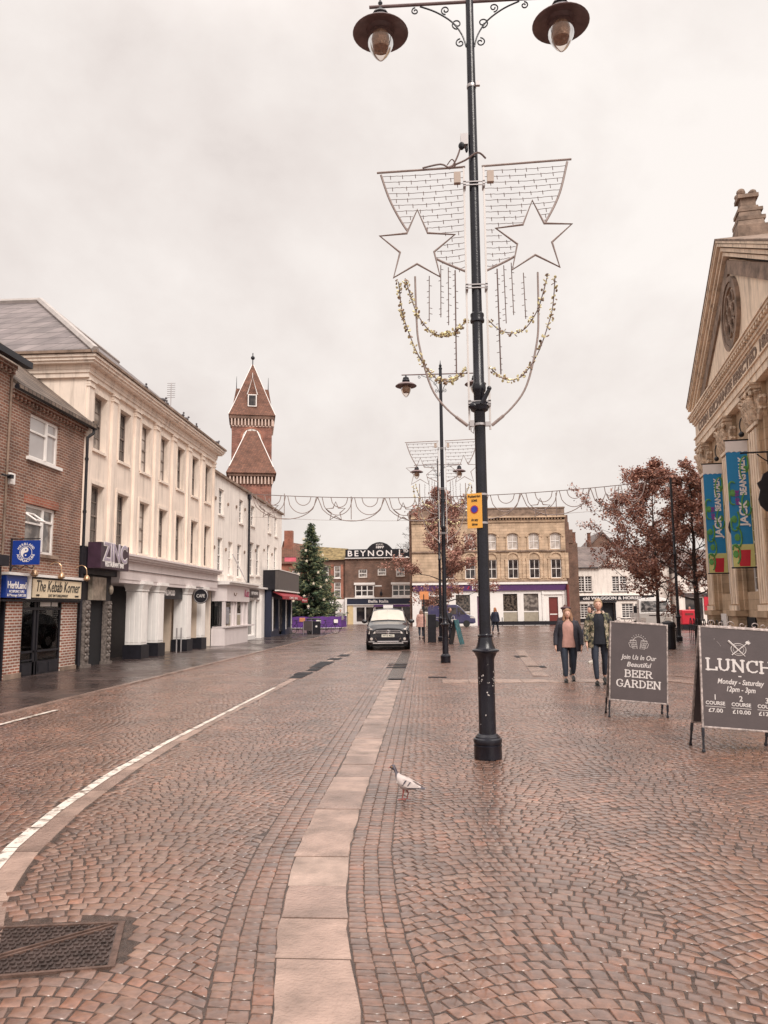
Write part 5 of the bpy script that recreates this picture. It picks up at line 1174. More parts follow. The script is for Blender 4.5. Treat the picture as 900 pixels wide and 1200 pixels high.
# ================================================================ christmas decoration on a post
def decoration(x,y,label,lod=0,z0=0,src=None):
    t=thing('star_decoration',label,'decoration',(x,y,z0),0,'star and net decorations on the lamp posts')
    s1=.010 if not lod else .013
    for s in (-1,1):
        part(t,'upright_rail','alu',lambda g:g.box(s*.12-.011,-.02,3.72,s*.12+.011,.005,6.98))
        part(t,'terminal_box',mat('tan_box',(.45,.36,.30),.5),lambda g:g.box(s*.2-.04,-.04,6.78,s*.2+.04,.02,6.92))
        zt=7.03 if s>0 else 6.96
        sail=[(s*1.13,0,zt-.02),(s*1.02,0,6.60),(s*.85,0,6.26),(s*.68,0,6.03),(s*.48,0,5.84),(s*.12,0,5.66)]
        sp=smooth_path(sail,5)
        cx_,cz_=s*.70,(6.04 if s>0 else 5.98); sp5=star_pts(.475,.215,5,PI/2+.02*s)
        def instar(x,z):
            c=False; P=[(cx_+a,cz_+b_) for a,b_ in sp5]; j=len(P)-1
            for i in range(len(P)):
                if (P[i][1]>z)!=(P[j][1]>z) and x<(P[j][0]-P[i][0])*(z-P[i][1])/(P[j][1]-P[i][1])+P[i][0]: c=not c
                j=i
            return c
        def clipped(g,pts,r,n=4):
            run=[]
            for p in pts:
                if instar(p[0],p[2]):
                    if len(run)>1: g.tube(run,r,n)
                    run=[]
                else: run.append(p)
            if len(run)>1: g.tube(run,r,n)
        part(t,'top_bar','rope_tube',lambda g:g.tube([(s*.1,0,7.0),(s*1.18,0,zt+.01)],.013,6))
        part(t,'sail_frame','rope_tube',lambda g:clipped(g,smooth_path(sail,16),.014,6))
        def f(g):
            for k in range(17 if not lod else 12):
                z=6.94-k*(1.22/(16 if not lod else 11)); xe=None
                for a,b_ in zip(sp[:-1],sp[1:]):
                    if (a.z-z)*(b_.z-z)<=0: xe=abs(a.x+(b_.x-a.x)*((a.z-z)/max(1e-6,(a.z-b_.z))))
                if xe is None or xe<.16: continue
                n_=26; pts=[(s*(.13+(xe-.13)*i/n_),0,z-.012*sin(PI*i/n_)+random.uniform(-.003,.003)+.02*(i/n_)*(1 if s>0 else -1)) for i in range(n_+1)]
                clipped(g,pts,.0038 if not lod else .006)
                xx=.2+(.08 if k%2 else 0)
                while xx<xe-.04:
                    zz=z+.02*(xx/xe)*(1 if s>0 else -1); (None if instar(s*xx,zz-.02) else g.tube([(s*xx,-.003,zz),(s*xx+.004,-.008,zz-.052)],.0045 if not lod else .006,4)); xx+=random.uniform(.13,.19)
        o=part(t,'light_net','wire',f)
        cx_,cz_=s*.70,(6.04 if s>0 else 5.98)
        sp5=star_pts(.475,.215,5,PI/2+.02*s)
        part(t,'star_frame','rope_tube',lambda g:g.tube([(cx_+a,-.03,cz_+b_) for a,b_ in sp5],.0145,6,True))
        # vertical drops
        def f(g):
            for (xx,z1,z2,fr) in ((.56,5.62,5.05,0),(.33,5.72,5.0,0),(.25,5.68,4.38,1),(.42,5.75,5.1,0)):
                g.tube([(s*xx,0,z1),(s*(xx+.01),0,z2)],.006 if not fr else .009,5)
                z=z1-.05
                while z>z2:
                    g.tube([(s*xx,0,z),(s*xx+random.choice([-1,1])*.03,-.01,z-.012)],.004,4); z-=.07
        part(t,'light_drop','wire',f)
        bow=smooth_path([(s*.73,0,5.62),(s*.72,0,5.1),(s*.69,0,4.75),(s*.56,0,4.25),(s*.38,0,3.98),(s*.14,0,3.77)],5)
        part(t,'bow_frame','rope_tube',lambda g:(g.tube(bow,.012,6),g.tube([bow[-4],bow[-1]],.02,6)))
        for gi,path in enumerate(([(.93,5.56),(.90,5.25),(.85,5.03),(.71,4.65),(.55,4.40),(.41,4.31),(.27,4.34),(.15,4.45)],[(.85,5.60),(.78,5.35),(.70,5.13),(.56,4.93),(.42,4.88),(.26,4.92),(.12,5.06)])):
            pts=smooth_path([(s*a,0,b_) for a,b_ in path],6)
            gp=part(t,'garland','wire',lambda g:g.tube(pts,.007,5))
            def leaves(g,prob):
                dens=(8 if s<0 else 3.5) if not lod else 2
                for a,b_ in zip(pts[:-1],pts[1:]):
                    for _ in range(max(1,int(random.random()*dens+ .5))):
                        if random.random()>prob: continue
                        p=a.lerp(b_,random.random())+Vector((random.uniform(-.03,.03),random.uniform(-.03,.03),random.uniform(-.03,.03)))
                        u=Vector((random.uniform(-1,1),random.uniform(-1,1),random.uniform(-1,1))).normalized(); v=u.orthogonal().normalized(); r=random.uniform(.012,.024)*(1 if not lod else 1.4); nn=u.cross(v)*.004
                        k=6; ring=[p+u*r*cos(2*PI*j/k)+v*r*.8*sin(2*PI*j/k) for j in range(k)]
                        g.add([q_+nn for q_ in ring]+[q_-nn for q_ in ring],[tuple(range(k)),tuple(range(2*k-1,k-1,-1))]+[(j,k+j,k+(j+1)%k,(j+1)%k) for j in range(k)])
            part(gp,'foil_leaf','gold',lambda g:leaves(g,.75)); part(gp,'dark_foil_leaf','golddk',lambda g:leaves(g,.4))
    for z in (6.72,5.42,4.0):
        part(t,'clamp','steel',lambda g:(g.box(-.13,-.075,z,.13,-.06,z+.012),g.box(-.13,-.075,z+.04,.13,-.06,z+.052),g.box(-.13,-.075,z-.01,-.1,.05,z+.06),g.box(.10,-.075,z-.01,.13,.05,z+.06)))
    return t
decoration(PX_,PY_,'christmas decoration with light net sails, two stars and gold garlands on nearest post')
lamp_post(.39,24.2,'second lamp post in the line, standing between the car and the yellow plate post',1,9.2)
decoration(.39,24.2,'smaller looking star decoration on the second lamp post in the line',1)
lamp_post(.42,40,'third lamp post, its double lamps seen behind the second post stars',1,9.2)
lamp_post(11.87,38.3,'lamp post standing among the brown tree branches by the benches',1,7.2,False)

# ================================================================ string lights across the street
t=thing('string_lights','chain of unlit scalloped star light panels strung across the street','string lights',(0,42.4,0))
xl,xr=-10.4,11.8
def zw(x): 
    k=(x-xl)/(xr-xl); return 8.22+.24*k-.55*4*k*(1-k)*.9
part(t,'top_wire','wire',lambda g:(g.tube([(xl+(xr-xl)*i/30,0,zw(xl+(xr-xl)*i/30)) for i in range(31)],.022,5),g.tube([(xr,0,zw(xr)),(15.0,-2.6,9.2)],.012,4)))
x=xl+.3
PWd=3.78
while x<xr-1.2:
    def f(g,x=x):
        W_=min(PWd,xr-x); Z=lambda a:zw(x+a)
        def arc(a,b_,d_,r=.022): g.tube([(x+a+(b_-a)*i/14,0,Z(a+(b_-a)*i/14)-d_*math.sqrt(max(0,1-(2*i/14-1)**2))*(1-.0*i)) for i in range(15)],r,4)
        arc(.0,W_,1.32,.024); arc(.25,W_*.52,1.0); arc(.75,W_*.45,.55); arc(W_*.55,W_*.98,.95); arc(W_*.66,W_*.9,.5)
        g.tube([(x+W_*.5,0,Z(0)),(x+W_*.5,0,Z(0)-1.3)],.022,4)
        c=(x+W_*.27,Z(0)-.85)
        g.tube([(c[0]+a,-.03,c[1]+b_) for a,b_ in star_pts(.56,.25)],.036,4,True)
        g.tube([(x,0,Z(0)-1.3),(x+W_,0,Z(W_)-1.3)],.009,4)
    part(t,'light_panel','rope_tube',f)
    x+=PWd

# ================================================================ sandwich boards
SERIF={ # strokes on a 0..w by 0..1 grid ; each letter: width, list of polylines, list of serif positions (x,y)
 'L':(.72,[[(.15,0),(.15,1)],[(.15,.045),(.68,.045),(.68,.25)]],[(.15,1),(.15,0)]),
 'U':(.86,[[(.17,1),(.17,.32),(.25,.12),(.43,.03),(.61,.12),(.69,.32),(.69,1)]],[(.17,1),(.69,1)]),
 'N':(.9,[[(.17,0),(.17,1)],[(.17,.97),(.72,.03)],[(.72,0),(.72,1)]],[(.17,0),(.17,1),(.72,1)]),
 'C':(.8,[[(.70,.74),(.70,.86),(.56,.96),(.42,.97),(.24,.88),(.13,.68),(.12,.42),(.2,.16),(.40,.03),(.58,.05),(.72,.17)],[(.71,.70),(.71,.98)]],[]),
 'H':(.92,[[(.18,0),(.18,1)],[(.74,0),(.74,1)],[(.18,.5),(.74,.5)]],[(.18,0),(.18,1),(.74,0),(.74,1)]),
 'B':(.76,[[(.17,0),(.17,1)],[(.06,.955),(.48,.955),(.60,.84),(.60,.68),(.48,.53),(.17,.53)],[(.17,.53),(.5,.53),(.66,.40),(.66,.18),(.52,.045),(.06,.045)]],[]),
 'E':(.72,[[(.17,0),(.17,1)],[(.06,.955),(.62,.955),(.62,.76)],[(.17,.52),(.48,.52)],[(.48,.42),(.48,.62)],[(.06,.045),(.66,.045),(.66,.25)]],[]),
 'R':(.82,[[(.17,0),(.17,1)],[(.06,.955),(.48,.955),(.62,.84),(.62,.66),(.48,.50),(.17,.50)],[(.42,.5),(.66,.045),(.8,.045)]],[(.17,0)]),
 'G':(.84,[[(.70,.74),(.70,.86),(.56,.96),(.42,.97),(.24,.88),(.13,.68),(.12,.42),(.2,.16),(.40,.03),(.58,.05),(.70,.15),(.70,.43)],[(.50,.43),(.80,.43)]],[]),
 'A':(.86,[[(.14,0),(.42,.97),(.70,0)],[(.24,.33),(.60,.33)]],[(.12,0),(.72,0)]),
 'D':(.82,[[(.17,0),(.17,1)],[(.06,.955),(.42,.955),(.62,.82),(.70,.55),(.66,.25),(.50,.08),(.38,.045),(.06,.045)]],[]),
}
def slab_text(parent,word,h_,wd,cx_,z,y,th=.085,m='letc'):
    tot=sum(SERIF[c][0] for c in word); sc=wd/tot; g=MB(); x=-tot/2; k=0
    for c in word:
        w_,pl_,se=SERIF[c]
        strokes=list(pl_)+[[(a-.12,b_ if 0<b_<1 else (.03 if b_==0 else .97)),(a+.12,b_ if 0<b_<1 else (.03 if b_==0 else .97))] for a,b_ in se]
        for st in strokes:
            for a,b_ in zip(st[:-1],st[1:]):
                A_=Vector((cx_+(x+a[0])*sc,0,z+(a[1]-.5)*h_)); B_=Vector((cx_+(x+b_[0])*sc,0,z+(b_[1]-.5)*h_)); d=(B_-A_)
                if d.length<1e-6: continue
                d.normalize(); thk=th*h_*(1.25 if abs(d.z)>.6 else .8); nrm=Vector((-d.z,0,d.x))*thk/2; e=d*thk*.32; k+=1; yy=y-.0005-.00004*(k%17)
                P=[A_-e-nrm,B_+e-nrm,B_+e+nrm,A_-e+nrm]; g.hexa([(p.x,yy+.0012,p.z) for p in P]+[(p.x,yy,p.z) for p in P])
        x+=w_
    return g.build('lettering',m,parent)
def sandwich(loc,rz,label,w_,zb,zt,spread,kind,roll=rad(4.3)):
    t=thing('sandwich_board',label,'sandwich board',loc,rz,'pub sandwich boards on the paving')
    lean=math.atan2(spread/2,zt)
    # front leaf tilts back towards the top
    for s in (0,1):
        lf=obj('front_leaf' if s==0 else 'back_leaf',None)
        bpy.data.objects.remove(lf)
        a=-lean if s==0 else lean
        R_=Matrix.Rotation(a,4,'X'); 
        def place(o): o.matrix_local=Matrix.Translation((0,-spread/2 if s==0 else spread/2,0))@R_@Matrix.Rotation(roll,4,'Y')
        g=MB(); g.box(-w_/2+.02,-.008,zb+.015,w_/2-.02,.008,zt-.01); leaf=g.build('board_panel','chalk',t); place(leaf)
        g=MB()
        for x in (-w_/2,w_/2-.022): g.box(x,-.014,zb,x+.022,.014,zt)
        g.box(-w_/2+.0225,-.014,zb,w_/2-.0225,.014,zb+.02); g.box(-w_/2+.0225,-.014,zt-.02,w_/2-.0225,.014,zt)
        fr=g.build('frame','rope',leaf,bevel=.003)
        for x in (-w_/2+.0,w_/2-.022):
            z0=x*math.tan(roll); g=MB(); g.box(x,-.012,z0,x+.022,.012,zb-.001); g.box(x-.006,-.018,z0,x+.028,.018,z0+.03); g.box(x-.004,-.017,zb-.10,x+.026,.017,zb-.002); g.build('leg','iron',leaf,bevel=.003)
        if s==0: front=leaf
    y=-.0085
    if kind=='beer':
        slab_text(front,'BEER',.108,.42,0,.64,y,.14); slab_text(front,'GARDEN',.11,.66,.0,.49,y,.14)
        text(front,'Join Us In Our',.1,'letc',(0,y-.001,.885),shear=.25,width=.52,ext=.0006,bold=.0012); text(front,'Beautiful',.1,'letc',(0,y-.001,.775),shear=.25,width=.36,ext=.0006,bold=.0012)
        def f(g):
            cx_,cz_=0,1.10
            g.tube([(cx_+.085*cos(a),y-.001,cz_+.02+.085*sin(a)) for a in [PI*.02+i*PI*.96/12 for i in range(13)]],.0035,4)
            for i in range(9): a=PI*.08+i*PI*.84/8; g.tube([(cx_+.105*cos(a),y-.001,cz_+.02+.105*sin(a)),(cx_+.125*cos(a),y-.001,cz_+.02+.125*sin(a))],.003,4)
            for s in (-1,1):
                q=lambda u,v:(cx_+s*(.012+u*.95+v*.28),y-.001,cz_-.075+v-u*.10+(.03 if 0 else 0)+ .03)
                g.tube([q(.0,.085),q(.095,.085),q(.085,-.03),q(.015,-.03)],.0035,4,True)
                for k in (.025,.05,.07): g.tube([q(k,.07),q(k,-.02)],.0025,4)
                for k in (.0,.03,.06): g.tube([q(.01,k),q(.085,k)],.0025,4)
                g.tube([q(.095,.07),q(.125,.06),q(.12,0),q(.088,-.01)],.004,4)
                g.tube([q(-.0,.09),q(.04,.1),q(.1,.09)],.004,4)
        part(front,'beer_mug_emblem','letc',f)
    else:
        slab_text(front,'LUNCH',.135,.76,0,.965,y,.15)
        text(front,'Monday - Saturday',.082,'letc',(0,y-.001,.775),shear=.25,width=.52,ext=.0006,bold=.0015); text(front,'12pm - 3pm',.082,'letc',(0,y-.001,.692),shear=.25,width=.32,ext=.0006,bold=.0015)
        text(front,'-',.14,'letc',(0,y-.001,.855),width=.035,ext=.0006)
        for k,(n_,pr) in enumerate((('1','£7.00'),('2','£10.00'),('3','£12.50'))):
            x=(k-1)*.287
            text(front,n_,.085,'letc',(x,y-.001,.588),ext=.0006,bold=.001); text(front,'COURSE',.05,'letc',(x,y-.001,.522),width=.215,ext=.0006,bold=.0012,sy=1.1)
            text(front,pr,.062,'letc',(x,y-.001,.440),width=.16 if k==0 else .2,ext=.0006,bold=.001)
            part(front,'price_rule','letc',lambda g:g.box(x-.11,y-.0015,.481,x+.11,y-.0002,.486))
        def f(g):
            c=(0,1.155)
            g.tube([(c[0]+.085*cos(a),y-.001,c[1]+.07*sin(a)) for a in [i*PI/10 for i in range(20)]],.004,4,True); g.tube([(c[0]+.06*cos(a),y-.001,c[1]+.05*sin(a)) for a in [i*PI/10 for i in range(20)]],.0025,4,True)
            g.tube([(-.115,y-.004,1.25),(.07,y-.004,1.08)],[.013,.005],5); g.tube([(.10,y-.006,1.235),(-.08,y-.006,1.085)],[.005,.006],5); g.ell((.105,y-.004,1.24),.026,.004,.02,8,4)
            for k in (-1,0,1): g.tube([(.10+k*.01,y-.004,1.225+k*-.01),(.13+k*.012,y-.004,1.255-k*.012)],.003,4)
        part(front,'cutlery_emblem','letc',f)
        part(front,'scratch','letc',lambda g:(g.tube([(-.24,y-.0005,1.24),(-.20,y-.0005,1.18)],.0012,4),g.ell((-.27,y,1.26),.004,.002,.004,6,4)))
    def f(g):
        zt_=zt*cos(lean)
        for k,(x,s) in enumerate(((-.30,1),(-.18,-1),(-.08,1),(.06,-1),(.2,1),(.30,-1))):
            if kind=='beer' and k>3: continue
            pts=[(x+.045*(1-.7*i/10)*cos(s*i*.6),0,zt_+.035+.04*(1-.7*i/10)*sin(s*i*.6)) for i in range(11)]
            g.tube(pts,.006,4)
        g.tube([(-.36,0,zt_+.004),(.36,0,zt_+.004)],.009,5)
    o=part(t,'scroll_topping','rope',f); o.rotation_euler=(0,roll,0)
    return t
sandwich((3.08,12.25,.014),rad(-6),'charcoal sandwich board lettered BEER GARDEN with crossed beer mugs',.86,.22,1.42,.46,'beer')
sandwich((3.485,9.42,.014),rad(-1),'larger looking charcoal sandwich board lettered LUNCH at the right edge',.89,.24,1.41,.48,'lunch')

# ================================================================ pigeon on the setts
q=thing('pigeon','pale grey pigeon with dark head and barred wings walking on the setts','pigeon',(-.27,6.9,.018),rad(-18))
gf=mat('pigeon_pale_feathers',(.50,.43,.41),.7,var=.12,scale=25,bump=.2,bscale=120); gd=mat('pigeon_dark_feathers',(.07,.06,.075),.5,var=.3,scale=30); gr=mat('pigeon_leg',(.30,.09,.08),.6)
# body faces -x; one continuous surface from beak to tail
def f(g):
    st=[(-.128,.262,.004,.004),(-.118,.266,.010,.012),(-.105,.268,.019,.022),(-.088,.262,.021,.026),(-.074,.236,.021,.028),(-.066,.205,.030,.036),(-.052,.172,.045,.050),(-.025,.150,.055,.056),(.01,.140,.058,.056),(.045,.132,.050,.048),(.08,.124,.036,.034),(.115,.116,.026,.018),(.155,.110,.024,.010),(.195,.105,.020,.005)]
    n_=14; vs=[];fs=[]
    for x,z,ry,rz_ in st:
        for k in range(n_): a=2*PI*k/n_; vs.append((x,ry*cos(a),z+rz_*sin(a)))
    for i in range(len(st)-1):
        for k in range(n_): fs.append((i*n_+k,i*n_+(k+1)%n_,(i+1)*n_+(k+1)%n_,(i+1)*n_+k))
    fs.append(tuple(range(n_-1,-1,-1))); fs.append(tuple((len(st)-1)*n_+k for k in range(n_))); b0=len(g.f); g.add(vs,fs)
    for i in range(len(st)-1):
        for k in range(n_):
            zz=st[i][0]; g.mi[b0+i*n_+k]=1 if zz<-.055 or zz>.12 else 0
    g.cur=2
    for s,dx in ((-1,-.012),(1,.02)):
        g.tube([(.005,s*.02,.10),(.012+dx,s*.02,.055),(.0+dx,s*.02,.006)],[.012,.006,.005],6)
        for a in (-.5,0,.5,3.1): g.tube([(dx,s*.02,.006),(dx-.035*cos(a),s*.02+.03*sin(a),.003)],.0035,4)
    g.tube([(-.120,0,.264),(-.148,0,.254)],[.006,.0015],6)
o=MB(); f(o); o.build('body',[gf,gd,gr],q,True,sharp=60)
for s in (-1,1):
    wg=part(q,'wing',gf,lambda g:g.hexa([(-.05,s*.05,.15),(.05,s*.057,.115),(.17,s*.03,.115),(.12,s*.035,.145),(-.05,s*.04,.175),(.03,s*.046,.18),(.15,s*.022,.13),(.10,s*.028,.152)]))
    part(wg,'wing_bar',gd,lambda g:(g.hexa([(.0,s*.0585,.13),(.014,s*.0585,.13),(.045,s*.05,.172),(.031,s*.05,.172),(.0,s*.05,.13),(.014,s*.05,.13),(.045,s*.045,.172),(.031,s*.045,.172)]),g.hexa([(.05,s*.057,.13),(.06,s*.057,.13),(.08,s*.046,.16),(.07,s*.046,.16),(.05,s*.05,.13),(.06,s*.05,.13),(.08,s*.04,.16),(.07,s*.04,.16)]),g.tube([(.05,s*.05,.112),(.2,s*.018,.108)],[.006,.003],5)))
    part(q,'eye','orange',lambda g:g.ell((-.103,s*.019,.272),.004,.003,.004,6,4))

# ================================================================ trees
def leaf_quads(g,pts,size,mis,aspect=.6):
    for p in pts:
        u=Vector((random.gauss(0,1),random.gauss(0,1),random.gauss(0,.7))).normalized(); v=u.orthogonal().normalized(); v=(v*cos(random.random()*6)+u.cross(v)*sin(random.random()*6)); s=size*random.uniform(.6,1.3)
        g.cur=random.choice(mis); g.add([p-u*s,p+v*s*aspect,p+u*s,p-v*s*aspect],[(0,1,2,3)])
def brown_tree(loc,label,H_,crown0,R_,nleaf,seed,lm,trunk_r=.13,lean=0,asym=(0,0)):
    random.seed(seed); t=thing('brown_tree',label,'tree',loc,random.random()*6,'brown leaved street trees')
    tw=[]; tr=MB(); br=MB()
    top=Vector((lean,0,H_))
    trunk=[Vector((lean*k/8+random.uniform(-.06,.06)*(k>0),random.uniform(-.06,.06)*(k>0),H_*k/8)) for k in range(9)]
    tr.tube(trunk,[trunk_r*(1-.85*k/8) for k in range(9)],8)
    def branch(p,d,L,r,depth):
        pts=[p]; dd_=d.copy()
        for k in range(4):
            dd_=(dd_+Vector((random.gauss(0,.18),random.gauss(0,.18),random.gauss(0.04,.12)))).normalized(); pts.append(pts[-1]+dd_*L/4)
        br.tube(pts,[r*(1-.2*k) for k in range(5)],5 if depth<2 else 3)
        if depth>=3: tw.extend(pts[1:]); return
        if depth==2: tw.extend(pts[2:])
        for k in range(random.randint(3,4)):
            a=pts[random.randint(1,4)]; d2=(dd_+Vector((random.gauss(0,.75),random.gauss(0,.75),random.gauss(.08,.45)))).normalized()
            branch(a,d2,L*random.uniform(.45,.68),r*.5,depth+1)
    nb=22
    for k in range(nb):
        f_=k/(nb-1); z=crown0+(H_-crown0)*f_*.97; i=min(7,int(z/H_*8)); p=trunk[i].lerp(trunk[i+1],z/H_*8-i)
        a=k*2.4+random.uniform(-.4,.4); prof=math.sqrt(max(.06,1-(f_*1.15-.22)**2/1.0))*(1-.35*f_)
        d=Vector((cos(a)+asym[0],sin(a)+asym[1],.25+.7*f_)).normalized()
        branch(p,d,R_*prof*random.uniform(.6,1.05),.05*(1-.5*f_),1)
    tr.build('trunk','bark',t,True); br.build('limbs','bark',t)
    g=MB(); cl=random.sample(tw,max(1,int(len(tw)*.8)))
    pts=[]
    for _ in range(nleaf):
        c=random.choice(cl); pts.append(c+Vector((random.gauss(0,.13),random.gauss(0,.13),random.gauss(-.03,.13))))
    leaf_quads(g,pts,.072,[0,0,0,1,2,2],.62)
    g.build('crown',lm,t); return t
L1=[mat('dead_leaf_brown',(.30,.135,.10),.6,var=.3),mat('dead_leaf_dark',(.16,.078,.062),.6,var=.3),mat('dead_leaf_rust',(.46,.24,.17),.6,var=.3)]
L2=[mat('pink_brown_leaf',(.34,.16,.125),.6,var=.3),mat('dull_leaf',(.17,.08,.06),.6,var=.3),mat('light_dead_leaf',(.48,.26,.20),.6,var=.3)]
brown_tree((13.9,41.6,0),'large brown leaved tree beside the classical hall with dark trunk',8.3,2.0,3.5,22000,11,L1,.17)
brown_tree((12.75,44.6,0),'thinner brown leaved tree rising behind the white truck',9.3,1.9,3.9,25000,23,L1,.12)
brown_tree((.75,49,0),'pinkish brown tree behind the second and third lamp posts',9.0,1.7,2.3,17000,5,L2,.15)
def bare_tree():
    random.seed(3); t=thing('bare_tree','leafless tree with fine twigs above the roof signboard','tree',(-1.6,97,0)); g=MB(); tr=MB(); tr.tube([(0,0,0),(.1,0,6),(-.1,0,9.2)],[.3,.22,.06],7)
    def b(p,d,L,r,k):
        q=p+d*L; g.tube([p,p.lerp(q,.5)+Vector((random.gauss(0,.05),0,random.gauss(0,.05)))*L,q],[r,r*.8,r*.5],4)
        if k<5:
            for _ in range(3): b(q,(d+Vector((random.gauss(0,.5),random.gauss(0,.4),random.gauss(.1,.35)))).normalized(),L*.7,r*.6,k+1)
    for i in range(5): b(Vector((0,0,6.5+i*.5)),Vector((random.uniform(-1,1),random.uniform(-.5,.5),1)).normalized(),1.5,.07,1)
    tr.build('trunk','bark',t); g.build('twigs','bark',t)
bare_tree()
# christmas tree
random.seed(42)
t=thing('christmas_tree','tall dark green christmas tree hung with white stars behind the purple barrier','christmas tree',(-10.95,69.5,0))
part(t,'trunk','bark',lambda g:g.tube([(0,0,0),(0,0,9.5)],[.16,.02],8))
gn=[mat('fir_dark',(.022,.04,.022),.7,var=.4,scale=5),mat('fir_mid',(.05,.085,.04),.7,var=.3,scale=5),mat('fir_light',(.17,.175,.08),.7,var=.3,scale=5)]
g=MB(); bl=MB()
z=.7
while z<9.5:
    f_=(z-.7)/8.95; R_=2.85*(1-f_)**.80+.10; nb=max(5,int(15*(1-f_)+5))
    for k in range(nb):
        a=random.uniform(0,2*PI); L=R_*random.choice([random.uniform(.55,.85),random.uniform(.8,1.18)]); dz=random.uniform(-.35,.1)*L*.5
        d=Vector((cos(a),sin(a),0)); tip=d*L+Vector((0,0,z+dz+.15*L)); 
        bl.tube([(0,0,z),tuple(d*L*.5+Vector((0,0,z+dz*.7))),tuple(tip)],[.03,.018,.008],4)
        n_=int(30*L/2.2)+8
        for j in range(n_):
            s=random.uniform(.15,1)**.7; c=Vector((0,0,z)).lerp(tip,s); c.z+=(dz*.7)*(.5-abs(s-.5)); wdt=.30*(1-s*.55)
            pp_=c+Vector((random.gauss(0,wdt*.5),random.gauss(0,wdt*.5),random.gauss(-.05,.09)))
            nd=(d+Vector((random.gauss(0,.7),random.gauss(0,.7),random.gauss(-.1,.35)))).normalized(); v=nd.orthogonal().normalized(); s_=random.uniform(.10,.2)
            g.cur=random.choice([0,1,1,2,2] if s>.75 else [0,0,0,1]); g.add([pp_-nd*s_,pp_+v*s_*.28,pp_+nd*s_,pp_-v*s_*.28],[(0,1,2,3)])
    z+=random.uniform(.16,.26)*(1-.4*f_)
bl.build('branches','bark',t); g.build('foliage',gn,t)
for (dx,z) in ((-.28,7.0),(-.15,6.0),(-.85,4.85),(.9,5.0),(.55,4.0),(1.2,6.6),(1.15,3.7),(-.2,2.9),(1.5,2.6),(-1.2,2.5),(.2,2.0),(1.6,4.3),(-.6,8.1),(-1.5,1.8)):
    zz=z; f_=(zz-.9)/8.7; R_=2.85*(1-f_)**.80+.15; dx=max(-R_*.85,min(R_*.85,dx)); yy=-math.sqrt(max(.05,R_*R_-dx*dx))
    part(t,'star_ornament',mat('gold_white_star',(.75,.66,.52),.4,var=.05),lambda g:g.prism([(dx+a,zz+b_) for a,b_ in star_pts(.16,.07)],yy-.05,yy-.0,'y'))
# ================================================================ people
def skin_mesh(verts,edges,radii,levels=1):
    me=bpy.data.meshes.new('body'); me.from_pydata([tuple(v) for v in verts],edges,[]); o=bpy.data.objects.new('body',me); COL.objects.link(o)
    sm=o.modifiers.new('s','SKIN'); sm.use_smooth_shade=True; sb=o.modifiers.new('u','SUBSURF'); sb.levels=levels; sb.render_levels=levels
    for i,r in enumerate(radii):
        r=r if isinstance(r,tuple) else (r,r); me.skin_vertices[0].data[i].radius=r
    me.skin_vertices[0].data[0].use_root=True
    bpy.context.view_layer.update(); dg=bpy.context.evaluated_depsgraph_get(); m2=bpy.data.meshes.new_from_object(o.evaluated_get(dg)); bpy.data.objects.remove(o); bpy.data.meshes.remove(me)
    return m2
def mesh_to_mb(g,me):
    g.add([v.co for v in me.vertices],[tuple(p.vertices) for p in me.polygons]); bpy.data.meshes.remove(me)
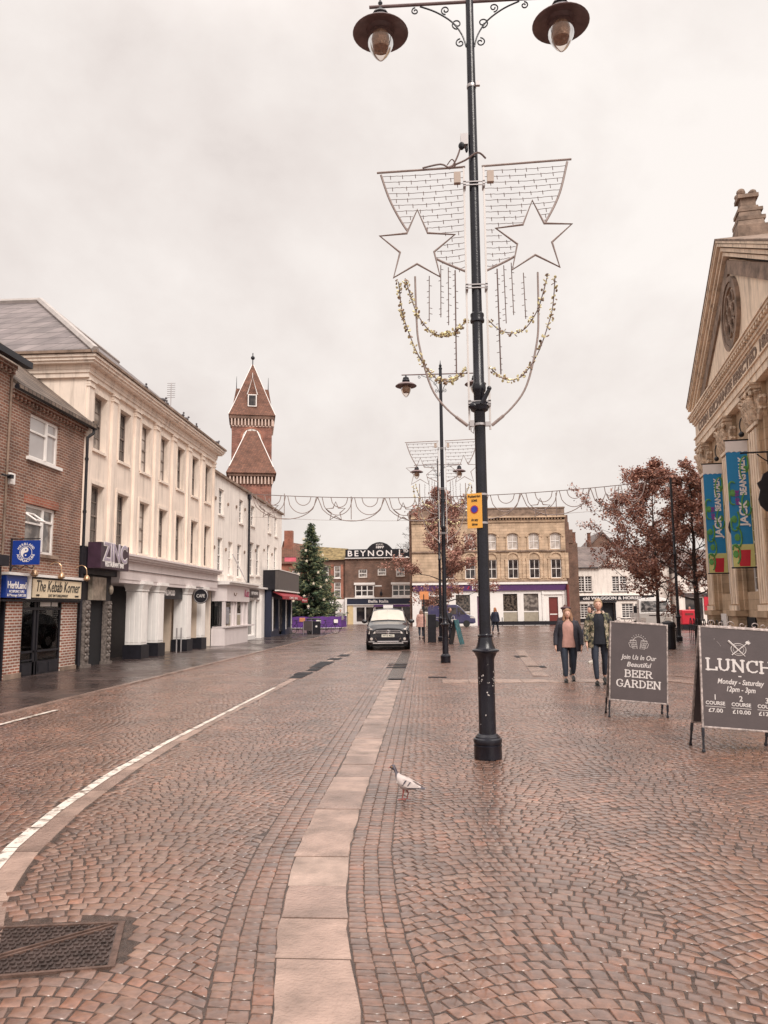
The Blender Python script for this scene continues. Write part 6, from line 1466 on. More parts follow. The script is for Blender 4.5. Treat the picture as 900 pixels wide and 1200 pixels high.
def person(label,loc,rz,H_=1.7,step=.22,arm=(.1,-.1),armout=.0,hair=('bun',(.3,.2,.12)),top=None,coat=None,coatlen=.85,legs=(.02,.02,.03),shoes=(.02,.02,.02),wide=1.,skin_='skin',hat=None,group='people walking in the market place',fingers=False,lean=0.,openfront=True,collar=None,bend=0):
    t=thing('person',label,'person',loc,rz,group); k=H_/1.75
    V=lambda x,y,z:Vector((x*k,y*k,z*k))
    hipz=.93; an=[]; J={}
    for s,i in ((-1,0),(1,1)):
        st=step*(1 if i==0 else -1)
        J['hip',s]=V(s*.095*wide,0,hipz-.02); J['knee',s]=V(s*.10,-st*.45-.04,.50); J['ankle',s]=V(s*.085,-st*.9+(.0),.09+(.05 if st<0 else 0)); J['toe',s]=V(s*.10,-st*.9-.15,.045)
        J['sh',s]=V(s*.165*(1+(wide-1)*.5),.0-bend*.3,1.42-bend*.1); a=arm[i]
        J['el',s]=V(s*(.225*(1+(wide-1)*.5)+armout),-a*.55+.03-bend*.35,1.14); J['wr',s]=V(s*(.225*(1+(wide-1)*.5)+armout*1.3),-a-.04-bend*.35,.90); J['ha',s]=V(s*(.225*(1+(wide-1)*.5)+armout*1.3),-a-.07-bend*.35,.80)
    vs=[V(0,0,.97),V(0,-.0,1.10),V(0,-bend*.15,1.28),V(0,-bend*.28,1.43),V(0,-.01-bend*.32,1.50),V(0,-.02-bend*.36,1.55)]; ed=[(0,1),(1,2),(2,3),(3,4),(4,5)]; rd=[(.105*wide*k,.085*k),(.105*wide*k,.08*k),(.12*wide*k,.085*k),(.085*k,.07*k),.05*k,.048*k]
    for s in (-1,1):
        b_=len(vs); vs+=[J['hip',s],J['knee',s],J['ankle',s]]; rd+=[.070*k*wide,.052*k*wide,.036*k]; ed+=[(0,b_),(b_,b_+1),(b_+1,b_+2)]
        b_=len(vs); vs+=[J['sh',s],J['el',s],J['wr',s],J['ha',s]]; rd+=[.046*k,.038*k,.027*k,(.034*k,.018*k)]; ed+=[(3,b_),(b_,b_+1),(b_+1,b_+2),(b_+2,b_+3)]
        if fingers:
            h_=J['ha',s]
            for q in range(4):
                c=len(vs); dx=(q-1.5)*.016*k; L=(.062,.072,.068,.052)[q]*k
                vs+=[h_+Vector((0,dx,-.018*k)),h_+Vector((-s*.006,dx,-.03*k-L*.5)),h_+Vector((-s*.022,dx,-.03*k-L))]; rd+=[.009*k,.008*k,.007*k]; ed+=[(b_+3,c),(c,c+1),(c+1,c+2)]
            c=len(vs); vs+=[h_+Vector((-s*.01,-.035*k,.0)),h_+Vector((-s*.015,-.05*k,-.04*k))]; rd+=[.010*k,.008*k]; ed+=[(b_+3,c),(c,c+1)]
    g=MB(); mesh_to_mb(g,skin_mesh(vs,ed,rd))
    hc=V(0,-.035-bend*.42,1.645)
    def hf(p):
        q=p.copy(); z=p.z/(.118*k)
        if z<-.15: q.x*=1-.38*(-z-.15); q.y*=1-.18*(-z-.15); q.y-=.012*k*(-z)
        return q
    g.ell(hc,.076*k,.094*k,.118*k,16,12,hf)
    g.ell(hc+V(0,-.096,-.01),.012*k,.018*k,.022*k,6,5)     # nose
    for s in (-1,1): g.ell(hc+V(s*.077,.0,-.005),.012*k,.022*k,.03*k,6,5)
    g.build('body',skin_,t,True,sharp=80)
    part(t,'eyes',mat('eye_dark',(.03,.02,.02),.3),lambda g:[g.ell(hc+V(s*.028,-.083,.015),.011*k,.008*k,.006*k,8,5) for s in (-1,1)])
    part(t,'mouth',mat('lips',(.42,.12,.10),.5),lambda g:g.ell(hc+V(0,-.083,-.062),.022*k,.008*k,.006*k,8,4))
    hm=mat('hair_%.2f_%.2f'%hair[1][:2],hair[1],.6,var=.4,scale=20,bump=.5,bscale=60)
    def f(g):
        def cap(p):
            q=p.copy()
            if q.y<-.045*k and q.z<.055*k: q.y=-.045*k+(q.y+.045*k)*.15
            return q
        g.ell(hc+V(0,.014,.026),.092*k,.108*k,.122*k,16,12,cap)
        if hair[0]=='bun': g.ell(hc+V(0,.03,.135),.05*k,.05*k,.045*k,10,8)
        if hair[0]=='long':
            for s in (-1,1): g.tube([hc+V(s*.07,.0,.03),hc+V(s*.088,.0,-.08),hc+V(s*.09,-.02,-.2),hc+V(s*.085,-.03,-.27)],[.03*k,.04*k,.035*k,.012*k],8)
            g.tube([hc+V(0,.06,.05),hc+V(0,.09,-.08),hc+V(0,.1,-.24)],[.07*k,.075*k,.04*k],8)
    part(t,'hair',hm,f,True)
    if hat:
        hmm=mat('hat_%.2f'%hat[1][0],hat[1],.8,bump=.4,bscale=80)
        part(t,'hat',hmm,lambda g:(g.ell(hc+V(0,.01,.05),.097*k,.11*k,.085*k,14,8),g.ell(hc+V(0,.01,.155),.04*k,.04*k,.04*k,8,6)) if hat[0]=='bobble' else g.ell(hc+V(.01,.02,.08),.14*k,.14*k,.05*k,14,8),True)
    # trousers
    lm=mat('legwear_%.2f_%.2f'%(legs[0],legs[2]),legs,.75,var=.25,scale=12,bump=.2)
    vs=[V(0,0,.98)]; ed=[]; rd=[(.115*wide*k,.10*k)]
    for s in (-1,1):
        b_=len(vs); vs+=[J['hip',s],J['hip',s].lerp(J['knee',s],.5),J['knee',s],J['knee',s].lerp(J['ankle',s],.4),J['ankle',s]+V(0,0,.02)]; rd+=[.092*k*wide,.086*k*wide,.066*k*wide,.064*k*wide,.045*k]; ed+=[(0,b_)]+[(b_+i,b_+i+1) for i in range(4)]
    g=MB(); mesh_to_mb(g,skin_mesh(vs,ed,rd)); g.build('trousers',lm,t,True,sharp=80)
    sm=mat('shoe_%.2f'%shoes[0],shoes,.4)
    for s in (-1,1):
        a,b_=J['ankle',s],J['toe',s]
        def f(g):
            g.tube([a+V(0,.06,-.05),a+V(0,.0,-.04),a.lerp(b_,.6)+V(0,0,-.012),b_+V(0,-.03,-.012)],[.036*k,.046*k,.045*k,.028*k],8)
            g.box(a.x-.04*k,b_.y-.05*k,min(a.z-.09*k,b_.z-.045*k),a.x+.045*k,a.y+.085*k,min(a.z-.09*k,b_.z-.045*k)+.022*k)
        part(t,'shoe',sm,f,True)
    def shell_(g,rings,a0,a1,n_=22,arms_=True,th=.018):
        # rings: (z,rx,ry,yc); opening centred on -y
        vs=[];fs=[]
        full=(a1-a0)>=359.9
        for (z,rx,ry,yc) in rings:
            for r_ in (1,0):
                for i in range(n_+1):
                    a=rad(-90+a0+(a1-a0)*i/n_); o_=th*k*r_; wob=1+.03*sin(a*7+z*9)
                    vs.append(((rx*k*wob+o_)*cos(a),(ry*k*wob+o_)*sin(a)+yc*k,z*k))
        m=n_+1
        for j in range(len(rings)-1):
            for i in range(n_):
                A=j*2*m+i; B=(j+1)*2*m+i; fs.append((A,A+1,B+1,B)); fs.append((A+m+1,A+m,B+m,B+m+1))
            if not full:
                for i in (0,n_): A=j*2*m+i; B=(j+1)*2*m+i; fs.append((A,B,B+m,A+m))
        for j in (0,len(rings)-1):
            for i in range(n_): A=j*2*m+i; fs.append((A,A+m,A+m+1,A+1))
        g.add(vs,fs)
    B=bend
    if top:
        tm=mat('top_%.2f_%.2f'%(top[0],top[1]),top,.85,var=.15,scale=10,bump=.3,bscale=30)
        part(t,'jumper',tm,lambda g:(shell_(g,[(.84,.19*wide,.135,-.0),(.93,.178*wide,.135,0),(1.05,.155*wide,.125,0),(1.2,.155*wide,.125,-.01-B*.1),(1.32,.165*wide,.128,-.01-B*.2),(1.42,.15*wide,.10,-B*.28),(1.475,.075,.07,-B*.3)],0,360),),True)
    if coat is not None:
        cm=coat if not isinstance(coat,tuple) else mat('coat_%.2f_%.2f_%.2f'%coat,coat,.7,var=.25,scale=9,bump=.4,bscale=22)
        a0,a1=(34,326) if openfront else (0,360)
        def f(g):
            shell_(g,[(coatlen,.245*wide,.19,.01),(.97,.22*wide,.17,.01),(1.12,.178*wide,.15,.005-B*.08),(1.28,.185*wide,.15,-B*.18),(1.38,.19*wide,.14,-B*.25),(1.45,.155*wide,.11,-B*.3),(1.50,.085,.08,-B*.32)],a0,a1)
            for s in (-1,1): g.tube([J['sh',s]+V(-s*.09,0,.03),J['sh',s]+V(s*.0,0,.012),J['sh',s].lerp(J['el',s],.5)+V(s*.01,0,0),J['el',s],J['el',s].lerp(J['wr',s],.6),J['wr',s]+V(0,0,-.01)],[.05*k,.072*k,.073*k,.064*k,.057*k,.052*k],12)
        o=part(t,'jacket',cm,f,True)
        if collar: part(o,'collar',collar,lambda g:shell_(g,[(1.43,.12,.10,-.01),(1.5,.11,.105,-.0),(1.53,.085,.09,.01)],50,310),True)
    return t,J,k,V
camo=None
def camo_mat():
    m,n,l,b=_new('camouflage_cloth'); tc=n.new('ShaderNodeTexCoord'); nz=n.new('ShaderNodeTexNoise'); nz.inputs['Scale'].default_value=9; nz.inputs['Detail'].default_value=1.5; l.new(tc.outputs['Object'],nz.inputs['Vector'])
    cr=n.new('ShaderNodeValToRGB'); cr.color_ramp.interpolation='CONSTANT'; e=cr.color_ramp.elements; e[0].position=0; e[0].color=(.03,.03,.03,1); e[1].position=.44; e[1].color=(.10,.10,.06,1)
    q=e.new(.51); q.color=(.30,.25,.17,1); q=e.new(.58); q.color=(.05,.05,.035,1); q=e.new(.64); q.color=(.42,.36,.27,1); l.new(nz.outputs['Fac'],cr.inputs['Fac']); l.new(cr.outputs[0],b.inputs['Base Color']); b.inputs['Roughness'].default_value=.85; return m
camo=camo_mat(); fleece=mat('pale_fleece',(.62,.47,.40),.95,var=.15,scale=20,bump=.6,bscale=70)
toCam=lambda x,y: math.atan2(x,y)*-1
person('young woman in pink jumper and open black waxed jacket walking beside the camouflage jacket',(3.05,17.75,.012),toCam(3.05,17.75),1.60,.16,(.03,.05),.045,('long',(.30,.16,.09)),(.50,.28,.235),(.025,.024,.035),.74,(.025,.035,.055),(.03,.03,.03),1.24,fingers=True,collar=fleece)
person('fair haired man in black top and open camouflage jacket left of the beer board',(3.60,17.1,.012),toCam(3.6,17.1)+.05,1.80,.19,(.05,.0),.03,('short',(.40,.27,.17)),(.012,.013,.02),camo,.76,(.018,.024,.04),(.02,.02,.02),1.0,fingers=True,collar=fleece)
person('person with dark beret almost hidden behind the woman in the pink jumper',(3.34,19.7,.012),toCam(3,19.7),1.66,.1,(.05,.05),0,('bun',(.12,.06,.05)),(.08,.04,.04),(.05,.03,.035),.8,(.02,.02,.03),wide=.85,hat=('beret',(.07,.035,.04)))
person('stooping person in dark blue coat behind the camouflage jacket',(4.95,23.6,.012),rad(-60),1.68,.2,(.2,.1),0,('short',(.05,.03,.03)),None,(.02,.025,.045),.72,(.03,.02,.025),(.5,.45,.4),1.05,openfront=False,bend=.6)
person('person in pink coat and woolly bobble hat walking between the car and lamp posts',(-.64,44.0,0),rad(172),1.62,.14,(.08,-.02),0,('long',(.25,.14,.1)),None,(.52,.30,.25),.72,(.03,.035,.06),(.05,.03,.03),1.15,hat=('bobble',(.50,.40,.38)),openfront=False)
person('red haired person in short navy jacket walking right of the nearest post',(4.09,51.0,0),rad(150),1.70,.3,(.1,-.1),0,('long',(.42,.16,.07)),None,(.02,.025,.05),.84,(.02,.025,.045),(.1,.06,.05),1.05,openfront=False)
q,J_,k_,V_=person('person in black carrying a pale bag behind the second lamp post',(.86,39.6,0),rad(60),1.72,.1,(.3,.1),0,('short',(.08,.05,.04)),None,(.02,.02,.03),.75,(.02,.02,.03),openfront=False)
b=thing('carrier_bag','pale carrier bag held beside the second lamp post','bag',(1.05,39.5,.72)); part(b,'bag',mat('pale_bag',(.6,.55,.52),.5),lambda g:g.hexa([(-.14,-.07,.0),(.14,-.07,0),(.14,.07,0),(-.14,.07,0),(-.17,-.03,.42),(.17,-.03,.42),(.17,.03,.42),(-.17,.03,.42)])); part(b,'handle','trim',lambda g:g.tube([(-.08,0,.42),(-.05,0,.58),(.05,0,.58),(.08,0,.42)],.012,5))
person('person in brown and green coat by the bicycles under the red awning',(-10.2,55.0,.012),rad(80),1.72,.2,(.2,.0),0,('short',(.1,.07,.05)),None,(.10,.08,.05),.75,(.03,.03,.04),openfront=False)
person('grey clothed person standing in front of the striped awning',(-8.1,68.,0),rad(20),1.70,.1,(.15,.1),0,('short',(.2,.18,.16)),None,(.25,.23,.22),.8,(.12,.1,.1),openfront=False)
person('person in red coat near the post office side of the square',(20.6,63.5,0),rad(-20),1.66,.1,(.05,.05),.05,('short',(.2,.1,.08)),None,(.55,.02,.03),.75,(.03,.03,.04),openfront=False)
person('person in orange brown coat passing the right hand lamp post',(19.6,66,0),rad(-60),1.70,.2,(.1,-.1),.0,('short',(.3,.16,.1)),None,(.48,.22,.12),.75,(.03,.03,.04),openfront=False)

# ================================================================ vehicles
def loft(g,stations,mi=None):
    """stations: list of (y,[(x,z)...]) half sections from sill to roof centre, mirrored"""
    m=len(stations[0][1]); rings=[]
    for y,pts in stations:
        full=[(x,y,z) for x,z in pts]+[(-x,y,z) for x,z in reversed(pts[:-1])]
        rings.append(full)
    n=len(rings[0]); vs=[p for r in rings for p in r]; fs=[]
    for i in range(len(rings)-1):
        for k in range(n-1): fs.append((i*n+k,(i+1)*n+k,(i+1)*n+k+1,i*n+k+1))
        fs.append((i*n+n-1,(i+1)*n+n-1,(i+1)*n,i*n))
    fs.append(tuple(range(n))); fs.append(tuple((len(rings)-1)*n+n-1-k for k in range(n)))
    g.add(vs,fs)
carp=mat('black_car_paint',(.010,.010,.015),.2,var=.1,coat=.6); vanp=mat('violet_van_paint',(.05,.045,.115),.3,var=.1,coat=.8); tyre=mat('tyre_rubber',(.02,.02,.02),.8); alloy=mat('alloy_wheel',(.45,.43,.43),.3,.8)
chrome=mat('chrome',(.75,.72,.72),.12,.95,var=.05); lampg=mat('headlamp_lens',(.62,.56,.52),.12,.2,var=.25,scale=30,coat=.8); plate=mat('number_plate_white',(.80,.77,.68),.4,var=.02); wsg=mat('windscreen_painted_reflection',(.50,.45,.38),.1,var=.15,scale=1.5,coat=.6)  # wsg: pale sky reflection is put into the windscreen's base colour
def wheel(parent,x,y,z,r,w_):
    o=part(parent,'wheel',tyre,lambda g:g.lathe([(r*.62,-w_/2),(r*.96,-w_/2),(r,-w_/2+.03),(r,w_/2-.03),(r*.96,w_/2),(r*.62,w_/2)],(x,y,z),24,'x'),True)
    part(o,'rim',alloy,lambda g:(g.lathe([(r*.2,-w_/2-.005),(r*.64,-w_/2-.01),(r*.64,w_/2+.01),(r*.2,w_/2+.005)],(x,y,z),20,'x')))
t=thing('parked_car','black estate car with pale painted-reflection windscreen facing down the street','car',(-1.83,31.9,0),rad(3))
secs=[(-.02,[(.62,.24),(.72,.40),(.73,.60),(.66,.78),(.5,.86),(.3,.885),(0,.90)]),
 (.10,[(.80,.22),(.865,.42),(.87,.64),(.82,.84),(.62,.94),(.35,.975),(0,.99)]),
 (.45,[(.86,.22),(.90,.45),(.90,.70),(.87,.92),(.70,1.02),(.4,1.05),(0,1.065)]),
 (1.1,[(.88,.22),(.905,.5),(.905,.80),(.89,1.0),(.76,1.09),(.42,1.12),(0,1.135)]),
 (1.32,[(.88,.22),(.905,.5),(.905,.82),(.89,1.03),(.78,1.14),(.45,1.17),(0,1.19)]),
 (1.98,[(.88,.22),(.905,.5),(.905,.84),(.89,1.06),(.66,1.58),(.45,1.65),(0,1.68)]),
 (2.5,[(.88,.22),(.905,.5),(.905,.85),(.89,1.07),(.665,1.62),(.45,1.68),(0,1.71)]),
 (3.6,[(.88,.22),(.905,.5),(.905,.87),(.89,1.09),(.655,1.58),(.45,1.64),(0,1.67)]),
 (4.2,[(.86,.26),(.90,.55),(.90,.90),(.87,1.10),(.64,1.50),(.44,1.54),(0,1.56)]),
 (4.42,[(.80,.3),(.84,.55),(.85,.90),(.82,1.06),(.62,1.15),(.42,1.17),(0,1.18)])]
g=MB(); loft(g,secs); bd=g.build('body',carp,t,True,sharp=32)
def f(g):
    a,b_=secs[4][1],secs[5][1]; y0,y1=secs[4][0],secs[5][0]
    L=lambda p,q,k:(p[0]+(q[0]-p[0])*k,p[1]+(q[1]-p[1])*k)
    lo=[L(a[i],b_[i],.06) for i in (4,5,6)]; hi=[L(a[i],b_[i],.93) for i in (4,5,6)]; yl,yh=y0+(y1-y0)*.06-.012,y0+(y1-y0)*.93-.012
    lo[0]=(lo[0][0]-.04,lo[0][1]+.005); hi[0]=(hi[0][0]-.03,hi[0][1]+.01)
    for s in (1,-1):
        for i in range(2):
            P=[(s*lo[i][0],yl,lo[i][1]+.01),(s*lo[i+1][0],yl,lo[i+1][1]+.01),(s*hi[i+1][0],yh,hi[i+1][1]+.012),(s*hi[i][0],yh,hi[i][1]+.012)]
            if s<0: P=P[::-1]
            g.add(P+[(x,y+.01,z-.006) for x,y,z in P],[(0,1,2,3),(7,6,5,4)])
part(t,'windscreen',wsg,f)
def f(g):
    for s in (1,-1):
        for (y0,y1) in ((1.62,2.55),(2.62,3.5),(3.56,4.1)):
            zt0=1.20+(y0-1.62)*.65 if y0<2 else 1.53; P=[(s*.885,y0,1.11),(s*.88,y1,1.12),(s*.70,y1-.04,1.50),(s*(.70 if y0>2 else .76),y0+.25*(y0<2),1.50 if y0>2 else 1.40)]
            g.add([(x+s*.012,y,z) for x,y,z in P]+P,[(0,1,2,3),(7,6,5,4)])
part(t,'side_window','g1',f)
part(t,'grille','black',lambda g:(g.box(-.50,-.045,.66,.50,.05,.80),g.box(-.55,-.055,.33,.55,.05,.52)))
part(t,'grille_chrome',chrome,lambda g:(g.box(-.50,-.06,.775,.50,-.046,.797),g.box(-.50,-.06,.70,.50,-.046,.722),g.box(-.62,-.07,.27,.62,.02,.315),g.tube([(-.52,-.06,.50),(-.44,-.065,.36),(.44,-.065,.36),(.52,-.06,.50)],.013,5)))
part(t,'badge',chrome,lambda g:(g.tube([(.07*cos(a),-.066,.745+.07*sin(a)) for a in [i*PI/9 for i in range(18)]],.010,5,True),g.tube([(-.05,-.066,.79),(-.02,-.066,.70),(0,-.066,.75),(.02,-.066,.70),(.05,-.066,.79)],.007,4)))
for s in (-1,1):
    part(t,'headlight',lampg,lambda g:g.hexa([(s*.52,-.05,.68),(s*.80,.03,.66),(s*.84,.16,.70),(s*.55,.1,.70),(s*.52,-.01,.82),(s*.74,.07,.90),(s*.80,.34,.95),(s*.58,.2,.88)]))
    part(t,'fog_lamp',lampg,lambda g:g.lathe([(.06,0),(.055,.02),(.0,.025)],(s*.68,-.035,.46),14,'y')); part(t,'lower_trim','steel',lambda g:g.box(s*.56,-.045,.33,s*.80,.05,.37))
    part(t,'wing_mirror',carp,lambda g:(g.ell((s*1.02,1.55,1.15),.12,.07,.085,10,8),g.box(s*.88,1.52,1.10,s*.95,1.58,1.14)),True)
    part(t,'roof_rail',chrome,lambda g:g.tube([(s*.62,2.0,1.60),(s*.63,2.3,1.70),(s*.63,3.6,1.68),(s*.62,3.9,1.60)],.018,6))
    for y in (.86,3.55): wheel(t,s*.80,y,.345,.345,.23); part(t,'wheel_arch','black',lambda g:g.lathe([(.40,-.01),(.43,-.01),(.43,.02),(.40,.02)],(s*.895,y,.36),24,'x'))
pl_=part(t,'number_plate',plate,lambda g:g.box(-.26,-.075,.535,.26,-.065,.645)); text(pl_,'WF10 MZZ',.1,'letk',(0,-.078,.59),width=.46,bold=.002,ext=.001)
part(t,'tax_disc','steel',lambda g:g.ell((.0,1.86,1.60),.05,.02,.025,8,5)); part(t,'aerial_box','trim',lambda g:g.box(-.22,3.3,1.72,.22,3.5,1.86)); part(t,'underside','black',lambda g:g.box(-.75,.1,.16,.75,4.2,.26))
# violet van seen from its side
t=thing('parked_van','violet blue van with sloping bonnet parked across the front of the bank','van',(-.4,71.4,0),0); t.scale=(.88,.88,.9)
prof=[(.05,.42),(.0,.7),(.0,2.05),(.12,2.25),(2.95,2.28),(3.25,2.15),(4.05,1.32),(4.75,1.08),(4.92,.85),(4.95,.45),(4.7,.35),(.3,.35)]
part(t,'body',vanp,lambda g:g.prism(prof,0,1.9,'y'),bevel=.04)
part(t,'window','g1',lambda g:(g.prism([(3.1,1.28),(3.05,2.0),(3.25,2.02),(3.9,1.36),(3.9,1.28)],-.015,-.002,'y'),g.prism([(2.2,1.3),(2.2,2.0),(2.95,2.0),(3.0,1.3)],-.015,-.002,'y')))
part(t,'windscreen',wsg,lambda g:g.hexa([(3.30,.1,2.12),(3.32,.1,2.14),(3.32,1.8,2.14),(3.30,1.8,2.12),(4.02,.1,1.36),(4.06,.1,1.37),(4.06,1.8,1.37),(4.02,1.8,1.36)]))
part(t,'stripe','steel',lambda g:(g.box(.02,-.012,.98,2.1,-.002,1.04),g.box(.02,-.012,.80,2.1,-.002,.84))); part(t,'lower_panel',mat('dark_violet',(.02,.02,.06),.3),lambda g:g.box(.2,-.012,.36,4.7,-.002,.52))
part(t,'headlight',lampg,lambda g:g.hexa([(4.45,-.012,.90),(4.88,-.012,.88),(4.88,.2,.88),(4.45,.2,.90),(4.35,-.012,1.08),(4.7,-.012,1.10),(4.7,.2,1.10),(4.35,.2,1.08)]))
for x in (.85,4.0):
    o=part(t,'wheel',tyre,lambda g:g.lathe([(.1,-.1),(.33,-.1),(.35,-.07),(.35,.15)],(x,-.01,.35),20,'y'),True); part(o,'rim',alloy,lambda g:g.lathe([(.22,-.0),(.2,.02),(.03,.03)],(x,-.11,.35),16,'y'))
part(t,'wing_mirror',vanp,lambda g:g.box(3.2,-.25,1.25,3.35,-.03,1.5))
# white truck seen from the front
t=thing('parked_truck','white flatbed truck with wide windscreen parked under the brown tree','truck',(14.25,50.5,0),rad(-9))
secs=[(0,[(.92,.45),(.95,.7),(.95,1.15),(.92,1.25),(.6,1.28),(0,1.30)]),(.06,[(.98,.42),(1.02,.7),(1.02,1.2),(.99,1.32),(.6,1.34),(0,1.35)]),(.55,[(.98,.42),(1.02,.7),(1.02,1.2),(.92,2.1),(.6,2.2),(0,2.23)]),(.8,[(.98,.42),(1.02,.7),(1.02,1.2),(.93,2.15),(.6,2.27),(0,2.3)]),(1.8,[(.98,.42),(1.02,.7),(1.02,1.2),(.93,2.15),(.6,2.27),(0,2.3)])]
wv=mat('white_van_paint',(.62,.59,.56),.3,var=.04,coat=.5)
g=MB(); loft(g,secs); g.build('cab',wv,t,True,sharp=30)
part(t,'windscreen',glass('painted_tree_reflection',(.03,.03,.03),(.22,.20,.19),.08,5),lambda g:g.hexa([(-.88,.04,1.40),(.88,.04,1.40),(.88,.08,1.40),(-.88,.08,1.40),(-.80,.39,2.06),(.80,.39,2.06),(.80,.47,2.06),(-.80,.47,2.06)]))  # mottled glass colour paints in the trees mirrored by the windscreen
part(t,'grille','black',lambda g:(g.box(-.4,-.02,1.12,.4,-.001,1.17),g.box(-.9,-.03,.45,.9,-.001,.62)))
for s in (-1,1):
    part(t,'headlight',lampg,lambda g:g.box(s*.6,-.03,.74,s*.9,-.0,1.0)); part(t,'wing_mirror','black',lambda g:(g.box(s*1.1,.3,1.3,s*1.3,.4,1.75),g.tube([(s*.98,.35,1.6),(s*1.12,.35,1.6)],.02,4)))
    for y in (.9,4.2): wheel(t,s*.88,y,.38,.38,.25)
part(t,'flatbed',wv,lambda g:(g.box(-1.05,1.95,.85,1.05,5.6,.95),g.box(-1.05,1.9,.95,1.05,1.96,1.9),g.box(-1.05,1.97,.951,-1.0,5.6,1.3),g.box(1.0,1.97,.951,1.05,5.6,1.3))); part(t,'chassis','black',lambda g:g.box(-.5,.4,.4,.5,5.5,.8))
pl_=part(t,'number_plate',plate,lambda g:g.box(-.26,-.05,.50,.26,-.035,.61))

# ================================================================ small things in the street
t=thing('purple_barrier','low purple cloth barrier wrapped round the foot of the christmas tree','barrier',(-10.9,68.8,0))
pc=mat('purple_cloth',(.10,.03,.20),.7,var=.3,scale=2,bump=.4,bscale=4)
def f(g):
    P=[(-3.2,.8),(-2.8,-1.7),(1.2,-2.3),(2.9,-1.4),(3.1,1.5),(0,3)]
    for a,b_ in zip(P,P[1:]+P[:1]):
        n_=8
        for i in range(n_):
            p=(a[0]+(b_[0]-a[0])*i/n_,a[1]+(b_[1]-a[1])*i/n_); q_=(a[0]+(b_[0]-a[0])*(i+1)/n_,a[1]+(b_[1]-a[1])*(i+1)/n_); dz=.03*sin(i*1.7)
            g.hexa([(p[0],p[1],.15),(q_[0],q_[1],.15),(q_[0],q_[1]+.03,.15),(p[0],p[1]+.03,.15),(p[0],p[1],1.1+dz),(q_[0],q_[1],1.1+.03*sin(i*1.7+1.7)),(q_[0],q_[1]+.03,1.1+.03*sin(i*1.7+1.7)),(p[0],p[1]+.03,1.1+dz)])
part(t,'cloth',pc,f); part(t,'base_rail','steel',lambda g:(g.tube([(-2.8,-1.75,.12),(1.2,-2.35,.12),(2.9,-1.45,.12)],.04,5))); part(t,'notice','trim',lambda g:(g.box(.9,-2.36,.55,1.3,-2.33,.8),g.box(2.35,-1.8,.55,2.7,-1.75,.85)))
def bin_(x,y,label):
    t=thing('litter_bin',label,'litter bin',(x,y,0),rad(8),'litter bins by the bicycles')
    part(t,'bin_body','black',lambda g:g.hexa([(-.27,-.27,.0),(.27,-.27,0),(.27,.27,0),(-.27,.27,0),(-.30,-.30,.9),(.30,-.30,.9),(.30,.30,.9),(-.30,.30,.9)]),bevel=.02); part(t,'lid','black',lambda g:g.lathe([(.36,.98),(.34,1.04),(.2,1.1),(.02,1.12)],(0,0,0),12)); part(t,'lid_post','black',lambda g:[g.box(sx*.25-.02,sy*.25-.02,.9,sx*.25+.02,sy*.25+.02,.99) for sx in (-1,1) for sy in (-1,1)]); part(t,'crest','trim',lambda g:g.lathe([(.07,0),(.07,.01)],(0,-.295,.55),10,'y'))
bin_(-8.0,53.2,'square black litter bin with a pale crest, the nearer of two'); bin_(-8.6,54.6,'square black litter bin partly behind the nearer one')
t=thing('notice_frame','small grey framed board standing before the litter bins','sandwich board',(-8.45,52.3,0)); part(t,'frame','steel',lambda g:(g.tube([(-.3,0,0),(-.3,0,.95),(.3,0,.95),(.3,0,0)],.02,5),)); part(t,'panel','chalk',lambda g:g.box(-.28,-.01,.3,.28,.01,.93))
def bicycle(x,y,rz,label,cm):
    t=thing('bicycle',label,'bicycle',(x,y,0),rz,'bicycles parked by the litter bins')
    for s in (-.52,.52):
        o=part(t,'wheel',tyre,lambda g:g.tube([(s+.33*cos(a),0,.34+.33*sin(a)) for a in [i*PI/10 for i in range(20)]],.018,5,True)); part(o,'spokes','steel',lambda g:[g.tube([(s,0,.34),(s+.32*cos(a),0,.34+.32*sin(a))],.004,3) for a in [i*PI/6 for i in range(12)]])
    part(t,'frame',cm,lambda g:(g.tube([(-.52,0,.34),(-.08,0,.30),(.38,0,.80),(-.2,0,.82),(-.52,0,.34)],.018,5),g.tube([(-.08,0,.30),(-.24,0,.92)],.018,5),g.tube([(.36,0,.95),(.52,0,.34)],.018,5)))
    part(t,'saddle','black',lambda g:g.ell((-.25,0,.95),.13,.06,.03,8,5)); part(t,'handlebar','black',lambda g:g.tube([(.34,-.25,1.0),(.36,0,.98),(.34,.25,1.0)],.015,5)); part(t,'pedals','black',lambda g:g.tube([(-.1,-.12,.2),(-.08,0,.3),(-.06,.12,.4)],.015,4))
bicycle(-9.2,53.4,rad(8),'dark bicycle with an orange pannier parked left of the litter bins',M['black']); bicycle(-7.3,54.2,rad(-10),'dark bicycle parked right of the litter bins',M['black'])
q=MB(); q.box(-.2,-.1,0,.2,.1,.28); tag(q.build('pannier',mat('orange_bag',(.65,.26,.12),.7,bump=.3),None,False,(-9.0,53.25,.86),(0,0,.1),bevel=.03),'small orange bag on the bicycle left of the bins','bag')
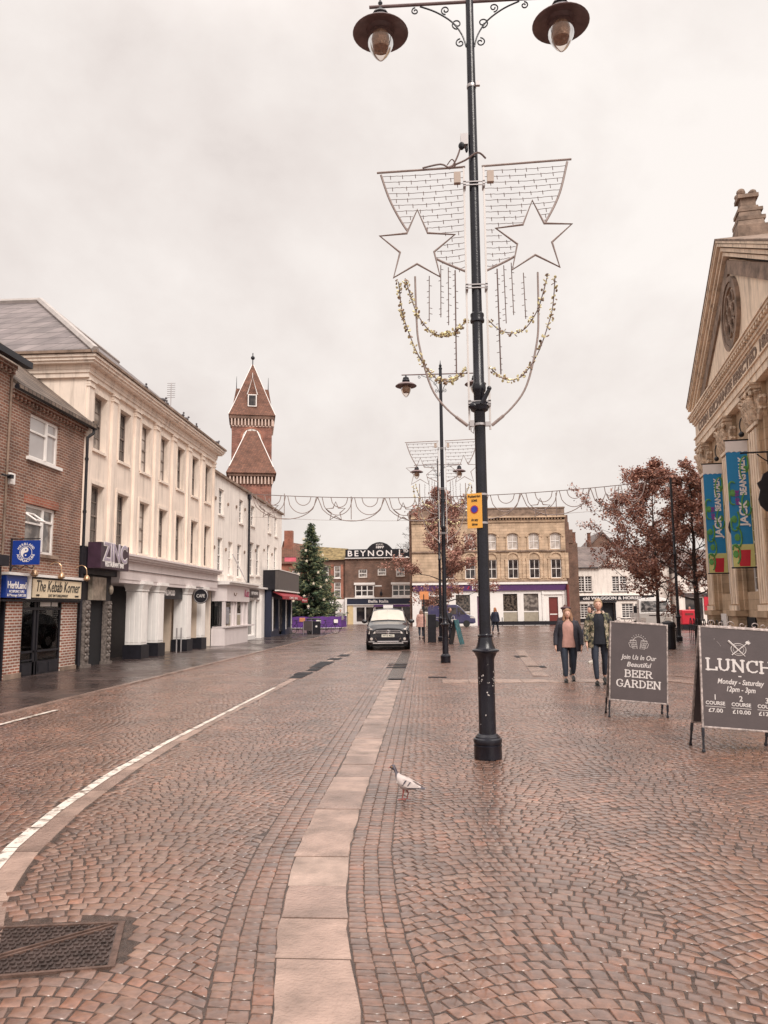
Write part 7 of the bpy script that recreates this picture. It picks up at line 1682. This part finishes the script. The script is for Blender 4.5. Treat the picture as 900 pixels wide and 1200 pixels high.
def bench(x,y,rz,label):
    t=thing('bench',label,'bench',(x,y,0),rz,'backless benches near the hall')
    part(t,'seat',mat('dark_wood',(.07,.045,.04),.6,var=.3),lambda g:[g.box(-.7,-.2+k*.11,.44,.7,-.11+k*.11,.48) for k in range(4)])
    for s in (-1,1): part(t,'leg','black',lambda g:(g.box(s*.5-.06,-.05,0,s*.5+.06,.05,.40),g.box(s*.5-.03,-.2,.40,s*.5+.03,.22,.438)))
bench(13.5,45.5,rad(6),'dark backless bench, the one left of the dark trunk'); bench(13.35,41.8,rad(6),'dark backless bench nearest the lunch board')
t=thing('litter_bin','round black litter bin right behind the beer garden board','litter bin',(9.35,31.5,0)); part(t,'bin_body','black',lambda g:g.lathe([(.24,0),(.26,.05),(.26,.85),(.3,.87),(.3,.95)],(0,0,0),16)); part(t,'lid','black',lambda g:g.lathe([(.29,.951),(.25,1.05),(.05,1.12)],(0,0,0),16))
t=thing('post_box','bright red box standing beyond the benches','post box',(19.3,60.0,0)); part(t,'box','red',lambda g:(g.box(-.55,-.4,.35,.55,.4,1.45)),bevel=.06); part(t,'base','black',lambda g:g.box(-.5,-.35,0,.5,.35,.349)); part(t,'flap','reddoor',lambda g:g.box(-.3,-.42,1.05,.3,-.401,1.2))
t=thing('teal_board','teal and black leaning sandwich board behind the second lamp post','sandwich board',(1.12,36.9,0),rad(70),'sandwich boards')
tl=mat('teal_print',(.015,.10,.115),.5,var=.8,scale=5)
part(t,'front_leaf',tl,lambda g:g.hexa([(-.3,-.3,.0),(.3,-.3,0),(.3,-.26,0),(-.3,-.26,0),(-.3,-.02,1.15),(.3,-.02,1.15),(.3,.02,1.15),(-.3,.02,1.15)])); part(t,'back_leaf','black',lambda g:g.hexa([(-.3,.26,.0),(.3,.26,0),(.3,.30,0),(-.3,.30,0),(-.3,.021,1.14),(.3,.021,1.14),(.3,.05,1.14),(-.3,.05,1.14)]))
t=thing('signal_cabinet','tall dark cabinet and post beside the third lamp post','cabinet',(-.12,39.2,0)); part(t,'cabinet','black',lambda g:g.box(-.12,-.12,0,.3,.15,1.4),bevel=.02); part(t,'post','black',lambda g:g.tube([(-.3,0,0),(-.3,0,2.4)],.035,6)); part(t,'orange_sign',mat('orange_sign',(.75,.30,.12),.5),lambda g:g.box(-.5,-.02,2.15,-.05,.0,2.55))
